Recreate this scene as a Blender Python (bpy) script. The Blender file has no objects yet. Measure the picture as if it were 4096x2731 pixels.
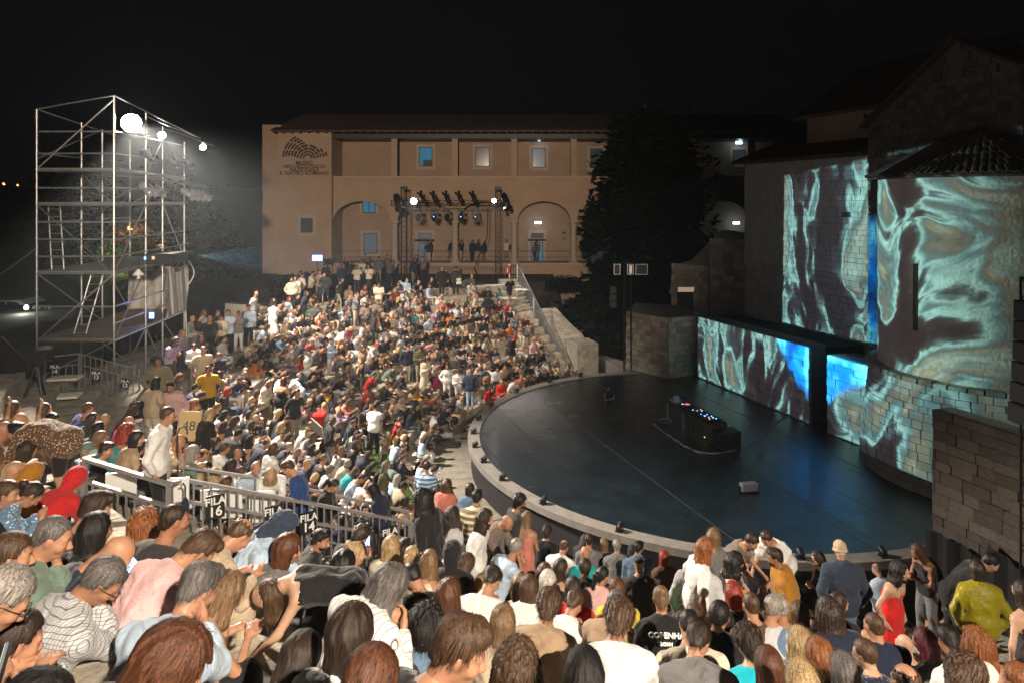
import bpy, bmesh, math, random
import numpy as np
from mathutils import Vector, Matrix, Quaternion
random.seed(7); rng = np.random.default_rng(7)
SC = bpy.context.scene; COL = SC.collection
R = math.radians
# ---------------------------------------------------------------- camera, world, lights, exposure
cam = bpy.data.cameras.new('camera'); cam_o = bpy.data.objects.new('camera', cam); COL.objects.link(cam_o)
cam_o.location = (0, 0, 0); cam_o.rotation_euler = (R(90), 0, 0)
cam.sensor_width = 36; cam.lens = 24.0; cam.shift_y = -0.1377; cam.clip_start = .1; cam.clip_end = 900
SC.camera = cam_o
F = 683.0
def px(x, y, Y):
    """world point at distance Y that the photograph shows at (x, y) of a 1024 px wide print"""
    return Vector(((x-512)/F*Y, Y, (200-y)/F*Y))
SC.view_settings.view_transform = 'Standard'; SC.view_settings.look = 'None'
SC.view_settings.gamma = 1; SC.view_settings.use_curve_mapping = False; SC.view_settings.exposure = 0.0
w = bpy.data.worlds.new('World'); SC.world = w; w.use_nodes = True
bg = w.node_tree.nodes['Background']; bg.inputs[0].default_value = (.34, .38, .46, 1); bg.inputs[1].default_value = .0045
SC.cycles.max_bounces = 5; SC.cycles.diffuse_bounces = 2; SC.cycles.glossy_bounces = 3
SC.cycles.transmission_bounces = 3; SC.cycles.transparent_max_bounces = 6; SC.cycles.volume_bounces = 0
SC.cycles.sample_clamp_indirect = 3.0; SC.cycles.caustics_reflective = False; SC.cycles.caustics_refractive = False
SC.cycles.use_denoising = True

def aim(o, target):
    o.rotation_euler = (Vector(target)-o.location).to_track_quat('-Z', 'Y').to_euler()
def spot(name, loc, target, watts, col=(1, 1, 1), size=R(90), blend=.6, rad=.12):
    l = bpy.data.lights.new(name, 'SPOT'); l.energy = watts; l.color = col; l.spot_size = size; l.spot_blend = blend
    l.shadow_soft_size = rad
    o = bpy.data.objects.new(name, l); COL.objects.link(o); o.location = loc; aim(o, target); return o
def point(name, loc, watts, col=(1, 1, 1), rad=.1):
    l = bpy.data.lights.new(name, 'POINT'); l.energy = watts; l.color = col; l.shadow_soft_size = rad
    o = bpy.data.objects.new(name, l); COL.objects.link(o); o.location = loc; return o
WARM = (1, .80, .58); NEUT = (1, .93, .84); COOL = (.62, .82, 1)
# floodlights on the scaffold tower (all three are in the photograph)
LAMP_A = px(131, 123, 20.9); LAMP_B = px(161.5, 135, 23.2); LAMP_C = px(202.6, 147, 25.6)
spot('floodlight_beam', LAMP_A + Vector((.25, -.25, -.05)), (-3.5, 13, -8), 36000, (1, .87, .72), R(77), .6, .12)
spot('floodlight_beam', LAMP_B + Vector((.25, -.15, -.05)), (-5, 20.5, -8), 28000, (1, .88, .76), R(62), .7, .1)
spot('floodlight_beam', LAMP_C + Vector((.25, -.15, -.05)), (-5, 34, -8), 15000, (1, .86, .72), R(62), .7, .1)
# floodlight on the twin tower behind the viewer, which lights the nearest backs
LAMP_R = Vector((5.2, -7.0, 6.0))
spot('floodlight_beam', LAMP_R, (-1.0, 8.5, -5.8), 24000, (1, .84, .66), R(57), .95, .12)
# small lamps of the truss gate in front of the museum, facing the seats
LAMP_T1 = px(413.7, 201, 45.6); LAMP_T2 = px(494, 200.5, 45.6)
spot('gate_lamp_beam', LAMP_T1 + Vector((0, -.2, 0)), (-6, 32, -8), 1500, (1, .9, .78), R(75), .7, .1)
spot('gate_lamp_beam', LAMP_T2 + Vector((0, -.2, 0)), (1.0, 39.5, -7.5), 2600, (1, .9, .78), R(66), .7, .1)
# added warm fill spots out of view, on the museum front and church gable
spot('warm_fill_beam', (-1, -15, 3.2), (-7.5, 50, -.5), 60000, (1, .78, .60), R(40), .9, .6)
spot('warm_fill_beam', (16, -6, 4), (12, 26, 2), 460, (1, .70, .48), R(90), .9, .5)
# museum emergency lamps
for (lx, ly, ll) in ((1238, 322, 52.4), (1236, 511, 52.4), (1697, 328, 52.4), (1691, 512, 52.4)):
    point('emergency_lamp_glow', px(lx/2.297, ly/2.297, ll) + Vector((0, -.35, -.1)), 11, COOL, .12)

# ---------------------------------------------------------------- object helpers
def tag(o, label=None, cat=None, group=None, kind=None):
    if label: o['label'] = label
    if cat: o['category'] = cat
    if group: o['group'] = group
    if kind: o['kind'] = kind
    return o
def thing(name, label, cat, loc=(0, 0, 0), rotz=0, group=None):
    o = bpy.data.objects.new(name, None); COL.objects.link(o); o.location = loc; o.rotation_euler = (0, 0, rotz)
    o.empty_display_size = .2
    return tag(o, label, cat, group)
class MB:
    def __init__(s): s.v = []; s.f = []; s.m = []
    def poly(s, pts, mi=0):
        n = len(s.v); s.v += [tuple(p) for p in pts]; s.f.append(tuple(range(n, n+len(pts)))); s.m.append(mi); return s
    def add(s, vs, fs, mi=0):
        n = len(s.v); s.v += [tuple(p) for p in vs]; s.f += [tuple(i+n for i in f) for f in fs]; s.m += [mi]*len(fs); return s
    def box(s, lo, hi, mi=0):
        x0, y0, z0 = lo; x1, y1, z1 = hi
        return s.add([(x0, y0, z0), (x1, y0, z0), (x1, y1, z0), (x0, y1, z0), (x0, y0, z1), (x1, y0, z1), (x1, y1, z1), (x0, y1, z1)],
                     [(0, 3, 2, 1), (4, 5, 6, 7), (0, 1, 5, 4), (1, 2, 6, 5), (2, 3, 7, 6), (3, 0, 4, 7)], mi)
    def obox(s, c, ax, ay, az, mi=0):
        """box round centre c with half-axis vectors"""
        c = Vector(c); ax = Vector(ax); ay = Vector(ay); az = Vector(az); P = []
        for k in (-1, 1):
            for (i, j) in ((-1, -1), (1, -1), (1, 1), (-1, 1)): P.append(c+ax*i+ay*j+az*k)
        return s.add(P, [(0, 3, 2, 1), (4, 5, 6, 7), (0, 1, 5, 4), (1, 2, 6, 5), (2, 3, 7, 6), (3, 0, 4, 7)], mi)
    def bar(s, a, b, wdt, hgt=None, mi=0):
        a = Vector(a); b = Vector(b); d = (b-a); L = d.length; d.normalize(); hgt = hgt or wdt
        up = Vector((0, 0, 1)) if abs(d.z) < .98 else Vector((1, 0, 0))
        sd = d.cross(up).normalized(); u2 = sd.cross(d).normalized()
        return s.obox((a+b)/2, sd*wdt/2, u2*hgt/2, d*L/2, mi)
    def tube(s, pts, r, n=8, cap=True, mi=0, r2=None):
        pts = [Vector(p) for p in pts]; N = len(pts); base = len(s.v); prev = None
        for i, p in enumerate(pts):
            d = (pts[min(i+1, N-1)]-pts[max(i-1, 0)]).normalized()
            if prev is None:
                up = Vector((0, 0, 1)) if abs(d.z) < .9 else Vector((1, 0, 0)); sd = d.cross(up).normalized()
            else:
                sd = (prev - d*prev.dot(d)); sd = sd.normalized() if sd.length > 1e-6 else d.orthogonal().normalized()
            prev = sd; u2 = d.cross(sd); rr = r if r2 is None else r+(r2-r)*i/max(1, N-1)
            for k in range(n):
                a = 2*math.pi*k/n; s.v.append(tuple(p+sd*math.cos(a)*rr+u2*math.sin(a)*rr))
        for i in range(N-1):
            for k in range(n):
                a = base+i*n+k; b = base+i*n+(k+1) % n; s.f.append((a, b, b+n, a+n)); s.m.append(mi)
        if cap:
            s.f.append(tuple(base+k for k in range(n))[::-1]); s.m.append(mi)
            s.f.append(tuple(base+(N-1)*n+k for k in range(n))); s.m.append(mi)
        return s
    def lathe(s, prof, c=(0, 0, 0), n=20, mi=0, axis=None, a0=0, a1=2*math.pi):
        """prof: (radius, height) list"""
        base = len(s.v); full = abs(a1-a0-2*math.pi) < 1e-6; cols = n if full else n+1
        M = Matrix.Identity(3) if axis is None else Vector((0, 0, 1)).rotation_difference(Vector(axis)).to_matrix()
        for (r, h) in prof:
            for k in range(cols):
                a = a0+(a1-a0)*k/n; s.v.append(tuple(Vector(c)+M@Vector((r*math.cos(a), r*math.sin(a), h))))
        for i in range(len(prof)-1):
            for k in range(n):
                a = base+i*cols+k; b = base+i*cols+(k+1) % cols; s.f.append((a, b, b+cols, a+cols)); s.m.append(mi)
        return s
    def prism(s, pts, ext, mi=0):
        """polygon pts extruded by vector ext"""
        n = len(pts); e = Vector(ext); P = [Vector(p) for p in pts]
        fs = [tuple(range(n))[::-1], tuple(range(n, 2*n))] + [(i, (i+1) % n, (i+1) % n+n, i+n) for i in range(n)]
        return s.add(P+[p+e for p in P], fs, mi)
    def build(s, name, mats, parent=None, world=True, smooth=False, fix=True, bevel=0):
        me = bpy.data.meshes.new(name)
        off = Vector(parent_origin(parent)) if (parent is not None and world) else Vector((0, 0, 0))
        me.from_pydata([(v[0]-off.x, v[1]-off.y, v[2]-off.z) for v in s.v], [], s.f)
        if not isinstance(mats, (list, tuple)): mats = [mats]
        for m in mats: me.materials.append(m)
        if len(mats) > 1: me.polygons.foreach_set('material_index', s.m)
        if smooth: me.polygons.foreach_set('use_smooth', [True]*len(me.polygons))
        if fix:
            bm = bmesh.new(); bm.from_mesh(me); bmesh.ops.recalc_face_normals(bm, faces=bm.faces)
            if bevel: bmesh.ops.bevel(bm, geom=bm.edges[:], offset=bevel, segments=1, affect='EDGES')
            bm.to_mesh(me); bm.free()
        me.update()
        o = bpy.data.objects.new(name, me); COL.objects.link(o)
        if parent is not None: o.parent = parent
        return o
def parent_origin(p):
    v = Vector((0, 0, 0))
    while p is not None: v += p.location; p = p.parent
    return v
def inst(o, name, parent=None, loc=None, rot=None, scale=None):
    c = o.copy(); COL.objects.link(c); c.name = name
    if parent is not None: c.parent = parent
    if loc is not None: c.location = loc
    if rot is not None: c.rotation_euler = rot
    if scale is not None: c.scale = scale
    return c
def meshobj(name, me, parent=None, loc=(0, 0, 0), rot=None, scale=None):
    o = bpy.data.objects.new(name, me); COL.objects.link(o); o.location = loc
    if rot is not None: o.rotation_euler = rot
    if scale is not None: o.scale = scale
    if parent is not None: o.parent = parent
    return o
def copy_tree(o, parent=None):
    c = o.copy(); COL.objects.link(c); c.parent = parent
    for ch in list(o.children): copy_tree(ch, c)
    return c

# ---------------------------------------------------------------- materials
def nodes(m): return m.node_tree.nodes, m.node_tree.links
def mat(name, col, rough=.7, metal=0, var=.15, vscale=3, bump=0, bscale=20, rand=0, spec=.5, emit=None, estr=0, alpha=None, coat=0):
    m = bpy.data.materials.new(name); m.use_nodes = True; N, L = nodes(m); b = N['Principled BSDF']
    b.inputs['Roughness'].default_value = rough; b.inputs['Metallic'].default_value = metal
    b.inputs['Specular IOR Level'].default_value = spec; b.inputs['Coat Weight'].default_value = coat
    c4 = (*col, 1)
    b.inputs['Base Color'].default_value = c4; m.diffuse_color = c4
    tc = N.new('ShaderNodeTexCoord')
    last = None
    if var:
        nz = N.new('ShaderNodeTexNoise'); nz.inputs['Scale'].default_value = vscale; nz.inputs['Detail'].default_value = 5
        nz.inputs['Roughness'].default_value = .65
        L.new(tc.outputs['Object'], nz.inputs['Vector'])
        mx = N.new('ShaderNodeMix'); mx.data_type = 'RGBA'
        mx.inputs[6].default_value = tuple(c*(1-var) for c in col)+(1,); mx.inputs[7].default_value = tuple(min(1, c*(1+var)) for c in col)+(1,)
        rp = N.new('ShaderNodeMapRange'); rp.inputs[1].default_value = .3; rp.inputs[2].default_value = .7
        L.new(nz.outputs[0], rp.inputs[0]); L.new(rp.outputs[0], mx.inputs[0]); last = mx.outputs[2]
    if rand:
        oi = N.new('ShaderNodeObjectInfo'); hs = N.new('ShaderNodeHueSaturation')
        mr = N.new('ShaderNodeMapRange'); mr.inputs[3].default_value = 1-rand; mr.inputs[4].default_value = 1+rand
        L.new(oi.outputs['Random'], mr.inputs[0]); L.new(mr.outputs[0], hs.inputs['Value'])
        if last: L.new(last, hs.inputs['Color'])
        else: hs.inputs['Color'].default_value = c4
        last = hs.outputs[0]
    if last: L.new(last, b.inputs['Base Color'])
    if bump:
        nb = N.new('ShaderNodeTexNoise'); nb.inputs['Scale'].default_value = bscale; nb.inputs['Detail'].default_value = 6
        L.new(tc.outputs['Object'], nb.inputs['Vector'])
        bp = N.new('ShaderNodeBump'); bp.inputs['Strength'].default_value = bump; bp.inputs['Distance'].default_value = .05
        L.new(nb.outputs[0], bp.inputs['Height']); L.new(bp.outputs[0], b.inputs['Normal'])
    if emit:
        b.inputs['Emission Color'].default_value = (*emit, 1); b.inputs['Emission Strength'].default_value = estr
    if alpha is not None: b.inputs['Alpha'].default_value = alpha
    return m
M = dict(
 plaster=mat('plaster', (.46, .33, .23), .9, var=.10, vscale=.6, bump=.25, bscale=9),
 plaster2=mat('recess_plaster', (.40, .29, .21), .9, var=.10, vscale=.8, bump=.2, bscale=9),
 stonetrim=mat('stone_trim', (.50, .42, .33), .85, var=.15, vscale=6, bump=.3),
 stone=mat('limestone', (.36, .33, .28), .9, var=.28, vscale=5, bump=.6, bscale=14, rand=.32),
 stonew=mat('pale_limestone', (.52, .51, .47), .9, var=.16, vscale=4, bump=.7, bscale=12, rand=.13),
 stonedim=mat('brown_stone', (.14, .115, .10), .9, var=.3, vscale=5, bump=.8, bscale=14, rand=.35),  # darker copy of the stone; the dim light is put into its colour
 mortar=mat('mortar', (.17, .155, .13), .95, var=.2, vscale=8, bump=.4),
 tier=mat('worn_tier_stone', (.40, .36, .29), .9, var=.42, vscale=2.4, bump=.9, bscale=7, rand=.2),
 concrete=mat('concrete', (.20, .185, .165), .85, var=.18, vscale=4, bump=.4, bscale=30),
 black=mat('black_cloth', (.012, .012, .014), .9, var=.2, bump=.4, bscale=5),
 blackm=mat('black_metal', (.02, .02, .022), .45, metal=.4, var=.1),
 steel=mat('galvanised_steel', (.42, .43, .44), .42, metal=.75, var=.15, vscale=5, bump=.1),
 rail=mat('grey_painted_rail', (.26, .25, .25), .5, metal=.3, var=.15, vscale=6, bump=.15, bscale=60),
 wood=mat('deck_board', (.24, .20, .16), .8, var=.25, vscale=3, bump=.3),
 tarp=mat('pale_tarpaulin', (.50, .49, .46), .6, var=.2, vscale=2, bump=1.0, bscale=2.2),
 roof=mat('roof_tile', (.10, .06, .045), .9, var=.35, vscale=6, bump=.6, rand=.3),
 grass=mat('grass', (.060, .10, .020), .95, var=.4, vscale=6, bump=1, bscale=50),
 earth=mat('earth', (.028, .026, .018), .95, var=.4, vscale=.6, bump=1, bscale=2),
 path=mat('gravel_path', (.22, .20, .16), .95, var=.3, vscale=3, bump=.8, bscale=30),
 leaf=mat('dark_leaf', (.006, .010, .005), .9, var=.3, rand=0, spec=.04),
 leafg=mat('green_leaf', (.07, .13, .03), .8, var=.3),
 bark=mat('bark', (.06, .045, .035), .95, var=.3, bump=.8),
 frame=mat('dark_window_frame', (.03, .026, .024), .5, var=0),
 white=mat('white_board', (.80, .80, .78), .7, var=.04),
 signblk=mat('black_sign_board', (.012, .012, .012), .45, var=0),
 signwht=mat('white_lettering', (.85, .85, .85), .6, var=0),
 signbrn=mat('dark_brown_lettering', (.055, .035, .028), .8, var=0),
 card=mat('tan_cardboard', (.58, .42, .20), .8, var=.08),
 paper=mat('paper', (.74, .71, .60), .75, var=.05),
 red=mat('red_plastic', (.5, .03, .02), .5, var=0),
)
def emitmat(name, col, s):
    m = bpy.data.materials.new(name); m.use_nodes = True; N, L = nodes(m); b = N['Principled BSDF']
    b.inputs['Base Color'].default_value = (.02, .02, .02, 1); b.inputs['Emission Color'].default_value = (*col, 1); b.inputs['Emission Strength'].default_value = s
    return m
E = dict(lamp=emitmat('lit_lamp_glass', (1, .97, .9), 120), lampw=emitmat('lit_lamp', (1, .95, .85), 30), cool=emitmat('lit_emergency_lamp', (.45, .78, 1), 9),
         blue=emitmat('lit_blue_screen', (.12, .25, 1), 9), led=emitmat('lit_led', (.15, .4, 1), 6), phone=emitmat('lit_phone_screen', (.45, .7, 1), 2.2),
         phoneb=emitmat('lit_blue_phone_screen', (.35, .72, 1), 1.1), warm=emitmat('lit_warm_window', (1, .5, .15), 1.5), orange=emitmat('lit_lantern', (1, .35, .1), 6), redl=emitmat('lit_red_screen', (1, .25, .2), 1.2), green=emitmat('lit_green_led', (.3, 1, .1), 3))
def glassmat(name, emit, s):
    m = mat(name, (.03, .035, .04), .12, var=0, spec=.8); b = m.node_tree.nodes['Principled BSDF']
    b.inputs['Emission Color'].default_value = (*emit, 1); b.inputs['Emission Strength'].default_value = s; return m
M['glassblue'] = glassmat('lit_blue_window', (.03, .16, .24), .8)
M['glassdim'] = glassmat('dim_window', (.05, .055, .06), .35)
M['glassgrey'] = glassmat('grey_lit_window', (.10, .12, .13), .7)
# ================================================================ the seating (cavea), a bowl of stone tiers round the stage
CX, CY = 7.5, 25.0; R0, Z0, TREAD, RISE = 10.6, -9.5, .75, .36; NT = 25
ANG0, ANG1 = R(112), R(296)
def zfac(th):
    """tiers are a little lower on the far side than on the near side"""
    t = (math.degrees(th)-150)/80; t = max(0, min(1, t)); return .88+.12*t*t*(3-2*t)
def sm(t): t = max(0, min(1, t)); return t*t*(3-2*t)
def tier_z(k, th): return Z0 + k*RISE*zfac(th) + (max(0, k-6)*.062-.22)*sm((math.degrees(th)-195)/32)
def kmax(th):
    d = math.degrees(th); return int(round(13.4+sm((d-196)/22)*11))
def polar(r, th): return CX+r*math.cos(th), CY+r*math.sin(th)
def to_polar(x, y):
    th = math.atan2(y-CY, x-CX); th = th if th > 0 else th+2*math.pi
    return math.hypot(x-CX, y-CY), th
cavea = tag(bpy.data.objects.new('seating_tiers', None), kind='structure'); COL.objects.link(cavea)
for k in range(0, NT):
    mb = MB(); r = R0+(k-1)*TREAD if k else 3.0; re = R0+k*TREAD+.25
    if k == 0: r, re = 8.4, R0+.2
    th = ANG0; j = 0; rk = random.Random(k*31)
    ztop0 = lambda t: tier_z(k, t)
    while th < ANG1-1e-3:
        L = rk.uniform(.9, 1.9)/max(r, 4); t1 = min(ANG1, th+L); g = .006/max(r, 5)
        if k > kmax(th): th = t1; continue
        dz = rk.uniform(-.015, .012) if k else 0; dr = rk.uniform(-.03, .03) if k else 0
        z1 = tier_z(k, (th+t1)/2)+dz; zb = z1-.75; n = max(1, int(L*r/.7)); ta, tb = th+g, t1-g
        if n < 1: n = 1
        for i in range(n):
            u0 = ta+(tb-ta)*i/n; u1 = ta+(tb-ta)*(i+1)/n
            ra, rb = r+dr, re
            P = [polar(ra, u0)+(zb,), polar(ra, u1)+(zb,), polar(rb, u1)+(zb,), polar(rb, u0)+(zb,),
                 polar(ra+.02, u0)+(z1,), polar(ra+.02, u1)+(z1,), polar(rb, u1)+(z1,), polar(rb, u0)+(z1,),
                 polar(ra, u0)+(z1-.03,), polar(ra, u1)+(z1-.03,)]
            mb.add(P, [(4, 5, 6, 7), (0, 1, 9, 8), (8, 9, 5, 4)] + ([(3, 0, 8, 4, 7)] if i == 0 else []) + ([(1, 2, 6, 5, 9)] if i == n-1 else []))
        th = t1
    mb.build('stone_tier', M['tier'] if k else M['path'], cavea)
# ground sheet: falls from the museum terrace, sinks below the tiers, rises to dark hills
def ground_z(x, y):
    r, th = to_polar(x, y); z = -9.62
    if 90 < math.degrees(th) < 310 or True:
        a = math.degrees(th)
        if 100 < a < 300:
            if r > R0+17.5: z = -5.4+min(3.5, (r-28)*.1)*(1 if a > 190 else 0)
            elif r > R0+5: z = -9.62 if r < R0+16 else -9.62+(r-R0-16)/1.5*4.2
        if y > 44.6 and x < 14: z = max(z, -5.42)
        if a <= 100 or a >= 300: z = -9.62
    d = math.hypot(x, y-30)
    if d > 70: z += (d-70)*.02*(1+.3*math.sin(x*.021+2)+.3*math.cos(y*.017))
    if y > 95: z = max(z, -6+(y-95)*.035)
    if x < -34: z = z-(-34-x)*.06 if d < 70 else z
    return z
mb = MB(); xs = list(np.concatenate([np.linspace(-420, -60, 19)[:-1], np.linspace(-60, 50, 111), np.linspace(50, 420, 19)[1:]]))
ys = list(np.concatenate([np.linspace(-120, -20, 8)[:-1], np.linspace(-20, 70, 91), np.linspace(70, 560, 26)[1:]]))
nx = len(xs)
mb.v = [(x, y, ground_z(x, y)) for y in ys for x in xs]
mb.f = [(j*nx+i, j*nx+i+1, (j+1)*nx+i+1, (j+1)*nx+i) for j in range(len(ys)-1) for i in range(nx-1)]; mb.m = [0]*len(mb.f)
tag(mb.build('ground', M['earth'], fix=False), kind='structure')
# strip of lawn on the orchestra floor between the front tier and the stage
mb = MB()
LAWN = []
for k_ in (2, 3):
    for i in range(24):
        a0 = R(186)+R(22)*i/24; a1 = R(186)+R(22)*(i+1)/24; z_ = max(tier_z(k_, a0), tier_z(k_, a1))+.03; ra, rb = R0+(k_-1)*TREAD+.05, R0+k_*TREAD-.02
        LAWN.append((a0, a1, ra, rb, z_))
        mb.add([polar(ra, a0)+(z_,), polar(ra, a1)+(z_,), polar(rb, a1)+(z_,), polar(rb, a0)+(z_,)], [(0, 1, 2, 3)])
tag(mb.build('lawn', M['grass']), kind='structure')
mb = MB()
for i in range(9000):
    q_ = random.choice(LAWN); a = random.uniform(q_[0], q_[1]); r = random.uniform(q_[2], q_[3]); x, y = polar(r, a); zq = q_[4]; h = random.uniform(.02, .06); t = random.uniform(0, 3.14)
    dx, dy = .006*math.cos(t), .006*math.sin(t)
    mb.poly([(x-dx, y-dy, zq), (x+dx, y+dy, zq), (x+random.uniform(-.02, .02), y+random.uniform(-.02, .02), zq+h)])
tag(mb.build('grass_blades', M['leafg'], fix=False), 'short green grass on the strip of lawn beside the round stage', 'grass', kind='stuff')

# ================================================================ stage
SCX, SCY, SR, SZ = 7.45, 25.0, 9.05, -8.5
stage = thing('round_stage', 'low round stage with a wet black floor and a pale concrete rim', 'stage', (SCX, SCY, Z0))
m = mat('wet_black_stage_floor', (.009, .017, .024), .3, var=.5, vscale=1.2); N, L = nodes(m); b = N['Principled BSDF']
tc = N.new('ShaderNodeTexCoord'); n1 = N.new('ShaderNodeTexNoise'); n1.inputs['Scale'].default_value = 26; n1.inputs['Detail'].default_value = 6; n1.inputs['Roughness'].default_value = .75
n2 = N.new('ShaderNodeTexNoise'); n2.inputs['Scale'].default_value = .9; n2.inputs['Detail'].default_value = 5
L.new(tc.outputs['Object'], n1.inputs['Vector']); L.new(tc.outputs['Object'], n2.inputs['Vector'])
bp = N.new('ShaderNodeBump'); bp.inputs['Strength'].default_value = .42; bp.inputs['Distance'].default_value = .03
L.new(n1.outputs[0], bp.inputs['Height']); L.new(bp.outputs[0], b.inputs['Normal'])
mr = N.new('ShaderNodeMapRange'); mr.inputs[1].default_value = .35; mr.inputs[2].default_value = .65; mr.inputs[3].default_value = .15; mr.inputs[4].default_value = .29
L.new(n2.outputs[0], mr.inputs[0]); L.new(mr.outputs[0], b.inputs['Roughness']); b.inputs['Specular IOR Level'].default_value = 1.0; b.inputs['Coat Weight'].default_value = .12; b.inputs['Coat Roughness'].default_value = .12
M['deck'] = m
# floor panels: strips of dance vinyl, seams running towards the wall
wd = Vector((-.332, .943, 0)); wn = Vector((.943, .332, 0))
def stage_pt(a, r=SR): return Vector((SCX+r*math.cos(a), SCY+r*math.sin(a), SZ))
S0 = wn.dot(Vector((SCX, SCY, 0)))
panel_w = 1.72; k = 0; s = -SR-1
fr = SR-.42
while s < SR+3.2:
    s1 = s+panel_w; a_, b_ = max(s+.006, -fr+.001), s1-.006
    if b_ > -fr:
        mb = MB(); top = []
        n = 9; ss = [a_+(b_-a_)*i/n for i in range(n+1)]
        lo, hi = [], []
        for q in ss:
            h = math.sqrt(max(0, fr*fr-q*q)); t0 = -h; t1 = h
            if q > 3: t0 = -math.sqrt(max(0, fr*fr-min(q, 8.5)**2)) - (q-3)*.35
            lo.append((q, t0)); hi.append((q, t1))
        c0 = Vector((SCX, SCY, 0))
        P = [c0+wn*q+wd*t for (q, t) in lo]+[c0+wn*q+wd*t for (q, t) in hi[::-1]]
        mb.prism([(p.x, p.y, SZ-.02) for p in P], (0, 0, .02))
        mb.build('floor_panel', M['deck'], stage)
    s = s1
mb = MB()
for i in range(90):
    a0 = R(94)+R(240)*i/90; a1 = R(94)+R(240)*(i+1)/90
    for (ra, rb, za, zb) in ((SR, fr, 0, 0),):
        p = [stage_pt(a0, SR), stage_pt(a1, SR), stage_pt(a1, fr), stage_pt(a0, fr)]
        up = Vector((0, 0, .035)); dn = Vector((0, 0, -.16))
        mb.add([q+up for q in p]+[p[0]+dn, p[1]+dn]+[p[2], p[3]], [(0, 1, 2, 3), (4, 5, 1, 0), (3, 2, 6, 7)])
mb.build('stage_rim', M['concrete'], stage)
mb = MB()
for i in range(90):
    a0 = R(94)+R(240)*i/90; a1 = R(94)+R(240)*(i+1)/90; rr = SR-.12
    p0, p1 = stage_pt(a0, rr), stage_pt(a1, rr)
    wv = .03*math.sin(i*1.9)
    mb.add([(p0.x, p0.y, Z0), (p1.x, p1.y, Z0), (p1.x, p1.y, SZ-.15), (p0.x, p0.y, SZ-.15)], [(0, 1, 2, 3)])
mb.build('black_skirt', M['black'], stage)
mb = MB()   # the platform under the vinyl
P = [stage_pt(R(94)+R(240)*i/60, fr-.02) for i in range(61)]
mb.prism([(p.x, p.y, Z0) for p in P] + [tuple(Vector((SCX, SCY, 0))+wn*9-wd*7.5+Vector((0, 0, Z0))), tuple(Vector((SCX, SCY, 0))+wn*9+wd*4+Vector((0, 0, Z0)))], (0, 0, SZ-.03-Z0))
mb.build('platform', M['blackm'], stage)
M['cloth3'] = mat('dull_floor_tape', (.06, .065, .07), .6)
for q in (-4.4, -1.1, 2.3):
    mb = MB(); c0 = Vector((SCX, SCY, SZ+.004)); h = math.sqrt(fr*fr-q*q)-.3
    mb.obox(c0+wn*q, wn*.012, wd*h, (0, 0, .001)); mb.build('floor_tape', M['cloth3'], stage)
# footlights clamped on the rim
fl0 = None; spots_ = [R(a) for a in (118, 130, 145, 160, 171, 181, 190, 199, 209, 222, 238, 253, 266, 279)]
fl_lab = ['small black footlight on the rim beside the foot of the far staircase', 'small black footlight on the rim next to the people in red by the stage',
 'black footlight on the stage rim near the standing person in a dark jacket', 'black footlight on the far curve of the stage rim, before the silver foil sheets',
 'black footlight on the rim where it turns towards the audience, upper one', 'black footlight at the leftmost point of the stage rim', 'black footlight just below the leftmost point of the stage rim',
 'black footlight on the rim above the bare patch of paving', 'black footlight on the rim above the dark skirt opening', 'black footlight on the near rim behind the bearded person',
 'black footlight on the near rim above the standing person in a white shirt', 'black footlight on the near rim left of the group standing by the stage', 'black footlight on the near rim by the person in the ochre top', 'black footlight on the near rim beside the denim jacket']
for a, lb in zip(spots_, fl_lab):
    p = stage_pt(a, SR-.2)+Vector((0, 0, .036))
    if fl0 is None:
        t = thing('footlight', lb, 'stage light', p, a, 'footlights on the stage rim'); fl0 = t
        q = MB(); q.box((-.10, -.09, 0), (.10, .09, .02)); q.box((-.02, -.10, .02), (.02, -.085, .12)); q.box((-.02, .085, .02), (.02, .10, .12)); q.build('bracket', M['blackm'], t, world=False)
        q = MB(); q.lathe([(.0, -.09), (.06, -.09), (.065, -.02), (.085, .08), (.085, .10), (.075, .10), (.07, .06), (0, .05)], (0, 0, .12), 14, axis=(-.9, 0, .35)); q.build('lamp_body', M['blackm'], t, world=False, smooth=True)
    else:
        t = copy_tree(fl0); t.location = p; t.rotation_euler = (0, 0, a); tag(t, lb)

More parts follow.
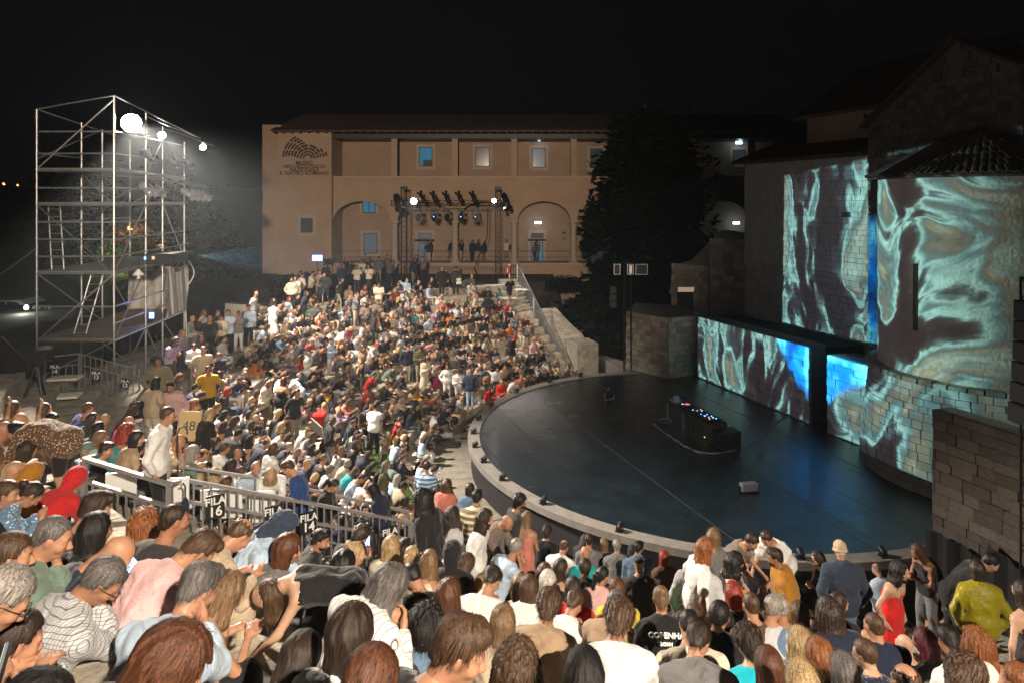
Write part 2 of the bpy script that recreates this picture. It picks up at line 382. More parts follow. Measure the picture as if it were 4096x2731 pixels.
# ---- masonry of separate stones
def unit_block(seed):
    rk = random.Random(seed); bm = bmesh.new(); bmesh.ops.create_cube(bm, size=1)
    bmesh.ops.bevel(bm, geom=bm.edges[:], offset=.035, segments=1, affect='EDGES')
    for v in bm.verts:
        v.co += Vector((rk.uniform(-.012, .012), rk.uniform(-.02, .02), rk.uniform(-.02, .02)))
    me = bpy.data.meshes.new('stone_block'); bm.to_mesh(me); bm.free(); return me
UB = {}
def ublock(mkey, i):
    if (mkey, i) not in UB:
        me = unit_block(i); me.materials.append(M[mkey]); UB[(mkey, i)] = me
    return UB[(mkey, i)]
def masonry(parent, org, du, dn, W, H, mkey, rows, lmin, lmax, seed=0, top=None, holes=(), maxn=300, depth=.12, name='stone_block', W0=0.0):
    """courses of stones on the face org + du*s + z; dn points out of the face. top(s): height limit."""
    rk = random.Random(seed); du = Vector(du).normalized(); dn = Vector(dn).normalized(); n = 0; rest = MB(); z = 0
    ang = math.atan2(du.y, du.x); hs = [rk.uniform(.8, 1.2) for _ in range(rows)]; t = sum(hs); hs = [h*H/t for h in hs]
    po = parent_origin(parent)
    for h in hs:
        s = W0-rk.uniform(0, lmax*.6)
        while s < W:
            l = rk.uniform(lmin, lmax); a = max(s, W0); bb = min(s+l, W); s += l
            if bb-a < .06: continue
            cz = z+h/2; cs = (a+bb)/2
            if top is not None and z+h > min(top(a), top(bb))+h*.3: continue
            if any(x0 < cs < x1 and z0_ < cz < z1_ for (x0, x1, z0_, z1_) in holes): continue
            pr = rk.uniform(-.018, .022)
            c = Vector(org)+du*cs+dn*(pr)+Vector((0, 0, cz))
            if n < maxn:
                meshobj(name, ublock(mkey, rk.randrange(6)), parent, c-po, (0, 0, ang), (bb-a-.011, depth, h-.010)); n += 1
            else:
                rest.obox(c, du*(bb-a-.011)/2, dn*depth/2, Vector((0, 0, (h-.010)/2)))
        z += h
    if rest.f: tag(rest.build('stonework', M[mkey], parent), kind='stuff')
    return n
# stage wall (projected on): from far left end to near end, 2.93 m high
A = Vector((8.96, 32.9, SZ)); B = Vector((11.37, 26.0, SZ)); wdir = (A-B).normalized(); face = Vector((-.943, -.332, 0))
Wl = (A-B).length; Hs = 2.92
wall1 = thing('stage_wall', 'long stone back wall of the stage, cut off square beside the dark gap', 'wall', (B.x, B.y, SZ))
mb = MB(); mb.prism([B-face*.05, A-face*.05, A-face*.75, B-face*.75], (0, 0, Hs-.02)); mb.build('wall_core', M['mortar'], wall1)
masonry(wall1, B, wdir, face, Wl, Hs, 'stonew', 11, .40, .85, 3)
mb = MB(); mb.prism([B-face*-.06, A-face*-.06, A-face*.78, B-face*.78], (0, 0, .035)); o = mb.build('coping', M['concrete'], wall1); o.location.z += Hs
# second stretch beyond the gap
B2 = Vector((12.35, 22.9, SZ)); A2 = Vector((11.62, 25.05, SZ)); W2 = (A2-B2).length
wall2 = thing('stage_wall', 'short stretch of stone stage wall between the dark gap and the round apse', 'wall', (B2.x, B2.y, SZ))
mb = MB(); mb.prism([B2-face*.05, A2-face*.05, A2-face*.75, B2-face*.75], (0, 0, 2.85)); mb.build('wall_core', M['mortar'], wall2)
masonry(wall2, B2, wdir, face, W2, 2.85, 'stonew', 11, .4, .8, 4)
# near wing wall on the right and the black drape in front of its foot
A3 = Vector((10.26, 16.6, SZ-1)); nd = (B-A).normalized(); W3 = 6.5; H3 = 4.45
wall3 = thing('wing_wall', 'dark brown stone wall in front of the apse, at the right edge of the stage', 'wall', (A3.x, A3.y, A3.z))
mb = MB(); mb.prism([A3-face*.05, A3+nd*W3-face*.05, A3+nd*W3-face*.6, A3-face*.6], (0, 0, H3-.02)); mb.build('wall_core', M['mortar'], wall3)
masonry(wall3, A3, nd, face, W3, H3, 'stonedim', 17, .35, .7, 5)
drape = thing('black_drape', 'black cloth hung over the foot of the dark stone wing wall', 'drape', tuple(A3+face*.3))
mb = MB(); n = 60
for i in range(n):
    def dp(i): return A3+nd*(W3*i/n)+face*(.30+.07*math.sin(i*1.3)+.04*math.sin(i*.41))
    zt = lambda i: 1.9+.25*math.sin(i*.13+1)-(.5 if i < 14 else 0)
    p, q = dp(i), dp(i+1); mb.add([p, q, q+Vector((0, 0, zt(i+1))), p+Vector((0, 0, zt(i)))], [(0, 1, 2, 3)])
mb.build('cloth_sheet', M['black'], drape, smooth=True)
# terrace behind the stage wall
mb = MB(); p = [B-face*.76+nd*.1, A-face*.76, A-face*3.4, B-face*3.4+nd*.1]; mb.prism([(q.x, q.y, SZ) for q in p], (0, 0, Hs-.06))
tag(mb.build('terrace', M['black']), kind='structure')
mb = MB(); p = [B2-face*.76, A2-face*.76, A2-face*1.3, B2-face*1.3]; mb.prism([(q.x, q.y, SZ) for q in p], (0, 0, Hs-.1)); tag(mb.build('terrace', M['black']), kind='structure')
# ---- stone pier at the far end of the stage
pier = thing('stone_pier', 'square block of grey masonry at the far end of the stage behind the truss mast', 'wall', (7.45, 32.6, SZ))
PA = Vector((5.8, 34.6, SZ)); PB = Vector((7.45, 32.6, SZ)); PC = Vector((9.0, 33.3, SZ))
mb = MB(); d1 = (PB-PA).normalized(); n1_ = Vector((-d1.y*-1, d1.x*-1, 0)); 
def outn(a, b):
    d = (b-a).normalized(); n = Vector((d.y, -d.x, 0)); return n if n.y < 0 else -n
nA = outn(PA, PB); nB = outn(PB, PC)
mb.prism([PA-nA*.05, PB-nA*.05-nB*.03, PC-nB*.05, PC+Vector((.3, 3, 0)), PA+Vector((1, 3, 0))], (0, 0, 2.86)); mb.build('wall_core', M['mortar'], pier)
masonry(pier, PA, PB-PA, nA, (PB-PA).length, 2.88, 'stone', 11, .3, .6, 8, maxn=150)
masonry(pier, PB, PC-PB, nB, (PC-PB).length, 2.88, 'stone', 11, .3, .6, 9, maxn=120)

# ================================================================ church with apse
church = thing('church', 'stone church with a round apse, gable and tiled roofs, lit by coloured projections', 'church', (14.75, 21.46, SZ))
AC = Vector((14.75, 21.46, 0)); gn = face
def mat_apse():
    return mat('apse_plaster', (.50, .48, .42), .9, var=.12, vscale=2.2, bump=.5, bscale=10)
M['apse'] = mat_apse()
# lower drum of stones
RB = 3.05; ZL = -5.35
mb = MB(); mb.lathe([(RB+.19, SZ-.3), (RB-.09, ZL)], AC, 48); mb.build('drum_core', M['mortar'], church)
rk = random.Random(11); z = SZ; k = 0; n = 0
po = parent_origin(church)
hs = [rk.uniform(.16, .25) for _ in range(14)]; s_ = sum(hs); hs = [h*(ZL-SZ)/s_ for h in hs]
for h in hs:
    a = R(130)-rk.uniform(0, .1)
    while a < R(262):
        l = rk.uniform(.26, .48); rr = RB+.28*(ZL-z)/(ZL-SZ)+rk.uniform(-.01, .02); da = l/rr
        c = AC+Vector((math.cos(a+da/2)*rr, math.sin(a+da/2)*rr, z+h/2))
        meshobj('stone_block', ublock('stonew', rk.randrange(6)), church, c-po, (0, 0, a+da/2+math.pi/2), (l-.010, .16, h-.010)); a += da; n += 1
    z += h
# ledge stones
a = R(125)
while a < R(265):
    l = rk.uniform(.28, .5); da = l/RB; c = AC+Vector((math.cos(a+da/2)*(RB-.02), math.sin(a+da/2)*(RB-.02), ZL+.05))
    meshobj('ledge_stone', ublock('stone', rk.randrange(6)), church, c-po, (0, 0, a+da/2+math.pi/2), (l-.02, .42, .14*rk.uniform(.8, 1.3))); a += da
mb = MB(); mb.lathe([(RB+.05, ZL-.01), (2.8, ZL+.06)], AC, 48); mb.build('ledge', M['stone'], church)
RU = 2.88; ZE = .66
mb = MB(); slit = (R(199), R(201.4), -3.9, -1.9)
for i in range(96):
    a0 = R(118)+R(170)*i/96; a1 = R(118)+R(170)*(i+1)/96
    segs = [(ZL+.02, -3.9), (-3.9, -1.9), (-1.9, ZE)]
    for (za, zb) in segs:
        p0 = AC+Vector((math.cos(a0)*RU, math.sin(a0)*RU, 0)); p1 = AC+Vector((math.cos(a1)*RU, math.sin(a1)*RU, 0))
        inn = slit[0]-.001 < a0 < slit[1] and za == -3.9
        if inn:
            for q in (1,):
                i0 = AC+(p0-AC)*.86; i1 = AC+(p1-AC)*.86
                mb.add([i0+Vector((0, 0, za)), i1+Vector((0, 0, za)), i1+Vector((0, 0, zb)), i0+Vector((0, 0, zb))], [(0, 1, 2, 3)])
                mb.add([p0+Vector((0, 0, za)), i0+Vector((0, 0, za)), i0+Vector((0, 0, zb)), p0+Vector((0, 0, zb))], [(0, 1, 2, 3)])
                mb.add([p1+Vector((0, 0, za)), i1+Vector((0, 0, za)), i1+Vector((0, 0, zb)), p1+Vector((0, 0, zb))], [(0, 1, 2, 3)])
        else:
            mb.add([p0+Vector((0, 0, za)), p1+Vector((0, 0, za)), p1+Vector((0, 0, zb)), p0+Vector((0, 0, zb))], [(0, 1, 2, 3)])
o = mb.build('apse_wall', M['apse'], church, smooth=True, fix=False)
# apse roof: cone of curved tiles
mb = MB(); RT = 3.2; ZT = ZE+.05; apex_h = 1.65
mb.lathe([(RT-.05, ZT-.05), (RT, ZT), (.0, ZT+apex_h)], AC, 40, a0=R(108), a1=R(300)); mb.build('roof_bed', M['roof'], church)
tm = MB(); L_ = .46
for j in range(5):
    a0 = math.pi*j/4
ring = []
for (x_, rad) in ((0, .085), (L_, .07)):
    for j in range(6):
        a0 = math.pi*j/5; ring.append((x_, math.cos(a0)*rad, math.sin(a0)*rad*.8))
for (x_, rad) in ((0, .068), (L_, .055)):
    for j in range(6):
        a0 = math.pi*j/5; ring.append((x_, math.cos(a0)*rad, math.sin(a0)*rad*.8-.004))
fs = []
for j in range(5): fs += [(j, j+1, 7+j, 6+j), (12+j, 18+j, 19+j, 13+j), (j, 12+j, 13+j, j+1)]
tile_me = bpy.data.meshes.new('roof_tile'); tile_me.from_pydata(ring, [], fs); tile_me.materials.append(M['roof'])
slope = math.atan2(apex_h, RT)
for row in range(7):
    rr = RT+.04-row*.38; cnt = 0; step = .20
    if rr < .5: break
    a = R(112)
    while a < R(262):
        c = AC+Vector((math.cos(a)*rr, math.sin(a)*rr, ZT+(RT+.04-rr)*math.tan(slope)+.03+.02*random.random()))
        d = Vector((-math.cos(a)*math.cos(slope), -math.sin(a)*math.cos(slope), math.sin(slope)))
        q = Matrix((d, Vector((0, 0, 1)).cross(d).normalized(), d.cross(Vector((0, 0, 1)).cross(d).normalized()))).transposed().to_euler()
        meshobj('roof_tile', tile_me, church, c-po, q); a += step/rr
# gable wall
G0 = Vector((13.33, 25.5, ZL-3)); gdir = (B-A).normalized(); GW = 7.3; gz = ZL-3
def gtop(s):
    hl = 2.8-gz; pk = 5.15-gz
    if s < 3.45: return hl+(pk-hl)*s/3.45
    return pk-(s-3.45)*.58
mb = MB(); pts = [G0, G0+gdir*GW, G0+gdir*GW+Vector((0, 0, gtop(GW))), G0+gdir*3.45+Vector((0, 0, gtop(3.45))), G0+Vector((0, 0, gtop(0)))]
mb.prism([p_-face*.05 for p_ in pts], -face*.6); mb.build('gable_core', M['mortar'], church)
masonry(church, G0+Vector((0, 0, 3)), gdir, face, 5.6, .88-gz-3, 'stonedim', 27, .2, .42, 21, maxn=0)
# stones of the gable seen above the apse roof, one by one
gab = thing('gable_face', 'upper gable of the church in rough brown stone above the apse roof', 'wall', (G0.x, G0.y, .9))
masonry(gab, Vector((G0.x, G0.y, .9))+face*.012, gdir, face, 5.6, 4.3, 'stonedim', 18, .24, .5, 22, top=lambda s: gtop(s)+gz-.9, maxn=300)
# verge roof
mb = MB(); pk = G0+gdir*3.45+Vector((0, 0, gtop(3.45)+.02)); lf = G0-gdir*.25+Vector((0, 0, gtop(0)-.12)); rt = G0+gdir*GW+Vector((0, 0, gtop(GW)))
for (a_, b_) in ((lf, pk), (pk, rt)):
    mb.add([a_+face*.25, b_+face*.25, b_-face*9, a_-face*9, a_+face*.25+Vector((0, 0, .12)), b_+face*.25+Vector((0, 0, .12)), b_-face*9+Vector((0, 0, .12)), a_-face*9+Vector((0, 0, .12))],
           [(0, 3, 2, 1), (4, 5, 6, 7), (0, 1, 5, 4), (1, 2, 6, 5), (2, 3, 7, 6), (3, 0, 4, 7)])
mb.build('gable_roof', M['roof'], church)
# nave block behind, with its eave and downpipe
nave = thing('nave', 'plastered upper nave of the church behind the gable, with a downpipe', 'church', tuple(G0))
NO = G0-face*2.2-gdir*5.5; mb = MB()
e0 = NO+Vector((0, 0, 10.6)); e1 = NO+gdir*7.5+Vector((0, 0, 11.0))
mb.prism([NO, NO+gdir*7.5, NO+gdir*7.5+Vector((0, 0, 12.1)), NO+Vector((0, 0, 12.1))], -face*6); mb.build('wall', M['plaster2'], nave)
mb = MB(); a_ = NO+face*.5-gdir*.4+Vector((0, 0, 12.0)); b_ = NO+face*.5+gdir*7.6+Vector((0, 0, 12.0))
mb.prism([a_, b_, b_-face*4+Vector((0, 0, 2.6)), a_-face*4+Vector((0, 0, 2.6))], (0, 0, .15)); mb.build('roof', M['roof'], nave)
mb = MB(); mb.tube([NO+gdir*3.3+face*.08+Vector((0, 0, 11.9)), NO+gdir*3.6+face*.06+Vector((0, 0, 11.3)), NO+gdir*3.6+face*.06+Vector((0, 0, 8))], .06); mb.build('downpipe', M['blackm'], nave)
# ---- wing building beside the gable, plane farther back
W0_ = Vector((13.82, 26.66, SZ)); wingdir = (A-B).normalized()
wing = thing('convent_wing', 'tall stone wing between the museum and the church, its near half lit by the projection', 'building', tuple(W0_))
zt = 1.78-SZ
mb = MB(); mb.prism([W0_-face*.05-wingdir*1.2, W0_-face*.05+wingdir*7.2, W0_-face*6+wingdir*7.2, W0_-face*6-wingdir*1.2], (0, 0, zt)); mb.build('wall', M['mortar'], wing)
masonry(wing, W0_+Vector((0, 0, 2.4)), wingdir, face, 7.2, zt-2.45, 'stonew', 34, .22, .55, 31, holes=[(.9, 1.2, 5.5, 5.7)], maxn=300, W0=-.9, depth=.11)
mb = MB(); a_ = W0_+face*.55+wingdir*7.6+Vector((0, 0, zt-.05)); b_ = W0_+face*.55-wingdir*.35+Vector((0, 0, zt-.05))
mb.prism([a_, b_, b_-face*5+Vector((0, 0, 1.9)), a_-face*5+Vector((0, 0, 1.9))], (0, 0, .14)); mb.build('roof', M['roof'], wing)
# low ruin with an arch between pier and wing
ruin = thing('ruined_wall', 'dark ruined stone wall with a round arch behind the stone pier', 'wall', (12, 36, -9.5))
mb = MB(); q0 = px(672, 300, 38); q1 = px(776, 300, 33.5); dd = (q1-q0); dd.z = 0; Lr = dd.length; dd.normalize(); nn_ = Vector((dd.y, -dd.x, 0))
nn_ = nn_ if nn_.y < 0 else -nn_
prof = [(0, -9.5), (0, -3.6), (1.2, -3.3), (2.4, -2.2), (3.0, -1.6), (Lr, -1.9), (Lr, -9.5)]
mb.prism([Vector((q0.x, q0.y, 0))+dd*s+Vector((0, 0, z)) for s, z in prof], -nn_*.8); mb.build('wall_core', M['mortar'], ruin)
for (s0, s1, zb, zt_) in ((.0, 2.3, -7.2, -3.5), (2.4, Lr, -7.2, -2.0)):
    masonry(ruin, Vector((q0.x, q0.y, zb))+dd*s0, dd, nn_, s1-s0, zt_-zb, 'stone', int((zt_-zb)/.3), .35, .7, 41+int(s0), maxn=140)
mb = MB(); prev = None
for i in range(13):
    a = math.pi*i/12; c = Vector((q0.x, q0.y, -5.2))+dd*(1.0-math.cos(a)*.95)+Vector((0, 0, math.sin(a)*1.1))+nn_*.08
    if prev is not None: mb.bar(prev, c, .1, .28)
    prev = c
mb.build('arch_ring', M['stone'], ruin)

# ================================================================ museum
FY = 50.0
def fx(p): return (p-512)/F*FY
def fz(p): return (200-p)/F*FY
mus = thing('museum', 'long plastered museum with an arched portico below and an open loggia above', 'building', (fx(262), FY, -5.4))
zf, zp, ze = fz(263.8), fz(177), fz(138.7)
bays = [333, 394, 454.8, 514.3, 573.8, 633.6, 693.2, 752.8, 812]
hw = fx(512+3.3)
mb = MB(); x0, x1 = fx(332.6), fx(812)
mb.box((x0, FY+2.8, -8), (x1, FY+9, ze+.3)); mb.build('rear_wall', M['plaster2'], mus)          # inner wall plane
mb = MB(); mb.box((x0, FY, zf-5.0), (x1, FY+2.79, zf)); mb.build('base_wall', M['plaster'], mus)
mb = MB(); mb.box((x0-.002, FY-.08, zf-.06), (x1, FY+.2, zf+.08)); mb.build('floor_string', M['stonetrim'], mus)
# arched wall
zs = fz(220.8); za = fz(201.2)
mb = MB(); T = .5
for i in range(len(bays)-1):
    bx0 = fx(bays[i])+(hw if i else .02); bx1 = fx(bays[i+1])-hw; cx = (bx0+bx1)/2; ra = (bx1-bx0)/2; rb = za-zs; n = 20
    for j in range(n):
        a0 = math.pi*(1-j/n); a1 = math.pi*(1-(j+1)/n)
        xa, xb = cx+ra*math.cos(a0), cx+ra*math.cos(a1); zza, zzb = zs+rb*math.sin(a0), zs+rb*math.sin(a1)
        mb.add([(xa, FY, zza), (xb, FY, zzb), (xb, FY, zp), (xa, FY, zp), (xa, FY+T, zza), (xb, FY+T, zzb), (xb, FY+T, zp), (xa, FY+T, zp)], [(0, 1, 2, 3), (0, 4, 5, 1), (4, 7, 6, 5), (3, 2, 6, 7)])
    if i: 
        w0, w1 = fx(bays[i])-hw, fx(bays[i])+hw
        mb.box((w0, FY, zs), (w1, FY+T, zp))
mb.build('arcade_wall', M['plaster'], mus)
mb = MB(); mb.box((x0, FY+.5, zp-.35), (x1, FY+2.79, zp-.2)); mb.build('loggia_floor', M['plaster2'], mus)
mb = MB(); mb.box((x0, FY-.04, zp-.01), (x1, FY+.42, zp+.07)); mb.build('parapet_coping', M['stonetrim'], mus)
for i in range(1, len(bays)-1):
    cx = fx(bays[i]); mb = MB()
    mb.lathe([(.34, zf), (.34, zf+.18), (.26, zf+.26), (.24, zf+.4), (.215, zs-.35), (.24, zs-.3), (.23, zs-.24), (.30, zs-.12), (.31, zs-.06)], (cx, FY+.25, 0), 18)
    mb.box((cx-.34, FY-.05, zs-.07), (cx+.34, FY+.55, zs+.0)); mb.build('column', M['stonetrim'], mus, smooth=False)
    mb = MB(); mb.box((cx-.22, FY+.02, zp+.071), (cx+.22, FY+.40, ze)); mb.build('pillar', M['plaster'], mus)
# sign wall and corner block
mb = MB(); mb.box((fx(280), FY-.45, -8), (fx(333), FY+6, fz(133))); mb.build('sign_wall', M['plaster'], mus)
mb = MB(); mb.box((fx(261.7), FY+.1, -8), (fx(280)-.002, FY+8, fz(124.5))); mb.build('corner_wall', M['plaster'], mus)
# roof
mb = MB(); xe0, xe1 = fx(276), fx(812)
mb.prism([(xe0, FY-1.0, ze+.42), (xe0, FY-1.0, ze+.55), (xe0, FY+7.5, ze+2.7), (xe0, FY+7.5, ze+2.5)], (xe1-xe0, 0, 0)); mb.build('roof_slope', M['roof'], mus)
mb = MB(); mb.box((fx(333.2), FY-.25, ze), (xe1, FY+2.7, ze+.34)); mb.build('eave_beam', M['frame'], mus)
mb = MB(); x = xe0+.1
while x < xe1: mb.box((x, FY-.98, ze+.34), (x+.1, FY+.5, ze+.44)); x += .62
tag(mb.build('rafters', M['frame'], mus), kind='stuff')
mb = MB(); x = xe0
while x < xe1:
    for j in range(5):
        a0 = math.pi*j/5; a1 = math.pi*(j+1)/5
        mb.add([(x+math.cos(a0)*.09, FY-1.06, ze+.5+math.sin(a0)*.09), (x+math.cos(a1)*.09, FY-1.06, ze+.5+math.sin(a1)*.09), (x+math.cos(a1)*.09, FY+7, ze+2.6+math.sin(a1)*.09), (x+math.cos(a0)*.09, FY+7, ze+2.6+math.sin(a0)*.09)], [(0, 1, 2, 3)])
    x += .24
tag(mb.build('roof_tiles', M['roof'], mus), kind='stuff')
# windows and doors on the inner walls
IY = FY+2.8
def ix(p): return (p-512)/F*IY
def iz(p): return (200-p)/F*IY
def window(x0p, y0p, x1p, y1p, glass, name='window', mull=False, Y=None, furniture=None):
    Yb = Y or IY; sx = lambda p: (p-512)/F*Yb; sz = lambda p: (200-p)/F*Yb
    a, b_, c, d = sx(x0p), sx(x1p), sz(y1p), sz(y0p)
    o = MB().box((a-.22, Yb-.03, c-.22 if name == 'window' else c), (b_+.22, Yb+.02, d+.22)).build(name, M['stonetrim'], mus)
    f = MB()
    for (p, q) in (((a, Yb-.07, c), (a+.06, Yb-.032, d)), ((b_-.06, Yb-.07, c), (b_, Yb-.032, d)), ((a+.06, Yb-.07, c), (b_-.06, Yb-.032, c+.06)), ((a+.06, Yb-.07, d-.06), (b_-.06, Yb-.032, d))): f.box(p, q)
    if mull: f.box(((a+b_)/2-.03, Yb-.065, c+.06), ((a+b_)/2+.03, Yb-.032, d-.06))
    f.build('frame', M['frame'], o)
    MB().box((a+.06, Yb-.045, c+.06), (b_-.06, Yb-.034, d-.06)).build('pane', M[glass], o)
    if furniture: MB().box((a+.06+(b_-a)*.25, Yb-.05, c+.06), (b_-.06, Yb-.0455, c+(d-c)*.34)).build('sill_board', M['frame'], o)
    return o
window(362.5, 183.5, 375.5, 177+36, 'glassblue', 'door', True)
window(419, 147, 432.5, 166.5, 'glassblue', furniture=1)
window(475.5, 147, 489.5, 166.5, 'glassdim'); window(532, 148, 545.5, 167.5, 'glassgrey'); window(590, 148.5, 603, 168, 'glassdim'); window(733, 149.5, 745, 168, 'glassdim')
window(363.5, 233, 377.5, 253.5, 'glassgrey'); window(418, 242, 431.5, 263, 'glassgrey', 'door', True); window(418, 233, 431.5, 238.5, 'glassgrey')
window(531, 242, 543, 263, 'glassblue', 'door'); window(531, 233, 543.5, 238, 'glassdim')
window(590, 230, 604, 263, 'glassdim', 'door', True)
o = window(300.8, 218, 312.8, 232.5, 'glassdim', Y=FY-.45)
# emergency lamps
ll = ['cold white emergency lamp above the fourth window of the loggia', 'cold white emergency lamp above the door in the lower arcade, left of the tree', 'small cold emergency lamp under the eave, right of the tree', 'small cold emergency lamp in the arch beside the dark convent wing']
for (lx, ly), lb in zip(((1238, 322), (1236, 511), (1697, 328), (1691, 512)), ll):
    p = px(lx/2.297, ly/2.297, IY-.08)
    t = thing('emergency_lamp', lb, 'lamp', p, group='emergency lamps of the museum')
    MB().box((-.28, -.04, -.1), (.28, .06, .1)).build('housing', M['white'], t, world=False); MB().box((-.25, -.055, -.08), (.25, -.042, .08)).build('diffuser', E['cool'], t, world=False)
# sign: fan of blocks and four lines
sign = thing('museum_sign', 'dark fan emblem and museum name painted on the pale wall beside the loggia', 'sign', (fx(306), FY-.46, fz(160)))
lg = MB(); cx, cz = fx(306.4), fz(160-4.4); u = FY/F
def arcblk(cx_, cz_, r0, r1, a0, a1):
    n = max(1, int(abs(a1-a0)/.15)); f = []
    for (r) in (r0, r1):
        for i in range(n+1):
            a = a0+(a1-a0)*i/n; f.append((cx_+r*math.cos(a)*u, FY-.462, cz_+r*math.sin(a)*u))
    P = f; m_ = n+1
    for i in range(n): lg.prism([P[i], P[i+1], P[m_+i+1], P[m_+i]], (0, -.015, 0))
Lc = (512, 0)
def arcs(cxp, cyp, radii, spans):
    for (r0, r1), sp in zip(radii, spans):
        for (a0, a1) in sp: arcblk(fx(cxp), fz(cyp), r0, r1, R(a0), R(a1))
arcs(309.5, 159, [(3.2, 5.2), (6.0, 8.0), (9.0, 11.2), (12, 14.2)],
     [[(5, 38), (42, 78), (82, 118), (122, 158), (162, 178)], [(2, 25), (30, 60), (64, 94), (98, 128), (132, 158), (163, 180)],
      [(6, 18), (22, 42), (47, 82), (88, 112), (116, 150), (155, 176)], [(8, 22), (28, 46), (50, 80), (90, 118), (122, 140), (146, 172)]])
arcs(309.5, 159, [(15.2, 17), (18, 19.8), (20.8, 22.6), (23.6, 25.4)], [[(100, 120), (124, 146), (150, 170)], [(106, 124), (128, 150), (154, 172)], [(112, 130), (134, 154), (157, 174)], [(118, 136), (139, 157), (160, 176)]])
arcs(309.5, 159, [(15.2, 17), (18, 19.8)], [[(6, 20), (24, 38)], [(8, 20)]])
lg.build('emblem', M['signbrn'], sign, fix=True)
def text_obj(name, body, size, loc, rot, m, parent, ext=.006, bold=.0, align='CENTER', sx=1, offset=0):
    cu = bpy.data.curves.new(name, 'FONT'); cu.body = body; cu.size = size; cu.extrude = ext; cu.align_x = align; cu.align_y = 'CENTER'; cu.offset = offset; cu.resolution_u = 3
    o = bpy.data.objects.new(name, cu); COL.objects.link(o); dg = bpy.context.evaluated_depsgraph_get(); me = bpy.data.meshes.new_from_object(o.evaluated_get(dg))
    bpy.data.objects.remove(o); me.materials.clear(); me.materials.append(m)
    c = meshobj(name, me, parent, Vector(loc)-(parent_origin(parent) if parent else Vector((0, 0, 0))), rot, (sx, 1, 1)); return c
for i, tx in enumerate(('MUSEO', 'ARCHEOLOGICO', 'NAZIONALE', 'E TEATRO ROMANO')):
    text_obj('lettering', tx, .36, (fx(306), FY-.47, fz(163.3+i*3.45)), (R(90), 0, 0), M['signbrn'], sign, sx=1.06, offset=.008)
# ================================================================ far staircase with its handrail
ST0 = Vector((2.84, 35.8, 0)); ST1 = Vector((.30, 45.2, 0)); sd = (ST1-ST0); SL = sd.length; sd.normalize(); sl = Vector((-sd.y, sd.x, 0)); sl = sl if sl.x < 0 else -sl
stair = thing('stone_staircase', 'long straight stone staircase climbing beside the far right end of the seats', 'staircase', (ST0.x, ST0.y, Z0))
NS = 25
for i in range(NS):
    z = Z0+.18+(4.15*(i)/(NS-1)); a = ST0+sd*(SL*i/NS); b = ST0+sd*(SL*(i+1)/NS+.03)
    MB().prism([a, b, b+sl*1.25, a+sl*1.25], (0, 0, .11)).build('step', M['stonew'], stair).location.z += z-.11
    MB().prism([a+sd*.03, b-sd*.03, b-sd*.03+sl*1.24, a+sd*.03+sl*1.24], (0, 0, .6)).build('riser', M['tier'], stair).location.z += z-.712
def railing(name, label, pts, h, gap=.13, second=None, bottom=.12, mkey='rail', w_=.05, bal=.022, grp=None, cap=None):
    """pts: floor points of the run"""
    t = thing(name, label, 'railing', pts[0], group=grp)
    up = Vector((0, 0, 1)); 
    bm_ = bpy.data.meshes.new('baluster'); q = MB().box((-.5, -.5, 0), (.5, .5, 1)); bm_.from_pydata(q.v, [], q.f); bm_.materials.append(M[mkey])
    for i, p in enumerate(pts):
        p = Vector(p); meshobj('post', bm_, t, p-Vector(pts[0]), None, (w_*1.2, w_*1.2, h-.02))
    for a, b in zip(pts[:-1], pts[1:]):
        a = Vector(a); b = Vector(b); d = b-a; L = math.hypot(d.x, d.y)
        MB().bar(a+up*h, b+up*h, w_*1.1, w_*.8).build('top_rail', M[mkey], t)
        if second: MB().bar(a+up*(h-second)+d*.02, b+up*(h-second)-d*.02, w_*.9, w_*.7).build('mid_rail', M[mkey], t)
        MB().bar(a+up*bottom+d*.02, b+up*bottom-d*.02, w_*.7, w_*.5).build('bottom_rail', M[mkey], t)
        n = max(1, int(L/gap)); ang = math.atan2(d.y, d.x); top = h-(second if second and abs(d.z) < .3 else 0)-.02
        for k in range(1, n):
            p = a+d*k/n; meshobj('baluster', bm_, t, p+up*bottom-Vector(pts[0]), (0, 0, ang), (bal, bal, top-bottom))
    return t
e = -sl*.06
pm = ST0+sd*SL*.62; 
railing('stair_railing', 'bright metal handrail with thin balusters up the side of the far staircase', [ST0+e+Vector((0, 0, Z0)), pm+e+Vector((0, 0, Z0+4.1*.62+.1)), ST1+e+Vector((0, 0, -5.2)), ST1+e+sl*.55+Vector((0, 0, -5.2))], 1.0, .17, mkey='steel', w_=.07, bal=.028)
# retaining wall and block at the foot of the staircase
rw = thing('retaining_wall', 'rubble retaining wall sloping down to a squared stone block beside the staircase foot', 'wall', (3.4, 36, Z0))
o_ = -sl
c0 = ST0+o_*.55; 
mb = MB()
prof = [(1.2, Z0), (1.2, -7.75), (2.0, -7.45), (3.6, -7.25), (6.5, -6.7), (8.0, -7.2), (8.4, Z0)]
mb.prism([c0+sd*s+Vector((0, 0, z)) for s, z in prof], o_*1.1); mb.build('rubble_core', M['tier'], rw)
MB().prism([c0+o_*-.1-sd*.35, c0+o_*1.15-sd*.35, c0+o_*1.15+sd*1.18, c0+o_*-.1+sd*1.18], (0, 0, 2.0)).build('stone_block', M['tier'], rw, bevel=.04).location.z += Z0
masonry(rw, c0+sd*1.25+Vector((0, 0, Z0)), sd, -o_, 6.3, 1.9, 'stone', 6, .3, .7, 77, maxn=80)
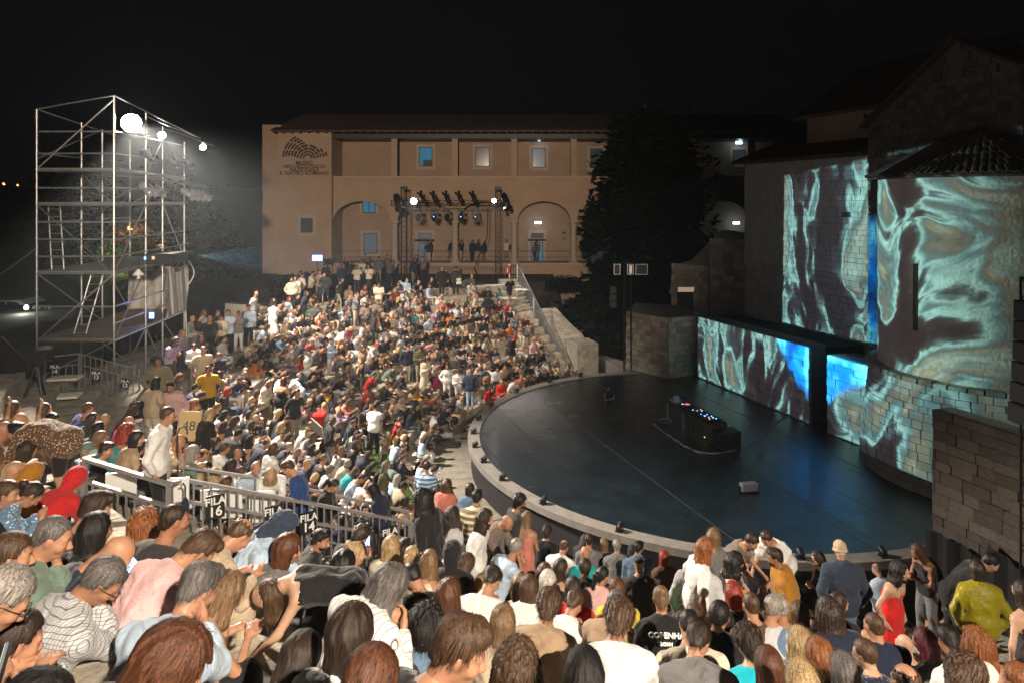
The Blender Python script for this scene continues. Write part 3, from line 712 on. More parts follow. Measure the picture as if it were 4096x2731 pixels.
# low kerb wedge right of it, at the stage
kb = thing('stone_kerb', 'low pinkish kerb corner beside the stage at the foot of the truss mast', 'kerb', (4.7, 35.2, Z0))
for (a, b) in ((px(598, 362, 37.5), px(627, 361, 35.5)), (px(598, 362, 37.5), px(629, 375, 33.9))):
    a.z = b.z = -8.9; mb = MB(); mb.bar(a, b, .3, .9); mb.build('kerb_stone', M['concrete'], kb)
# railings of the near stair opening
P0, P1, P2, P3 = (-6.25, 10.4), (-6.08, 9.7), (-4.74, 9.45), (-4.80, 10.0); PE, PF = (-1.82, 12.3), (-1.95, 12.8)
h_ = .95
def rp(p, ytop, Y=None): return Vector((p[0], p[1], (200-ytop)/F*p[1]-h_))
near_rail = railing('stair_opening_railing', 'near railing with row signs, stepping down beside the stair opening in the seats',
    [rp(P1, 458), rp(P2, 483.7), rp(P3, 479), rp(PE, 521.5)], h_, .125, .31, .1, w_=.06, bal=.024)
railing('stair_opening_railing', 'far railing of the stair opening, running behind the row signs', [rp(P1, 458), rp(P0, 453.4), rp((-4.3, 11.5), 477), rp(PF, 511)], h_, .36, .31, .1, w_=.05, bal=.022)
def row_sign(num, p, size, facing, label):
    t = thing('row_sign', label, 'sign', p, facing, 'black row number signs')
    q = MB().box((-.135*size, -.006, -.18*size), (.135*size, .006, .18*size)); q.build('board', M['signblk'], t, world=False)
    text_obj('lettering', 'FILA', .155*size, (0, -.012, .085*size), (R(90), 0, 0), M['signwht'], None, offset=.003).parent = t
    text_obj('lettering', str(num), .20*size, (0, -.012, -.075*size), (R(90), 0, 0), M['signwht'], None, offset=.004).parent = t
rdir = Vector((PE[0]-P3[0], PE[1]-P3[1], 0)); rn = Vector((rdir.y, -rdir.x, 0)).normalized(); rang = math.atan2(rdir.y, rdir.x)
def on_rail(pxx, drop):
    a = Vector(rp(P3, 479)); b = Vector(rp(PE, 521.5)); k = (pxx-512)/F
    t = (k*a.y-a.x)/((b.x-a.x)-k*(b.y-a.y)); p = a+(b-a)*t; return p+Vector((0, 0, h_-drop))+rn*.06
for num, pxx, lb in ((16, 214, 'black FILA 16 sign on the near railing'), (15, 272, 'black FILA 15 sign half hidden behind the dark hood'), (14, 307, 'black FILA 14 sign on the near railing, just right of the dark hood'),
                     (13, 360, 'second black FILA sign before the end post of the near railing, row 13'), (12, 388, 'black FILA 12 sign on the near railing, next to its end post')):
    row_sign(num, on_rail(pxx, .30), .98, rang*.9, lb)
Q = [px(44.6, 357, 17.2), px(79, 353, 17.8), px(127, 366, 18.9), px(139, 369, 19.3)]; hq = 1.0
railing('stair_opening_railing', 'thin railing with row signs under the scaffold tower at the far left', [q-Vector((0, 0, hq)) for q in Q], hq, .14, .28, .1, w_=.035, bal=.018)
q0_ = px(127, 366, 18.9)
for num, pp, lb in ((14, px(56.5, 368, 17.3), 'faint FILA 14 sign on the far left railing behind the video camera'), (13, px(98, 374, 18.0), 'faint FILA 13 sign on the far left railing'), (12, px(126.5, 382, 18.7), 'faint FILA 12 sign at the scaffold foot')):
    row_sign(num, pp+Vector((.0, -.08, 0)), .72, .12, lb)
# long railing round the top of the far seats, and the one left of the terrace
railing('terrace_railing', 'dark railing along the top of the far seats in front of the museum', [px(378, 284, 45.3)-Vector((0, 0, .0)), px(440, 282.5, 45.3), px(505, 283, 45.3)], 1.05, .16, mkey='blackm', w_=.04, bal=.016)
railing('path_railing', 'dark railing along the path behind the standing crowd on the upper left', [px(254, 332, 31), px(270, 330, 33), px(300, 322, 36), px(345, 300, 42)], 1.0, .16, mkey='blackm', w_=.04, bal=.018)
railing('portico_railing', 'thin railing across the arches of the museum portico', [Vector((fx(333), FY+.3, zf)), Vector((fx(633), FY+.3, zf))], .95, 1.2, .45, .1, mkey='blackm', w_=.03, bal=.015)
# row boards and foil blankets lying on the stone
M['foil'] = mat('silver_foil', (.75, .75, .76), .25, metal=.8, var=.1, bump=1, bscale=3)

# ================================================================ scaffold tower
SCF = dict(A=(-13.85, 19.9), B=(-11.6, 19.9), C=(-11.8, 22.0), D=(-11.9, 23.25), E=(-12.1, 25.2), A2=(-13.87, 22.0), A3=(-13.95, 23.25), A4=(-14.1, 25.2))
scf = thing('scaffold_tower', 'tall galvanised scaffold tower with plank decks, braces and a light canopy', 'scaffolding', (-12.8, 22, -5.6))
TOPZ = dict(A=2.65, B=3.05, C=2.8, D=2.5, E=2.15, A2=2.5, A3=2.4, A4=2.2)
rT = .03
def P_(k, z): return Vector((SCF[k][0], SCF[k][1], z))
for k in SCF:
    mb = MB(); mb.tube([P_(k, -5.6), P_(k, TOPZ[k])], rT, 8)
    z = -5.1
    while z < TOPZ[k]: mb.lathe([(.055, -.006), (.055, .006)], P_(k, z), 8); z += .5
    mb.build('standard', M['steel'], scf)
lv = [-4.1, -2.14, -.14, .86]
def led(a, b, z, z2=None): MB().tube([P_(a, z), P_(b, z if z2 is None else z2)], .026, 7).build('ledger', M['steel'], scf)
for z in (-4.1, -3.6, -3.1, -2.14, -1.64, -1.14, -.14, .86, 2.0):
    for a, b in (('B', 'C'), ('C', 'D'), ('D', 'E')): led(a, b, z)
    if z not in (-3.6,): led('A', 'B', z)
    if z in (-2.14, -.14, .86, -4.1):
        for a, b in (('A', 'A2'), ('A2', 'A3'), ('A3', 'A4'), ('C', 'A2'), ('D', 'A3'), ('E', 'A4')): led(a, b, z)
for z in (.36, -.64, 1.36):
    for a, b in (('A', 'B'), ('B', 'C'), ('A', 'A2'), ('A3', 'A4')): led(a, b, z)
for (a, za, b, zb) in (('A4', -4.1, 'E', -2.14), ('A4', -.14, 'E', .86), ('A', -4.1, 'B', -2.14), ('B', -5.6, 'C', -4.1), ('C', -.14, 'D', .86), ('D', -5.6, 'C', -4.1), ('A2', -4.1, 'C', -5.6), ('A3', -.14, 'D', .86), ('A', .9, 'B', 2.95), ('A', -5.2, 'B', -4.1), ('B', -4.1, 'C', -2.14), ('B', -2.14, 'C', -.14), ('E', -4.1, 'D', -2.14), ('E', -2.14, 'D', -.14), ('A2', .86, 'B', -.14),
                       ('A', -.14, 'A3', -2.14), ('A', -2.14, 'A3', -4.1), ('A', 1.2, 'A3', 2.4), ('A2', -1.6, 'B', -2.14), ('D', -4.1, 'E', -5.6), ('C', .86, 'D', 2.0), ('A3', -2.14, 'A4', -4.1)):
    MB().tube([P_(a, za), P_(b, zb)], .024, 7).build('diagonal_brace', M['steel'], scf)
def deck_(poly, z, n):
    (ax, ay), (bx, by), (cx_, cy_), (dx_, dy_) = poly
    for i in range(n):
        t0, t1 = i/n+.01, (i+1)/n-.01
        p = [(ax+(dx_-ax)*t0, ay+(dy_-ay)*t0), (bx+(cx_-bx)*t0, by+(cy_-by)*t0), (bx+(cx_-bx)*t1, by+(cy_-by)*t1), (ax+(dx_-ax)*t1, ay+(dy_-ay)*t1)]
        MB().prism([(q[0], q[1], z+.03) for q in p], (0, 0, .05)).build('deck_plank', M['steel'] if z > -3 else M['wood'], scf)
for z in (-4.1, -2.14, -.14, .86):
    deck_([SCF['A'], SCF['B'], SCF['C'], SCF['A2']], z, 6)
    if z < 0: deck_([SCF['A2'], SCF['C'], SCF['D'], SCF['A3']], z, 4); deck_([SCF['A3'], SCF['D'], SCF['E'], SCF['A4']], z, 6)
for (x0_, y0_, z0_, z1_) in ((-13.5, 20.3, -2.1, -.14), (-13.0, 20.5, -4.1, -2.2)):
    lad = MB()
    for s in (-.18, .18): lad.tube([(x0_+s, y0_, z0_), (x0_+s-.35*(1 if z0_ > -3 else -1), y0_+.35, z1_)], .02, 6)
    lad.build('ladder_rail', M['steel'], scf)
    for i in range(8):
        t = (i+.5)/8; xx = x0_-.35*(1 if z0_ > -3 else -1)*t
        MB().tube([(xx-.18, y0_+.35*t, z0_+(z1_-z0_)*t), (xx+.18, y0_+.35*t, z0_+(z1_-z0_)*t)], .014, 6).build('ladder_rung', M['steel'], scf)
# canopy rafters
for (a, b) in ((P_('B', 3.05), px(200, 148, 25.6)+Vector((0, 0, .35))), (P_('A', 2.65), P_('A4', 2.2)), (P_('A', 2.65), P_('B', 3.05)), (P_('D', 2.45), px(214, 146, 25.4)), (P_('C', 2.7), px(195, 137, 24)), (px(170, 130, 22.5), px(214, 146, 25.4))):
    MB().tube([a, b], .022, 6).build('canopy_rafter', M['steel'], scf)
for (a, b) in ((px(-10, 282, 21), P_('A', -1.4)), (px(2, 337, 17), P_('A', -5))): MB().tube([a, b], .024, 6).build('raking_brace', M['steel'], scf)
tp = thing('tarpaulin', 'crumpled pale tarpaulin tied to the back corner of the scaffold tower', 'tarpaulin', P_('D', -3.9))
mb = MB(); n = 30; mm = 12; g = []
for j in range(mm+1):
    for i in range(n+1):
        u = i/n; v = j/mm; base = P_('D', 0)*(1-u)+P_('E', 0)*u+Vector((.10, 0, 0)); 
        g.append((base.x+.05*math.sin(u*19+v*3)+.04*math.sin(u*41+v*7), base.y+.03*math.sin(v*9+u*12), -4.0+(1.62+.12*math.sin(u*9)-.12*u)*v))
g2 = []
fs = [(j*(n+1)+i, j*(n+1)+i+1, (j+1)*(n+1)+i+1, (j+1)*(n+1)+i) for j in range(mm) for i in range(n)]
mb.add(g, fs)
g = []
for j in range(mm+1):
    for i in range(n+1):
        u = i/n; v = j/mm; base = P_('E', 0)*(1-u)+P_('A4', 0)*u; g.append((base.x, base.y-.1+.05*math.sin(u*17+v*3), -4.0+(1.5+.1*math.sin(u*7))*v))
mb.add(g, fs); mb.build('sheet', M['tarp'], tp, smooth=True, fix=False)
# floodlights
def floodlight(p, target, label, s=1.0, m='lamp'):
    t = thing('floodlight', label, 'floodlight', p, group='floodlights on the scaffold tower'); d = (Vector(target)-Vector(p)).normalized()
    MB().lathe([(0, -.26*s), (.09*s, -.24*s), (.12*s, -.1*s), (.17*s, .02*s), (.17*s, .05*s), (.155*s, .05*s)], (0, 0, 0), 20, axis=d).build('lamp_body', M['blackm'], t, world=False, smooth=True)
    MB().lathe([(0, .035*s), (.155*s, .035*s)], (0, 0, 0), 20, axis=d).build('lens', E[m], t, world=False)
    MB().tube([(0, 0, .05), (0, 0, .45)], .015, 6).build('hanger', M['blackm'], t, world=False)
    return t
floodlight(LAMP_A, (0, 3, -1), 'largest dazzling white floodlight at the top of the scaffold tower', 1.8)
fa = bpy.data.objects[-1] if False else [o_ for o_ in COL.objects if o_.name.startswith('floodlight') and o_.type == 'EMPTY'][0]
MB().lathe([(0, 0), (.42, 0), (.42, .01), (0, .01)], (.25, -.25, -.36), 20).build('barn_door', M['blackm'], fa, world=False)  # disc added under the lamp to keep its light off the bare stone
floodlight(LAMP_B, (0, 8, -3), 'second white floodlight, right of the dazzling one under the canopy', .8, 'lamp')
floodlight(LAMP_C, (0, 8, -3), 'small white floodlight at the tip of the scaffold canopy', .7, 'lamp')
bar_ = thing('lighting_bar', 'sloping steel bar that carries theatre lamps off the scaffold tower', 'bar', px(140.6, 178, 21.8))
MB().tube([px(140.6, 177, 21.8), px(169, 181, 23.6)], .028, 8).build('upper_tube', M['steel'], bar_)
MB().tube([px(178, 182.5, 24.3), px(205, 185.5, 26.2)], .028, 8).build('end_tube', M['steel'], bar_)
MB().tube([px(114, 168, 20.1), px(184, 180, 24.9)], .04, 8).build('main_tube', M['steel'], bar_)
M['grey_lamp'] = mat('grey_lamp_body', (.42, .42, .46), .4, metal=.5, var=0)
def theatre_lamp(p, d, label, s=1, key='grey_lamp', grp='theatre lamps on the scaffold bar'):
    t = thing('theatre_lamp', label, 'stage light', p, group=grp); d = Vector(d).normalized()
    MB().lathe([(0, -.2*s), (.08*s, -.19*s), (.1*s, -.1*s), (.1*s, .05*s), (.08*s, .1*s), (.085*s, .22*s), (.075*s, .22*s), (.07*s, .12*s), (0, .1*s)], (0, 0, -.22*s), 14, axis=d).build('lamp_body', M[key], t, world=False, smooth=True)
    y = MB(); y.bar((-.11*s, 0, -.22*s), (-.11*s, 0, -.04*s), .015, .03); y.bar((.11*s, 0, -.22*s), (.11*s, 0, -.04*s), .015, .03); y.bar((-.12*s, 0, -.04*s), (.12*s, 0, -.04*s), .03, .015); y.bar((0, 0, -.04*s), (0, 0, .02), .02); y.build('yoke', M['blackm'], t, world=False)
    a = MB(); e1 = d.orthogonal().normalized()
    for k in range(4):
        q = Quaternion(d, math.pi/2*k)@e1; r_ = Quaternion(d, math.pi/2*k+math.pi/2)@e1
        a.obox(Vector((0, 0, -.22*s))+d*.27*s+q*.1*s, r_*.07*s, d*.05*s+q*.02*s, q.cross(r_)*.004)
    a.build('barn_doors', M[key], t, world=False)
for i, (xx, yy, YY, lb) in enumerate(((144.5, 179, 22.1, 'leftmost grey theatre lamp under the scaffold bar'), (150, 180, 22.5, 'second grey theatre lamp under the scaffold bar'), (158, 181, 23, 'third grey theatre lamp, before the thick post'),
        (168, 183, 23.6, 'dark theatre lamp between the two halves of the scaffold bar'), (186, 185, 25, 'grey theatre lamp just right of the scaffold corner post'), (191.5, 185.5, 25.4, 'second bright lamp on the overhanging end of the bar'),
        (197, 186, 25.8, 'third bright lamp on the overhanging end of the bar'), (202.5, 186.5, 26.1, 'outermost theatre lamp on the scaffold bar'))):
    theatre_lamp(px(xx, yy+.6, YY), (.9, -.25, -.55) if i > 3 else (.75, -.5, -.5), lb, 1.15, 'grey_lamp' if i != 3 else 'blackm')
for (xx, yy, YY, lb) in ((172, 153, 24, 'tilted dark theatre lamp hanging under the canopy'), (184, 155, 24.8, 'small tilted lamp below the canopy next to the corner post'), (147, 146, 22, 'lamp with a bright cap hanging right below the big floodlight')):
    theatre_lamp(px(xx, yy, YY), (.8, -.3, -.5), lb, 1.2, 'blackm')
pj = thing('video_projector', 'black projector with a blue light on the middle scaffold deck', 'projector', px(150, 259, 22))
b0 = px(150, 257, 22); MB().box((b0.x-.1, b0.y-.1, -2.06), (b0.x+.75, b0.y+1.0, -1.72)).build('projector_body', M['blackm'], pj)
MB().box((b0.x-.13, b0.y-.13, -1.9), (b0.x-.08, b0.y-.101, -1.82)).build('status_light', E['led'], pj); MB().box((b0.x+.12, b0.y-.13, -1.9), (b0.x+.2, b0.y-.101, -1.8)).build('status_light', E['warm'], pj)
# operator's small blue lamp on the low deck, pendant lamp
t = thing('work_lamp', 'small rectangular blue lit lamp clipped to the low scaffold deck', 'lamp', px(152, 315, 21.9)); MB().box((-.09, -.03, -.11), (.09, .03, .11)).build('housing', M['blackm'], t, world=False); MB().box((-.075, -.045, -.095), (.075, -.031, .095)).build('panel', E['blue'], t, world=False)
point('work_lamp_glow', px(152, 315, 21.7), 8, (.2, .35, 1), .05)
t = thing('pendant_lamp', 'white work lamp hanging below the middle scaffold deck', 'lamp', px(138.3, 273, 21)); MB().lathe([(.03, .12), (.05, .1), (.17, -.06), (.16, -.06)], (0, 0, 0), 14).build('lamp_shade', M['white'], t, world=False); MB().lathe([(.0, -.2), (.05, -.16), (.03, -.06)], (0, 0, 0), 10).build('bulb', M['white'], t, world=False); MB().tube([(0, 0, .1), (0, 0, .5)], .01, 5).build('cord', M['blackm'], t, world=False)
c = MB(); pts = [P_('E', -2.1)+Vector((.03+.33*math.sin(u*math.pi), 0, -1.15*u)) for u in [i/12 for i in range(13)]]+[P_('E', -5.4)+Vector((.1, 0, 0))]; c.tube(pts, .02, 6); tag(c.build('cable', M['white']), 'pale cable looping down the corner post of the scaffold tower', 'cable')

# ================================================================ truss gate before the museum
def truss(name_parent, a, b, wd_=.36, n=12, r=.022, mkey='blackm', part='truss_section'):
    a = Vector(a); b = Vector(b); d = (b-a).normalized(); up = Vector((0, 0, 1)) if abs(d.z) < .9 else Vector((0, 1, 0)); s = d.cross(up).normalized()*wd_/2; u = s.cross(d).normalized()*wd_/2; mb = MB()
    cs = [s+u, s-u, -s-u, -s+u]
    for c in cs: mb.tube([a+c, b+c], r, 6)
    for k in range(n):
        p = a+(b-a)*k/n; q = a+(b-a)*(k+1)/n
        for i in range(4):
            mb.tube([p+cs[i], q+cs[(i+1) % 4]], r*.5, 4, cap=False); 
    for p in (a, b):
        for i in range(4): mb.tube([p+cs[i], p+cs[(i+1) % 4]], r, 5)
    return mb.build(part, M[mkey], name_parent)
gate = thing('truss_gate', 'black lighting truss gate standing at the top of the far seats', 'truss', (-6.9, 45.7, -5.4))
for pxx in (404, 498):
    p = px(pxx, 200, 45.8); truss(gate, (p.x, p.y, -5.4), (p.x, p.y, .78), .36, 18)
    MB().box((p.x-.22, p.y-.22, .79), (p.x+.22, p.y+.22, .92)).build('tower_head', M['blackm'], gate)
p = px(391.5, 203, 45.4); q = px(509, 203, 45.4); truss(gate, (p.x, 45.35, -.2), (q.x, 45.35, -.2), .36, 22, part='crossbeam')
labs = ['moving head lamp in a clear rain dome, leftmost under the truss', 'second moving head lamp under the truss, blue glint', 'third moving head lamp, dark, in the middle of the truss', 'fourth moving head lamp under the truss, blue glint', 'moving head lamp in a clear dome, rightmost under the truss']
M['dome'] = mat('clear_rain_dome', (.5, .5, .5), .15, var=0, alpha=.16)
for xx, lb in zip((418, 434, 447, 461, 475.5), labs):
    t = thing('moving_head_lamp', lb, 'stage light', px(xx, 207, 45.35), group='moving heads on the truss gate')
    MB().box((-.2, -.16, -.30), (.2, .16, -.12)).build('base', M['blackm'], t, world=False, bevel=.02)
    q = MB(); q.prism([(-.23, -.07, -.26), (.23, -.07, -.26), (.23, -.07, -.78), (.17, -.07, -.78), (.17, -.07, -.33), (-.17, -.07, -.33), (-.17, -.07, -.78), (-.23, -.07, -.78)], (0, .14, 0)); q.build('yoke', M['blackm'], t, world=False)
    MB().lathe([(0, -.3), (.1, -.28), (.16, -.1), (.15, .12), (.11, .2), (0, .18)], (0, 0, -.72), 16, axis=(0, -.5, -.85)).build('head', M['blackm'], t, world=False, smooth=True)
    if lb.find('clear') > 0 or 'clear' in lb: MB().lathe([(.16, -.08), (.26, -.4), (.4, -1.0)], (0, 0, 0), 16).build('rain_dome', M['dome'], t, world=False, smooth=True)
    if 'blue' in lb or 'rightmost' in lb: MB().box((-.03, -.25, -.66), (.03, -.22, -.6)).build('glint', E['led'], t, world=False)
for xx, lb in ((422, 'small spot on top of the truss, beside the left tower'), (434.5, 'second small spot on top of the truss'), (447, 'third small spot on top of the truss'), (460, 'fourth small spot on top of the truss'), (474, 'fifth small spot on top of the truss')):
    theatre_lamp(px(xx, 195.5, 45.3)+Vector((0, 0, .15)), (-.4, .2, .9), lb, 1.5, 'blackm', 'small spots on the truss gate')
for pp, lb, k in ((px(397.5, 197, 45.2), 'pair of dark theatre lamps outside the left truss tower', .6), (px(505, 196, 45.2), 'dark theatre lamp outside the right truss tower', .6)):
    theatre_lamp(pp+Vector((0, 0, .3)), (.3, -.5, -.8), lb, 2.4, 'blackm', 'side lamps of the truss gate')
for P, lb, s in ((LAMP_T1, 'glaring round white lamp beside the left truss tower', 1.15), (LAMP_T2, 'smaller glaring white lamp beside the right truss tower', .8)):
    t = thing('truss_lamp', lb, 'floodlight', P, group='lit lamps on the truss gate'); MB().lathe([(0, -.2), (.14, -.18), (.2, 0), (.2, .05)], (0, 0, 0), 18, axis=(0, -.95, -.3)).build('housing', M['blackm'], t, world=False, smooth=True)
    MB().lathe([(0, .03), (.19*s, .03)], (0, 0, 0), 18, axis=(0, -.95, -.3)).build('lens', E['lampw'], t, world=False)
c = MB(); a = px(488, 207, 45.5); b = px(483, 285, 45.5); c.tube([a, a+Vector((-.05, 0, -2)), Vector((b.x-.6, b.y, -4.6)), b], .035, 6); tag(c.build('cable', M['blackm']), 'thick black cable hanging from the truss beside its right tower', 'cable')
# blue lit panel on a pole, upper left of seats
pb = px(317.5, 257.8, 41); t = thing('blue_lamp', 'rectangular blue lit lamp on a thin pole above the upper left crowd', 'lamp', (pb.x, pb.y, -6)); MB().tube([(pb.x, pb.y, -6), (pb.x, pb.y, pb.z-.15)], .02, 6).build('pole', M['blackm'], t); MB().box((pb.x-.32, pb.y-.06, pb.z-.2), (pb.x+.32, pb.y+.04, pb.z+.2)).build('housing', M['blackm'], t); MB().box((pb.x-.3, pb.y-.075, pb.z-.17), (pb.x+.3, pb.y-.062, pb.z+.17)).build('panel', E['blue'], t)
point('blue_lamp_glow', pb+Vector((0, -.3, 0)), 40, (.15, .3, 1), .15)
# fire sign at the staircase head
pf = px(507.6, 270, 45.0); t = thing('fire_sign', 'small red fire extinguisher sign at the head of the far staircase', 'sign', pf); MB().box((-.16, -.01, -.26), (.16, .01, .26)).build('board', M['red'], t, world=False); q = MB(); q.box((-.03, -.018, -.14), (.03, -.011, .08)); q.box((-.05, -.018, .09), (.06, -.011, .12)); q.build('pictogram', M['signwht'], t, world=False)
# ================================================================ truss mast at the pier with lamps and hung speaker
mast = thing('truss_mast', 'black truss mast with lamp boxes at its head in front of the stone pier', 'truss', (5.75, 33.9, Z0))
truss(mast, (5.75, 33.95, Z0), (5.75, 33.95, -3.1), .34, 18); MB().tube([(5.0, 33.9, -3.35), (6.6, 33.9, -3.35)], .03, 7).build('crossbar', M['blackm'], mast)
for i, (xx, lb) in enumerate(((5.15, 'leftmost dark lamp box on the mast at the pier'), (5.8, 'middle lamp box with a pale lit edge on the mast at the pier'), (6.35, 'wide lamp box with a metal rim on the mast at the pier'))):
    t = thing('lamp_box', lb, 'stage light', (xx, 33.6, -3.35), group='lamp boxes on the mast'); w_ = .16 if i < 2 else .3
    MB().box((-w_, -.15, -.3), (w_, .15, .22)).build('housing', M['blackm'], t, world=False)
    q = MB(); 
    for (a, b) in (((-w_, -.17, -.3), (-w_+.03, -.151, .22)), ((w_-.03, -.17, -.3), (w_, -.151, .22)), ((-w_+.03, -.17, .19), (w_-.03, -.151, .22)), ((-w_+.03, -.17, -.3), (w_-.03, -.151, -.27))): q.box(a, b)
    q.build('rim', M['steel'], t, world=False)
    if i == 1: MB().box((-.05, -.168, -.24), (.08, -.152, .16)).build('lit_face', emitmat('dim_pale_lens', (1, .7, .5), .5), t, world=False)
for (cx_, cy_, z0_, n, lb, tl) in ((4.98, 33.7, -4.4, 3, 'black hanging speaker column beside the mast at the pier', 0), (9.32, 12.0, -1.95, 6, 'tall black speaker column at the right edge, in front of the apse', .07)):
    t = thing('speaker_column', lb, 'loudspeaker', (cx_, cy_, z0_))
    for k in range(n):
        a = .05*k*tl*4; w_ = .3 if n == 3 else .34; q = MB(); q.obox((-.06*k*k*tl, 0, -.36*k), (w_*.5 if n == 3 else w_, 0, 0), (0, .24, 0), (math.sin(a)*.1, 0, .17)); q.build('cabinet', M['blackm'], t, world=False, bevel=.015)
mast2 = thing('truss_mast', 'dark truss mast behind the speaker column at the right edge', 'truss', (9.35, 12.1, Z0)); truss(mast2, (9.35, 12.15, Z0), (9.35, 12.15, -1.4), .34, 20)
# lit notice by the arch
pn = px(689, 300, 36.9); t = thing('notice_board', 'small framed notice with a bright top edge in front of the stone arch', 'sign', pn); MB().box((-.6, 0, -.7), (.6, .06, .7)).build('board', M['blackm'], t, world=False)
q = MB(); q.box((-.6, -.03, .45), (.6, -.002, .7)); q.box((.42, -.03, -.6), (.56, -.002, .44)); q.build('lit_strip', emitmat('dim_warm_strip', (1, .72, .5), .35), t, world=False)

# ================================================================ things on the stage
tb = thing('mixing_table', 'long black folding table with a cloth end, standing on the dark stage', 'table', (6.3, 25.2, SZ))
ta = (Vector((6.75, 23.7, 0))-Vector((5.85, 26.6, 0))).normalized(); tn = Vector((-ta.y, ta.x, 0)); TC0 = Vector((5.85, 26.6, SZ))
def tpt(u, v, z=.76): return TC0+ta*u+tn*v+Vector((0, 0, z))
M['tabletop'] = mat('dark_table_top', (.03, .03, .032), .4, var=.1)
MB().prism([tpt(0, 0, .72), tpt(3.05, 0, .72), tpt(3.05, .8, .72), tpt(0, .8, .72)], (0, 0, .04)).build('tabletop', M['tabletop'], tb)
for u in (.25, 1.35):
    for v in (.08, .72): MB().tube([tpt(u, v, .72), tpt(u+.04, v, 0)], .02, 6).build('leg', M['steel'], tb)
M['cloth2'] = mat('faded_black_cloth', (.045, .045, .045), .9, var=.2, bump=.5, bscale=6)
mb = MB(); n = 30; ring = [(1.75, 0), (3.07, -.02), (3.07, .82), (1.75, .82)]
P = []
for (a, b) in zip(ring[:-1], ring[1:]):
    for i in range(n): u = a[0]+(b[0]-a[0])*i/n; v = a[1]+(b[1]-a[1])*i/n; wv = .025*math.sin(i*.9); P.append((u+wv*.4, v+(wv if b[1] == a[1] or abs(b[1]-a[1]) < .05 else 0)))
for p, q in zip(P[:-1], P[1:]): mb.add([tpt(p[0], p[1], .715), tpt(q[0], q[1], .715), tpt(q[0]*1.0, q[1]+.0, .01), tpt(p[0], p[1], .01)], [(0, 1, 2, 3)])
mb.build('cloth', M['cloth2'], tb, smooth=True)
def gear(name, label, cat, u0, v0, u1, v1, h, leds=(), key='blackm'):
    t = thing(name, label, cat, tpt(u0, v0)); MB().prism([tpt(u0, v0, .762), tpt(u1, v0, .762), tpt(u1, v1, .762), tpt(u0, v1, .762)], (0, 0, h)).build('case', M[key], t, bevel=.006)
    for (u, v, m_, s) in leds:
        uu = u0+(u1-u0)*u; vv = v0+(v1-v0)*v; MB().prism([tpt(uu-s, vv-s, .763+h), tpt(uu+s, vv-s, .763+h), tpt(uu+s, vv+s, .763+h), tpt(uu-s, vv+s, .763+h)], (0, 0, .008)).build('button', E[m_], t)
    for i in range(8):
        uu = u0+(u1-u0)*(.12+.11*i); vv = v0+(v1-v0)*(.3+.3*(i % 2)); MB().lathe([(.012, 0), (.012, .02), (0, .02)], tpt(uu, vv, .763+h), 8).build('knob', M['steel'], t)
gear('effects_unit', 'flat grey effects unit at the far end of the mixing table', 'audio gear', .15, .2, .5, .6, .05, key='grey_lamp')
gear('media_player', 'player with a glowing red and white screen on the mixing table', 'audio gear', .95, .15, 1.3, .6, .09, [(.5, .6, 'redl', .08), (.3, .25, 'phone', .03)])
gear('audio_mixer', 'mixer with blue lights in the middle of the table', 'audio gear', 1.75, .12, 2.15, .62, .1, [(.2, .2, 'led', .018), (.5, .4, 'phone', .02), (.7, .7, 'led', .02), (.3, .8, 'orange', .012)])
gear('audio_mixer', 'long control surface with many small blue lights at the near end of the table', 'audio gear', 2.2, .12, 2.95, .66, .08, [(.1, .3, 'led', .02), (.25, .6, 'phone', .022), (.4, .3, 'led', .024), (.52, .7, 'led', .018), (.62, .4, 'phone', .018), (.75, .6, 'led', .022), (.85, .25, 'orange', .014), (.9, .7, 'led', .02)])
t = thing('laptop', 'open silver laptop at the far end of the mixing table', 'laptop', tpt(.55, .3)); MB().prism([tpt(.55, .2, .763), tpt(.9, .2, .763), tpt(.9, .45, .763), tpt(.55, .45, .763)], (0, 0, .015)).build('keyboard', M['steel'], t); MB().prism([tpt(.55, .2, .78), tpt(.55, .45, .78), tpt(.47, .45, 1.0), tpt(.47, .2, 1.0)], ta*.01).build('screen', M['steel'], t)
t = thing('monitor_speaker', 'black stage speaker on the floor at the near end of the mixing table', 'loudspeaker', tpt(3.3, .5, 0)); MB().prism([tpt(3.15, .2, 0), tpt(3.75, .2, 0), tpt(3.7, .95, 0), tpt(3.15, .95, 0)], (0, 0, .62)).build('cabinet', M['blackm'], t, bevel=.03); MB().prism([tpt(3.2, .185, .08), tpt(3.68, .185, .08), tpt(3.68, .185, .55), tpt(3.2, .185, .55)], -tn*.01).build('grille', M['black'], t)
MB().prism([tpt(3.0, -.06, .28), tpt(3.04, -.06, .28), tpt(3.04, -.06, .31), tpt(3.0, -.06, .31)], -tn*.01).build('status_light', E['green'], t)
M['cable'] = mat('grey_cable', (.28, .29, .31), .6, var=0); M['cableb'] = mat('blue_cable', (.10, .22, .35), .5, var=0)
cb = thing('floor_cables', 'bundle of grey cables curling over the stage floor round the table', 'cable', (6, 24, SZ))
for k in range(3):
    o = .03*k; pts = [(5.35+o, 26.0), (5.5+o, 25.2), (5.75, 24.4+o), (5.95, 23.6+o), (6.3+o, 23.0+o), (6.9, 22.9+o), (7.7, 23.3+o), (8.8, 24.2+o*2), (10.2, 26.2+o), (11.0, 27.1)]
    P = []
    for i in range(len(pts)-1):
        for s in range(5): t_ = s/5; P.append((pts[i][0]+(pts[i+1][0]-pts[i][0])*t_+.03*math.sin(i*2+s+k), pts[i][1]+(pts[i+1][1]-pts[i][1])*t_+.03*math.cos(i+s*1.3+k), SZ+.012))
    MB().tube(P, .009, 5).build('cable', M['cable'], cb)
ct = MB(); c0 = px(665.5, 420.5, 26.3); c0.z = SZ+.02
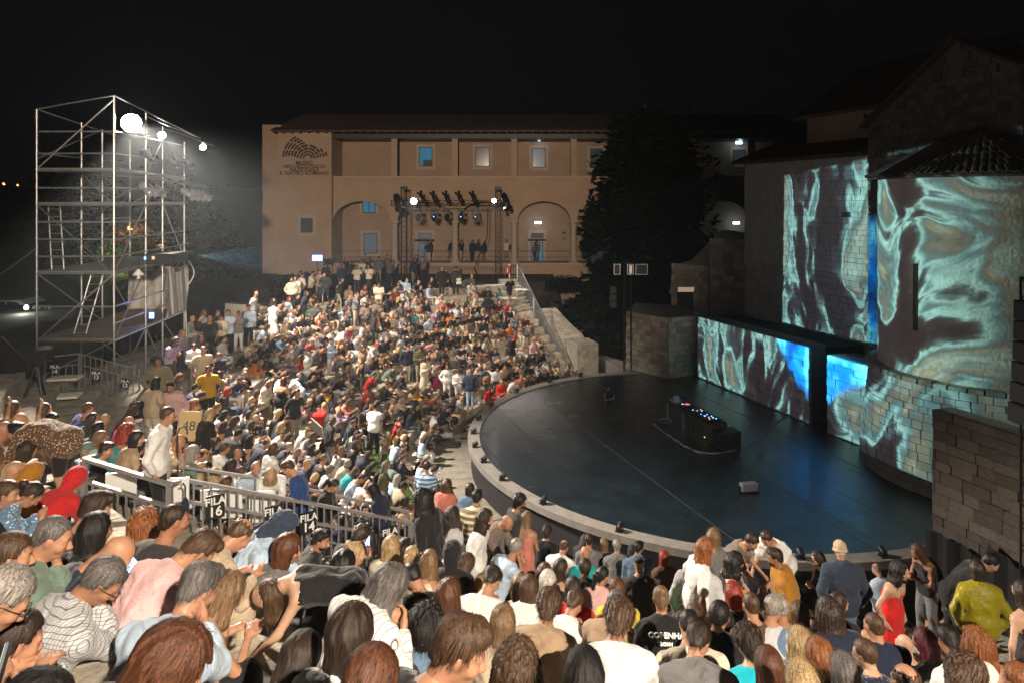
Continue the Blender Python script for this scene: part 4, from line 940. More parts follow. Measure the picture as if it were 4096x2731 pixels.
for k in range(3): ct.tube([c0+Vector(((.22+.01*k)*math.cos(a), (.22+.01*k)*math.sin(a), .015*k)) for a in [2*math.pi*i/24 for i in range(25)]], .012, 5)
tag(ct.build('cable_coil', M['cableb']), 'small coil of pale blue cable on the floor left of the mixing table', 'cable')
pl = px(749, 492, 19.9); t = thing('floor_lamp', 'pale rectangular lamp lying on the near part of the dark stage', 'stage light', (pl.x, pl.y, SZ), .15); MB().box((-.25, -.1, .05), (.25, .12, .28)).build('housing', M['grey_lamp'], t, world=False, bevel=.02)
q = MB(); q.bar((-.29, 0, 0), (-.29, 0, .2), .02, .06); q.bar((.29, 0, 0), (.29, 0, .2), .02, .06); q.bar((-.3, 0, .012), (.3, 0, .012), .06, .02); q.build('yoke', M['blackm'], t, world=False)
p2 = px(609.5, 399, 29.2); t = thing('floor_lamp', 'small black floor lamp on the far left part of the stage', 'stage light', (p2.x, p2.y, SZ), .6); MB().lathe([(0, -.2), (.16, -.18), (.18, .1), (.2, .2), (.17, .2), (0, .14)], (0, 0, .25), 16, axis=(.6, -.3, .7)).build('lamp_body', M['blackm'], t, world=False, smooth=True); q = MB(); q.bar((-.26, 0, 0), (-.26, 0, .3), .02, .05); q.bar((.26, 0, 0), (.26, 0, .3), .02, .05); q.bar((-.27, 0, .015), (.27, 0, .015), .05, .02); q.build('yoke', M['steel'], t, world=False)

# ================================================================ cedar and other plants
def tree(name, label, base, H, rad, trunk_r, nl, seed, key='leaf', conifer=True, z0=.25, ex=.7, grp=None, size=.13):
    rk = random.Random(seed); t = thing(name, label, 'tree', base, group=grp); base = Vector(base)
    pts = [base+Vector((rk.uniform(-.15, .15)*i/4, rk.uniform(-.15, .15)*i/4, H*i/8)) for i in range(9)]
    mb = MB(); mb.tube(pts, trunk_r, 10, r2=trunk_r*.2); mb.build('trunk', M['bark'], t, smooth=True); cr = MB(); V = []; Fc = []
    lm = MB(); z = z0*H
    while z < H*.97:
        f = (z-z0*H)/(H*(1-z0)); rr = rad*((1-f)**ex if conifer else math.sqrt(max(.02, 1-(2*f-1)**2)))*rk.uniform(.75, 1.12); n = 7 if conifer else 6; a0 = rk.uniform(0, 6)
        for k in range(n):
            a = a0+2*math.pi*k/n+rk.uniform(-.3, .3); L = rr*rk.uniform(.7, 1.1); c = pts[min(8, int(z/H*8))]; c = Vector((c.x, c.y, base.z+z))
            tip = c+Vector((math.cos(a)*L, math.sin(a)*L, (-.06 if conifer else .25)*L+rk.uniform(-.2, .2)))
            lm.tube([c, (c+tip)/2+Vector((0, 0, .12*L)), tip], .05*trunk_r/.3, 4, cap=False, r2=.012)
            m_ = int(nl*L/rad)
            for j in range(m_):
                u = rk.random()**.6; p = c+(tip-c)*u+Vector((0, 0, .45*L*u*(1-u)))
                sp = (.10 if conifer else .35)*rad*(.4+u); p = p+Vector((rk.gauss(0, sp), rk.gauss(0, sp), rk.gauss(0, sp*(.35 if conifer else 1))))
                q = Vector((rk.gauss(0, 1), rk.gauss(0, 1), rk.gauss(0, .35))).normalized(); s = q.cross(Vector((rk.gauss(0, 1), rk.gauss(0, 1), 1))).normalized(); l = size*rk.uniform(.6, 1.7)
                n0 = len(V); V += [tuple(p-q*l-s*l*.32), tuple(p+q*l*.1-s*l*.42), tuple(p+q*l), tuple(p-q*l*.2+s*l*.42)]; Fc.append((n0, n0+1, n0+2, n0+3))
        z += H*(.035 if conifer else .09)
    lm.build('limb', M['bark'], t); cr.v = V; cr.f = Fc; cr.m = [0]*len(Fc); tag(cr.build('crown', M[key], t, fix=False), kind='stuff'); return t
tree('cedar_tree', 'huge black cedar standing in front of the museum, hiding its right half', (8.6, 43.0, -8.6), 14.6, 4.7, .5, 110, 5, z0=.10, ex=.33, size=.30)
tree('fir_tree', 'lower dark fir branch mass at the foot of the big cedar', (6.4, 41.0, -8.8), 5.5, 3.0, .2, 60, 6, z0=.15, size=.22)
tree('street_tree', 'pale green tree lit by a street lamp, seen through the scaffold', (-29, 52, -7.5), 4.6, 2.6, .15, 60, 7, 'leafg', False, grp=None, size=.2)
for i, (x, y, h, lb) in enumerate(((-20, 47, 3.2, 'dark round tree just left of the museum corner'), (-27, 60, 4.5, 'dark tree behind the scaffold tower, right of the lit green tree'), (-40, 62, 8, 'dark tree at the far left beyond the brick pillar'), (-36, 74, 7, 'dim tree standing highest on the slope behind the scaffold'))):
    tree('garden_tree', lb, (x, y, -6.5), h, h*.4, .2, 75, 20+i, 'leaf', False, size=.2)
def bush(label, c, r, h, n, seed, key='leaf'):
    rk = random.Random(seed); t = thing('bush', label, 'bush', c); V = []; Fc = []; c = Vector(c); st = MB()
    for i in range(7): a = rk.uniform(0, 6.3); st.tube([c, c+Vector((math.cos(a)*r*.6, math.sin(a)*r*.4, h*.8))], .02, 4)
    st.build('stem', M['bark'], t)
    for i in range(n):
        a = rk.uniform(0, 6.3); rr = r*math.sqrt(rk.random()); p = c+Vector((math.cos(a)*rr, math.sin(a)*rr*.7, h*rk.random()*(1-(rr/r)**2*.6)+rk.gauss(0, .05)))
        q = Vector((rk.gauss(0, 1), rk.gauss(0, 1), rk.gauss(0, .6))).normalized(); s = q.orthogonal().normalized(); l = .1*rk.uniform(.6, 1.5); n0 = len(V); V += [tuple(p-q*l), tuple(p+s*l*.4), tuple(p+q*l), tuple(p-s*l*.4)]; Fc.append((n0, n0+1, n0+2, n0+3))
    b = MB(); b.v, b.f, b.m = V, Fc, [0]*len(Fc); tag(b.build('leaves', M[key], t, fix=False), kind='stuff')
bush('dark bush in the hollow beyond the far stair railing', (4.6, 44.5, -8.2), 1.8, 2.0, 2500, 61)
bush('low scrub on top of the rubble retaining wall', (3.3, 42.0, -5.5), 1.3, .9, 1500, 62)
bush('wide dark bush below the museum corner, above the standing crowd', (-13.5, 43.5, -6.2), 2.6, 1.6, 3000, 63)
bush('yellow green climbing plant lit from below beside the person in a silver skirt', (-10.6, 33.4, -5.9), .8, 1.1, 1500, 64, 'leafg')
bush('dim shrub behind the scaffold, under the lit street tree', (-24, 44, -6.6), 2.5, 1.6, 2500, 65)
# little stone wall, lit from below, behind the standing people
lw = thing('garden_wall', 'low curved stone wall lit warm from below behind the standing crowd', 'wall', px(248, 325, 33))
a = px(225, 314, 34.5); b = px(292, 326, 33.0); a.z = b.z = -6.9; dd = (b-a).normalized(); nn_ = Vector((dd.y, -dd.x, 0))
MB().prism([a, b, b-nn_*.5, a-nn_*.5], (0, 0, 1.7)).build('wall_core', M['mortar'], lw); masonry(lw, a, dd, nn_, (b-a).length, 1.7, 'stonew', 6, .25, .6, 91, maxn=60)
point('ground_lamp_glow', px(256, 331, 32.4), 60, (1, .75, .35), .1)
# village corner at the far left: brick pillar with lamp, balustrade, house
bp_ = thing('brick_pillar', 'brick gate pillar with a pale cap under the bright wall lamp at the far left', 'pillar', px(27.5, 320, 33)); a = px(27.5, 325, 33)
M['brick'] = mat('yellow_brick', (.42, .36, .22), .9, var=.2, rand=.2)
MB().box((a.x-.42, a.y-.42, -7.4), (a.x+.42, a.y+.42, -5.72)).build('pillar_core', M['mortar'], bp_)
po = parent_origin(bp_)
for j in range(8):
    for i in range(2): meshobj('brick', ublock('brick', (i+j) % 6), bp_, Vector((a.x-.22+.44*i+(.05 if j % 2 else 0), a.y-.43, -7.3+.2*j))-po, None, (.42, .1, .18))
MB().box((a.x-.5, a.y-.5, -5.72), (a.x+.5, a.y+.5, -5.6)).build('cap', M['stonew'], bp_)
pw = px(26, 306.5, 32.6); t = thing('wall_lamp', 'small glaring white lamp above the brick pillar at the far left', 'lamp', pw); MB().tube([(0, .3, -.3), (0, .2, .05), (0, 0, .05)], .02, 6).build('arm', M['blackm'], t, world=False); MB().lathe([(0, .14), (.07, .1), (.1, 0), (.07, -.08), (0, -.1)], (0, 0, -.05), 12).build('bulb', emitmat('lit_bulb', (.9, 1, .85), 12), t, world=False, smooth=True)
point('wall_lamp_glow', pw+Vector((0, -.25, -.1)), 80, (.93, 1, .85), .1)
railing('balustrade', 'pale balustrade behind the scaffold, right of the brick pillar', [px(34, 322, 34), px(50, 322, 34)], .8, .2, mkey='stonew', w_=.1, bal=.06)
t = thing('parked_car', 'white car half hidden behind the scaffold posts at the far left', 'car', px(16, 324, 36)); c = parent_origin(t)
q = MB(); prof = [(-2, .3), (-2.05, .75), (-1.3, .9), (-.75, 1.35), (.7, 1.38), (1.35, .95), (2.0, .8), (2.05, .3)]; q.prism([(x, -.8, z) for x, z in prof], (0, 1.6, 0)); q.build('body', mat('white_car_paint', (.75, .77, .75), .25, var=0, coat=.6), t, world=False, bevel=.04)
q = MB(); q.prism([(-.95, -.815, .95), (-.62, -.815, 1.27), (0, -.815, 1.3), (0, -.815, .95)], (0, .01, 0)); q.prism([(.08, -.815, .95), (.08, -.815, 1.3), (.6, -.815, 1.28), (1.0, -.815, .95)], (0, .01, 0)); q.build('window', M['frame'], t, world=False)
for x in (-1.3, 1.25): MB().lathe([(0, -.1), (.2, -.1), (.32, -.09), (.32, .09), (0, .1)], (x, -.75, .32), 18, axis=(0, 1, 0)).build('wheel', M['blackm'], t, world=False)
hs_ = thing('village_house', 'distant house with an orange lit gable seen through the scaffold', 'house', (-42, 78, -7.4))
q = MB(); q.prism([(-47, 78, -7.4), (-38.5, 78, -7.4), (-38.5, 78, -4.2), (-42.7, 78, -2.6), (-47, 78, -4.2)], (0, 7, 0)); q.build('wall', M['plaster'], hs_)
for (a, b) in (((-47.4, -4.3), (-42.7, -2.5)), ((-42.7, -2.5), (-38.1, -4.3))): q = MB(); q.prism([(a[0], 77.4, a[1]), (b[0], 77.4, b[1]), (b[0], 77.4, b[1]+.2), (a[0], 77.4, a[1]+.2)], (0, 8, 0)); q.build('roof', M['roof'], hs_)
o = MB().box((-40.4, 77.9, -6), (-39.6, 77.98, -4.8)).build('window', M['frame'], hs_); MB().box((-40.3, 77.86, -5.9), (-39.7, 77.895, -4.9)).build('pane', E['warm'], o)
point('house_lamp_glow', (-43.6, 76.6, -3.6), 90, (1, .42, .15), .2)
for (xx, yy, YY, lb) in ((130, 227.5, 74, 'glowing orange lantern on the distant house'), (4, 184, 300, 'tiny distant street light on the dark hill, the lower of a pair'), (17.4, 185, 300, 'tiny warm distant street light on the dark hill, right of the pair'), (3, 109.5+74, 290, 'tiny distant street light on the dark hill, the upper of a pair')):
    t = thing('street_light', lb, 'lamp', px(xx, yy, YY)); s = .35 if YY < 100 else .5; MB().lathe([(0, -s), (s*.6, -s*.5), (s*.7, 0), (0, s)], (0, 0, 0), 10).build('lantern', E['orange'], t, world=False); MB().tube([(0, 0, -s), (0, 0, -s-3)], .05, 5).build('pole', M['blackm'], t, world=False)
point('street_tree_glow', (-28.4, 49.6, -4.6), 120, (.8, 1, .3), .2)

# video camera on its tripod behind the seats
vc = px(37, 357, 15.6); t = thing('video_camera', 'video camera with a furry microphone on a tall tripod at the far left', 'camera', vc)
MB().box((-.22, -.09, -.08), (.2, .09, .12)).build('camera_body', M['blackm'], t, world=False, bevel=.015); MB().lathe([(.06, 0), (.07, .16), (.055, .16)], (.2, 0, .0), 14, axis=(1, -.1, 0)).build('lens', M['blackm'], t, world=False)
MB().tube([(.0, 0, .2), (.36, -.05, .24)], .05, 10).build('microphone', mat('grey_fur', (.2, .2, .18), 1, bump=1, bscale=80), t, world=False, smooth=True); MB().box((-.12, -.02, .12), (.12, .02, .2)).build('carry_handle', M['blackm'], t, world=False)
t2 = thing('tripod', 'black tripod that carries the video camera at the far left', 'tripod', vc+Vector((0, 0, -.1)))
for a in (R(90), R(215), R(325)): MB().tube([(0, 0, 0), (math.cos(a)*.5, math.sin(a)*.5, -1.55)], .022, 6).build('leg', M['blackm'], t2, world=False)
MB().lathe([(.05, -.12), (.07, -.05), (.05, 0)], (0, 0, .02), 12).build('head', M['blackm'], t2, world=False); MB().tube([(0, 0, -.03), (-.5, -.1, -.25)], .012, 5).build('pan_handle', M['blackm'], t2, world=False)

# ================================================================ the projector's picture, thrown from the scaffold deck
PP = Vector((-9.9, 21.6, -1.75)); tgt = Vector((12.3, 25.6, -4.0))
l = bpy.data.lights.new('projector_beam', 'SPOT'); l.energy = 46000; l.spot_size = R(62); l.spot_blend = 0; l.shadow_soft_size = .015
po_ = bpy.data.objects.new('projector_beam', l); COL.objects.link(po_); po_.location = PP; aim(po_, tgt)
Mi = po_.rotation_euler.to_matrix().inverted()
def uv(p):
    d = Mi@(Vector(p)-PP); return d.x/-d.z, d.y/-d.z
l.use_nodes = True; NT_ = l.node_tree; N = NT_.nodes; L = NT_.links; N.clear()
out = N.new('ShaderNodeOutputLight'); em = N.new('ShaderNodeEmission'); L.new(em.outputs[0], out.inputs[0])
tc = N.new('ShaderNodeTexCoord'); sx = N.new('ShaderNodeSeparateXYZ'); L.new(tc.outputs['Normal'], sx.inputs[0])
def mth(op, a, b=None, c=None, clamp=False):
    n = N.new('ShaderNodeMath'); n.operation = op; n.use_clamp = clamp
    for i, v in enumerate((a, b, c)):
        if v is None: continue
        if isinstance(v, (int, float)): n.inputs[i].default_value = v
        else: L.new(v, n.inputs[i])
    return n.outputs[0]
az = mth('ABSOLUTE', sx.outputs[2])
U = mth('DIVIDE', sx.outputs[0], az); V = mth('DIVIDE', sx.outputs[1], az)
def step_(x, e, w=.002, up=True):
    d = mth('SUBTRACT', x, e) if up else mth('SUBTRACT', e, x)
    return mth('MULTIPLY', d, 1/w, clamp=True)
def line_(pa, pb):
    """v on the line through two uv points, as node"""
    (u0, v0), (u1, v1) = pa, pb; k = (v1-v0)/(u1-u0); return mth('ADD', mth('MULTIPLY', U, k), v0-k*u0)
def mul(*a):
    r = a[0]
    for x in a[1:]: r = mth('MULTIPLY', r, x)
    return r
tz = Vector((0, 0, 1))
w1a, w1b = uv(A+tz*.02), uv(B+tz*.02); w1c, w1d = uv(A+tz*(Hs-.0)), uv(B+tz*(Hs-.0))
wg0 = W0_+wingdir*4.6; g_lo = [uv((wg0.x, wg0.y, -5.56)), uv((W0_.x, W0_.y, -5.56))]; g_hi = [uv((wg0.x, wg0.y, -.2+1.35)), uv((W0_.x, W0_.y, 1.66))]
m1 = mul(step_(U, min(w1a[0], w1b[0])), step_(U, max(w1a[0], w1b[0]), up=False), step_(V, line_(w1a, w1b)), step_(V, line_(w1c, w1d), up=False))
m2 = mul(step_(U, g_lo[0][0]), step_(V, line_(*g_lo)), step_(V, line_(*g_hi), .01, up=False))
b2a, b2b = uv(A2), uv(B2); drum_l = uv(AC+Vector((-2.0, 1.87, SZ+.0))); 
m3 = mul(step_(U, uv(A2+Vector((0, 0, 1)))[0]-.002), step_(V, line_(b2a, b2b)))
d_lo = [uv(AC+Vector((-2.6, .9, SZ-.1))), uv(AC+Vector((-1.0, -2.54, SZ-.1)))]
ap_hi = uv(AC+Vector((-2.3, -1.0, .85)))[1]
low = mul(step_(V, uv((11.5, 21, -6.0))[1]), 1)
k3 = mul(step_(U, uv(A3)[0]-.004), step_(V, line_(uv(A3+tz*(H3+.03)), uv(A3+nd*4+tz*(H3+.03))), up=False))
mask = mul(mth('MAXIMUM', mth('MAXIMUM', m1, m2), mul(m3, step_(V, ap_hi+.02, .03, up=False))), mth('SUBTRACT', 1, k3))
# the moving picture: warped streaks
cmb = N.new('ShaderNodeCombineXYZ'); L.new(mth('SUBTRACT', mth('MULTIPLY', U, 4.2), mth('MULTIPLY', mth('MAXIMUM', mth('SUBTRACT', U, uv(A2)[0]), 0), 2.0)), cmb.inputs[0]); L.new(mth('MULTIPLY', V, 1.7), cmb.inputs[1])
nz = N.new('ShaderNodeTexNoise'); nz.inputs['Scale'].default_value = 1.1; nz.inputs['Detail'].default_value = 3; L.new(cmb.outputs[0], nz.inputs['Vector'])
sub = N.new('ShaderNodeVectorMath'); sub.operation = 'SUBTRACT'; sub.inputs[1].default_value = (.5, .5, .5); L.new(nz.outputs['Color'], sub.inputs[0])
sc = N.new('ShaderNodeVectorMath'); sc.operation = 'SCALE'; sc.inputs['Scale'].default_value = 2.2; L.new(sub.outputs[0], sc.inputs[0])
ad = N.new('ShaderNodeVectorMath'); ad.operation = 'ADD'; L.new(cmb.outputs[0], ad.inputs[0]); L.new(sc.outputs[0], ad.inputs[1])
n2 = N.new('ShaderNodeTexNoise'); n2.inputs['Scale'].default_value = 1.25; n2.inputs['Detail'].default_value = 7; n2.inputs['Distortion'].default_value = 2.6; n2.inputs['Roughness'].default_value = .52; L.new(ad.outputs[0], n2.inputs['Vector'])
cr = N.new('ShaderNodeValToRGB'); e = cr.color_ramp.elements
stops = [(.0, (.006, .005, .010)), (.40, (.012, .009, .014)), (.455, (.035, .030, .036)), (.487, (.05, .13, .16)), (.507, (.36, .70, .66)), (.53, (.18, .42, .44)), (.565, (.06, .16, .19)), (.605, (.15, .145, .10)), (.645, (.27, .36, .30)), (.68, (.10, .24, .27)), (.73, (.40, .58, .50)), (.79, (.15, .13, .085)), (.86, (.4, .5, .4))]
e[0].position, e[0].color = stops[0][0], (*stops[0][1], 1); e[1].position, e[1].color = stops[-1][0], (*stops[-1][1], 1)
for p, c in stops[1:-1]: q = e.new(p); q.color = (*c, 1)
cr.color_ramp.interpolation = 'B_SPLINE'
def ease(x, e0, e1): return mth('MULTIPLY', mth('SUBTRACT', x, e0), 1/(e1-e0), clamp=True)
ul, ur = g_lo[0][0], g_lo[1][0]; sl_, sr_ = min(w1a[0], w1b[0]), max(w1a[0], w1b[0])
ua0, ua1 = uv(AC+Vector((-2.8, -.6, -2)))[0], uv(AC+Vector((-1.9, -2.2, -2)))[0]
sh1 = mul(m2, mth('SUBTRACT', mth('MULTIPLY', mth('COSINE', mth('MULTIPLY', mth('SUBTRACT', U, ul), 6.28/(ur-ul))), .085), .01))
sh2 = mul(m1, mth('SUBTRACT', mth('MULTIPLY', ease(U, sl_+(sr_-sl_)*.5, sl_+(sr_-sl_)*.2), .15), .09))
sh3 = mul(m3, mth('SUBTRACT', mth('MULTIPLY', ease(U, ua0, ua0+.5*(ua1-ua0)), .25), .09))
val = mth('ADD', mth('ADD', n2.outputs[0], sh1), mth('ADD', sh2, sh3)); L.new(val, cr.inputs[0])
# blue flood near the gap and on the corner strip of the gable
bu0 = uv(B+wdir*2.3+tz*Hs); bu1 = uv(B+wdir*.15+tz*.9)
bl = mul(m1, step_(V, mth('ADD', line_(bu0, bu1), mth('MULTIPLY', mth('SUBTRACT', n2.outputs[0], .5), .12)), .02))
us = uv((13.33, 25.5, -3)); s1 = mul(step_(U, us[0]-.012, .002), step_(U, us[0]+.085, .004, up=False), step_(V, uv((13.33, 25.5, -5.3))[1]), step_(V, uv((13.33, 25.5, -.5))[1], .02, up=False))
b3 = mul(m3, step_(U, uv(B2)[0]+.0, up=False), step_(V, mth('ADD', line_(uv(A2+tz*.9), uv(B2+tz*2.0)), mth('MULTIPLY', mth('SUBTRACT', n2.outputs[0], .5), .1)), .015), step_(V, uv(A2+tz*2.95)[1], .004, up=False))
blue = mth('MAXIMUM', mth('MAXIMUM', bl, s1), b3)
br = N.new('ShaderNodeValToRGB'); ee = br.color_ramp.elements; ee[0].position = .36; ee[0].color = (.0, .08, .45, 1); ee[1].position = .62; ee[1].color = (.35, 2.1, 2.8, 1); q = ee.new(.49); q.color = (.0, .5, 2.0, 1)
n3 = N.new('ShaderNodeTexNoise'); n3.inputs['Scale'].default_value = 5; n3.inputs['Detail'].default_value = 4; L.new(cmb.outputs[0], n3.inputs['Vector']); L.new(n3.outputs[0], br.inputs[0])
mx = N.new('ShaderNodeMix'); mx.data_type = 'RGBA'; L.new(blue, mx.inputs[0]); L.new(cr.outputs[0], mx.inputs[6]); L.new(br.outputs[0], mx.inputs[7])
cm2 = N.new('ShaderNodeCombineXYZ'); L.new(mth('MULTIPLY', U, 9), cm2.inputs[0]); L.new(mth('MULTIPLY', V, 55), cm2.inputs[1]); av = N.new('ShaderNodeVectorMath'); L.new(cm2.outputs[0], av.inputs[0])
s2 = N.new('ShaderNodeVectorMath'); s2.operation = 'SCALE'; s2.inputs['Scale'].default_value = 9; L.new(sub.outputs[0], s2.inputs[0]); L.new(s2.outputs[0], av.inputs[1])
n4 = N.new('ShaderNodeTexNoise'); n4.inputs['Scale'].default_value = 1; n4.inputs['Detail'].default_value = 3; L.new(av.outputs[0], n4.inputs['Vector'])
L.new(mx.outputs[2], em.inputs[0]); L.new(mth('MULTIPLY', mask, mth('ADD', mth('MULTIPLY', n4.outputs[0], 1.3), .35)), em.inputs[1])

# thin haze added to stand in for lens veil glow round the floodlights
hb = MB().box((-440, -135, -60), (440, 580, 75)).build('haze', mat('haze', (1, 1, 1), var=0)); tag(hb, kind='stuff', label='thin haze hanging over the theatre'); hm = hb.data.materials[0]; N, L = nodes(hm); N.remove(N['Principled BSDF'])
pv = N.new('ShaderNodeVolumePrincipled'); pv.inputs['Color'].default_value = (.80, .90, 1, 1); pv.inputs['Density'].default_value = .0007; pv.inputs['Anisotropy'].default_value = .55; L.new(pv.outputs[0], N['Material Output'].inputs['Volume'])
# ================================================================ people: bodies grown from smooth implicit shapes
f32 = np.float32
def surface_nets(D, org, h):
    s = D < 0
    c = [s[i:s.shape[0]-1+i, j:s.shape[1]-1+j, k:s.shape[2]-1+k] for i in (0, 1) for j in (0, 1) for k in (0, 1)]
    alln = np.logical_and.reduce(c); anyn = np.logical_or.reduce(c); cell = anyn & ~alln
    idx = np.full(cell.shape, -1, np.int64); I = np.argwhere(cell); idx[cell] = np.arange(len(I))
    acc = np.zeros((len(I), 3)); cnt = np.zeros(len(I))
    cor = [(i, j, k) for i in (0, 1) for j in (0, 1) for k in (0, 1)]
    val = {q: D[I[:, 0]+q[0], I[:, 1]+q[1], I[:, 2]+q[2]] for q in cor}
    for a in cor:
        for ax in range(3):
            if a[ax]: continue
            b = list(a); b[ax] = 1; b = tuple(b); va, vb = val[a], val[b]; m = (va < 0) != (vb < 0)
            t = np.where(m, va/(va-vb+1e-12), 0); p = np.array(a, float)[None].repeat(len(I), 0); p[:, ax] += t
            acc[m] += p[m]; cnt[m] += 1
    V = np.asarray(org)+(I+acc/cnt[:, None])*h
    Q = []
    for ax in range(3):
        u, v = [(1, 2), (2, 0), (0, 1)][ax]
        sl0 = [slice(None)]*3; sl1 = [slice(None)]*3; sl0[ax] = slice(0, -1); sl1[ax] = slice(1, None)
        a = s[tuple(sl0)]; b = s[tuple(sl1)]; ch = a != b; E_ = np.argwhere(ch); ok = (E_[:, u] > 0) & (E_[:, v] > 0) & (E_[:, u] < D.shape[u]-1) & (E_[:, v] < D.shape[v]-1); E_ = E_[ok]
        fl = a[E_[:, 0], E_[:, 1], E_[:, 2]]
        def cl(du, dv):
            q = E_.copy(); q[:, u] -= du; q[:, v] -= dv; return idx[q[:, 0], q[:, 1], q[:, 2]]
        q = np.stack([cl(1, 1), cl(0, 1), cl(0, 0), cl(1, 0)], 1); q[~fl] = q[~fl][:, ::-1]; Q.append(q)
    Q = np.concatenate(Q); Q = Q[(Q >= 0).all(1)]
    return V, Q
class SDF:
    """a list of round primitives blended together"""
    def __init__(s): s.p = []
    def cap(s, a, b, ra, rb=None, k=.03): s.p.append(('c', np.array(a, float), np.array(b, float), ra, ra if rb is None else rb, k)); return s
    def ell(s, c, r, Rm=None, k=.03, op='+'): s.p.append(('e'+op, np.array(c, float), np.array(r, float), Rm, 0, k)); return s
    def bounds(s, pad):
        lo = np.full(3, 9.); hi = -lo
        for q in s.p:
            if q[0] == 'c':
                r = max(q[3], q[4]); lo = np.minimum(lo, np.minimum(q[1], q[2])-r); hi = np.maximum(hi, np.maximum(q[1], q[2])+r)
            elif q[0] == 'e+': r = q[2].max() if q[3] is not None else q[2]; lo = np.minimum(lo, q[1]-r); hi = np.maximum(hi, q[1]+r)
        return lo-pad, hi+pad
    def mesh(s, h, post=None, pad=.04):
        lo, hi = s.bounds(pad+h*2); n = np.ceil((hi-lo)/h).astype(int)+1
        ax = [lo[i]+np.arange(n[i])*h for i in range(3)]; D = np.full(n, 1., f32)
        for (ty, a, b, ra, rb, k) in s.p:
            m = .10+k
            if ty == 'c': r = max(ra, rb); l0 = np.minimum(a, b)-r-m; h0 = np.maximum(a, b)+r+m
            else: r = b.max() if rb is None or True else b; l0 = a-r-m; h0 = a+r+m
            i0 = np.clip(((l0-lo)/h).astype(int), 0, n-1); i1 = np.clip(((h0-lo)/h).astype(int)+2, 1, n)
            if (i1 <= i0).any(): continue
            X = ax[0][i0[0]:i1[0], None, None].astype(f32); Y = ax[1][None, i0[1]:i1[1], None].astype(f32); Z = ax[2][None, None, i0[2]:i1[2]].astype(f32)
            if ty == 'c':
                d = b-a; L2 = max(1e-9, d@d); t = np.clip(((X-a[0])*d[0]+(Y-a[1])*d[1]+(Z-a[2])*d[2])/L2, 0, 1)
                v = np.sqrt((X-a[0]-t*d[0])**2+(Y-a[1]-t*d[1])**2+(Z-a[2]-t*d[2])**2)-(ra+(rb-ra)*t)
            else:
                x, y, z = X-a[0], Y-a[1], Z-a[2]
                if ra is not None:
                    Rm = np.array(ra); x, y, z = (x*Rm[0, 0]+y*Rm[1, 0]+z*Rm[2, 0], x*Rm[0, 1]+y*Rm[1, 1]+z*Rm[2, 1], x*Rm[0, 2]+y*Rm[1, 2]+z*Rm[2, 2])
                k0 = np.sqrt((x/b[0])**2+(y/b[1])**2+(z/b[2])**2); k1 = np.sqrt((x/b[0]**2)**2+(y/b[1]**2)**2+(z/b[2]**2)**2)+1e-9; v = k0*(k0-1)/k1
            sl = (slice(i0[0], i1[0]), slice(i0[1], i1[1]), slice(i0[2], i1[2])); cur = D[sl]; k = max(k, 1e-4)
            if ty == 'e-': hh = np.maximum(k-np.abs(-v-cur), 0)/k; D[sl] = np.maximum(cur, -v)+hh*hh*k*.25
            else: hh = np.maximum(k-np.abs(v-cur), 0)/k; D[sl] = np.minimum(cur, v)-hh*hh*k*.25
        if post is not None:
            X = ax[0][:, None, None]; Y = ax[1][None, :, None]; Z = ax[2][None, None, :]
            D = post(D, X, Y, Z).astype(f32)
        return surface_nets(D, lo, h)
def npm(name, V, Q, mats=(), col=None, smooth=True):
    me = bpy.data.meshes.new(name); nv, nq = len(V), len(Q); me.vertices.add(nv); me.vertices.foreach_set('co', np.asarray(V, f32).ravel())
    me.loops.add(nq*4); me.loops.foreach_set('vertex_index', np.asarray(Q, np.int32).ravel()); me.polygons.add(nq)
    me.polygons.foreach_set('loop_start', np.arange(nq, dtype=np.int32)*4); me.polygons.foreach_set('loop_total', np.full(nq, 4, np.int32))
    me.update(calc_edges=True); me.polygons.foreach_set('use_smooth', [smooth]*nq)
    if col is not None:
        ca = me.color_attributes.new('Col', 'FLOAT_COLOR', 'POINT'); c = np.ones((nv, 4), f32); c[:, :3] = col; ca.data.foreach_set('color', c.ravel())
    for m in mats: me.materials.append(m)
    return me
V3 = lambda *a: np.array(a, float)
def rotz(a): return np.array([[math.cos(a), -math.sin(a), 0], [math.sin(a), math.cos(a), 0], [0, 0, 1]])
def rotx(a): return np.array([[1, 0, 0], [0, math.cos(a), -math.sin(a)], [0, math.sin(a), math.cos(a)]])
def roty(a): return np.array([[math.cos(a), 0, math.sin(a)], [0, 1, 0], [-math.sin(a), 0, math.cos(a)]])
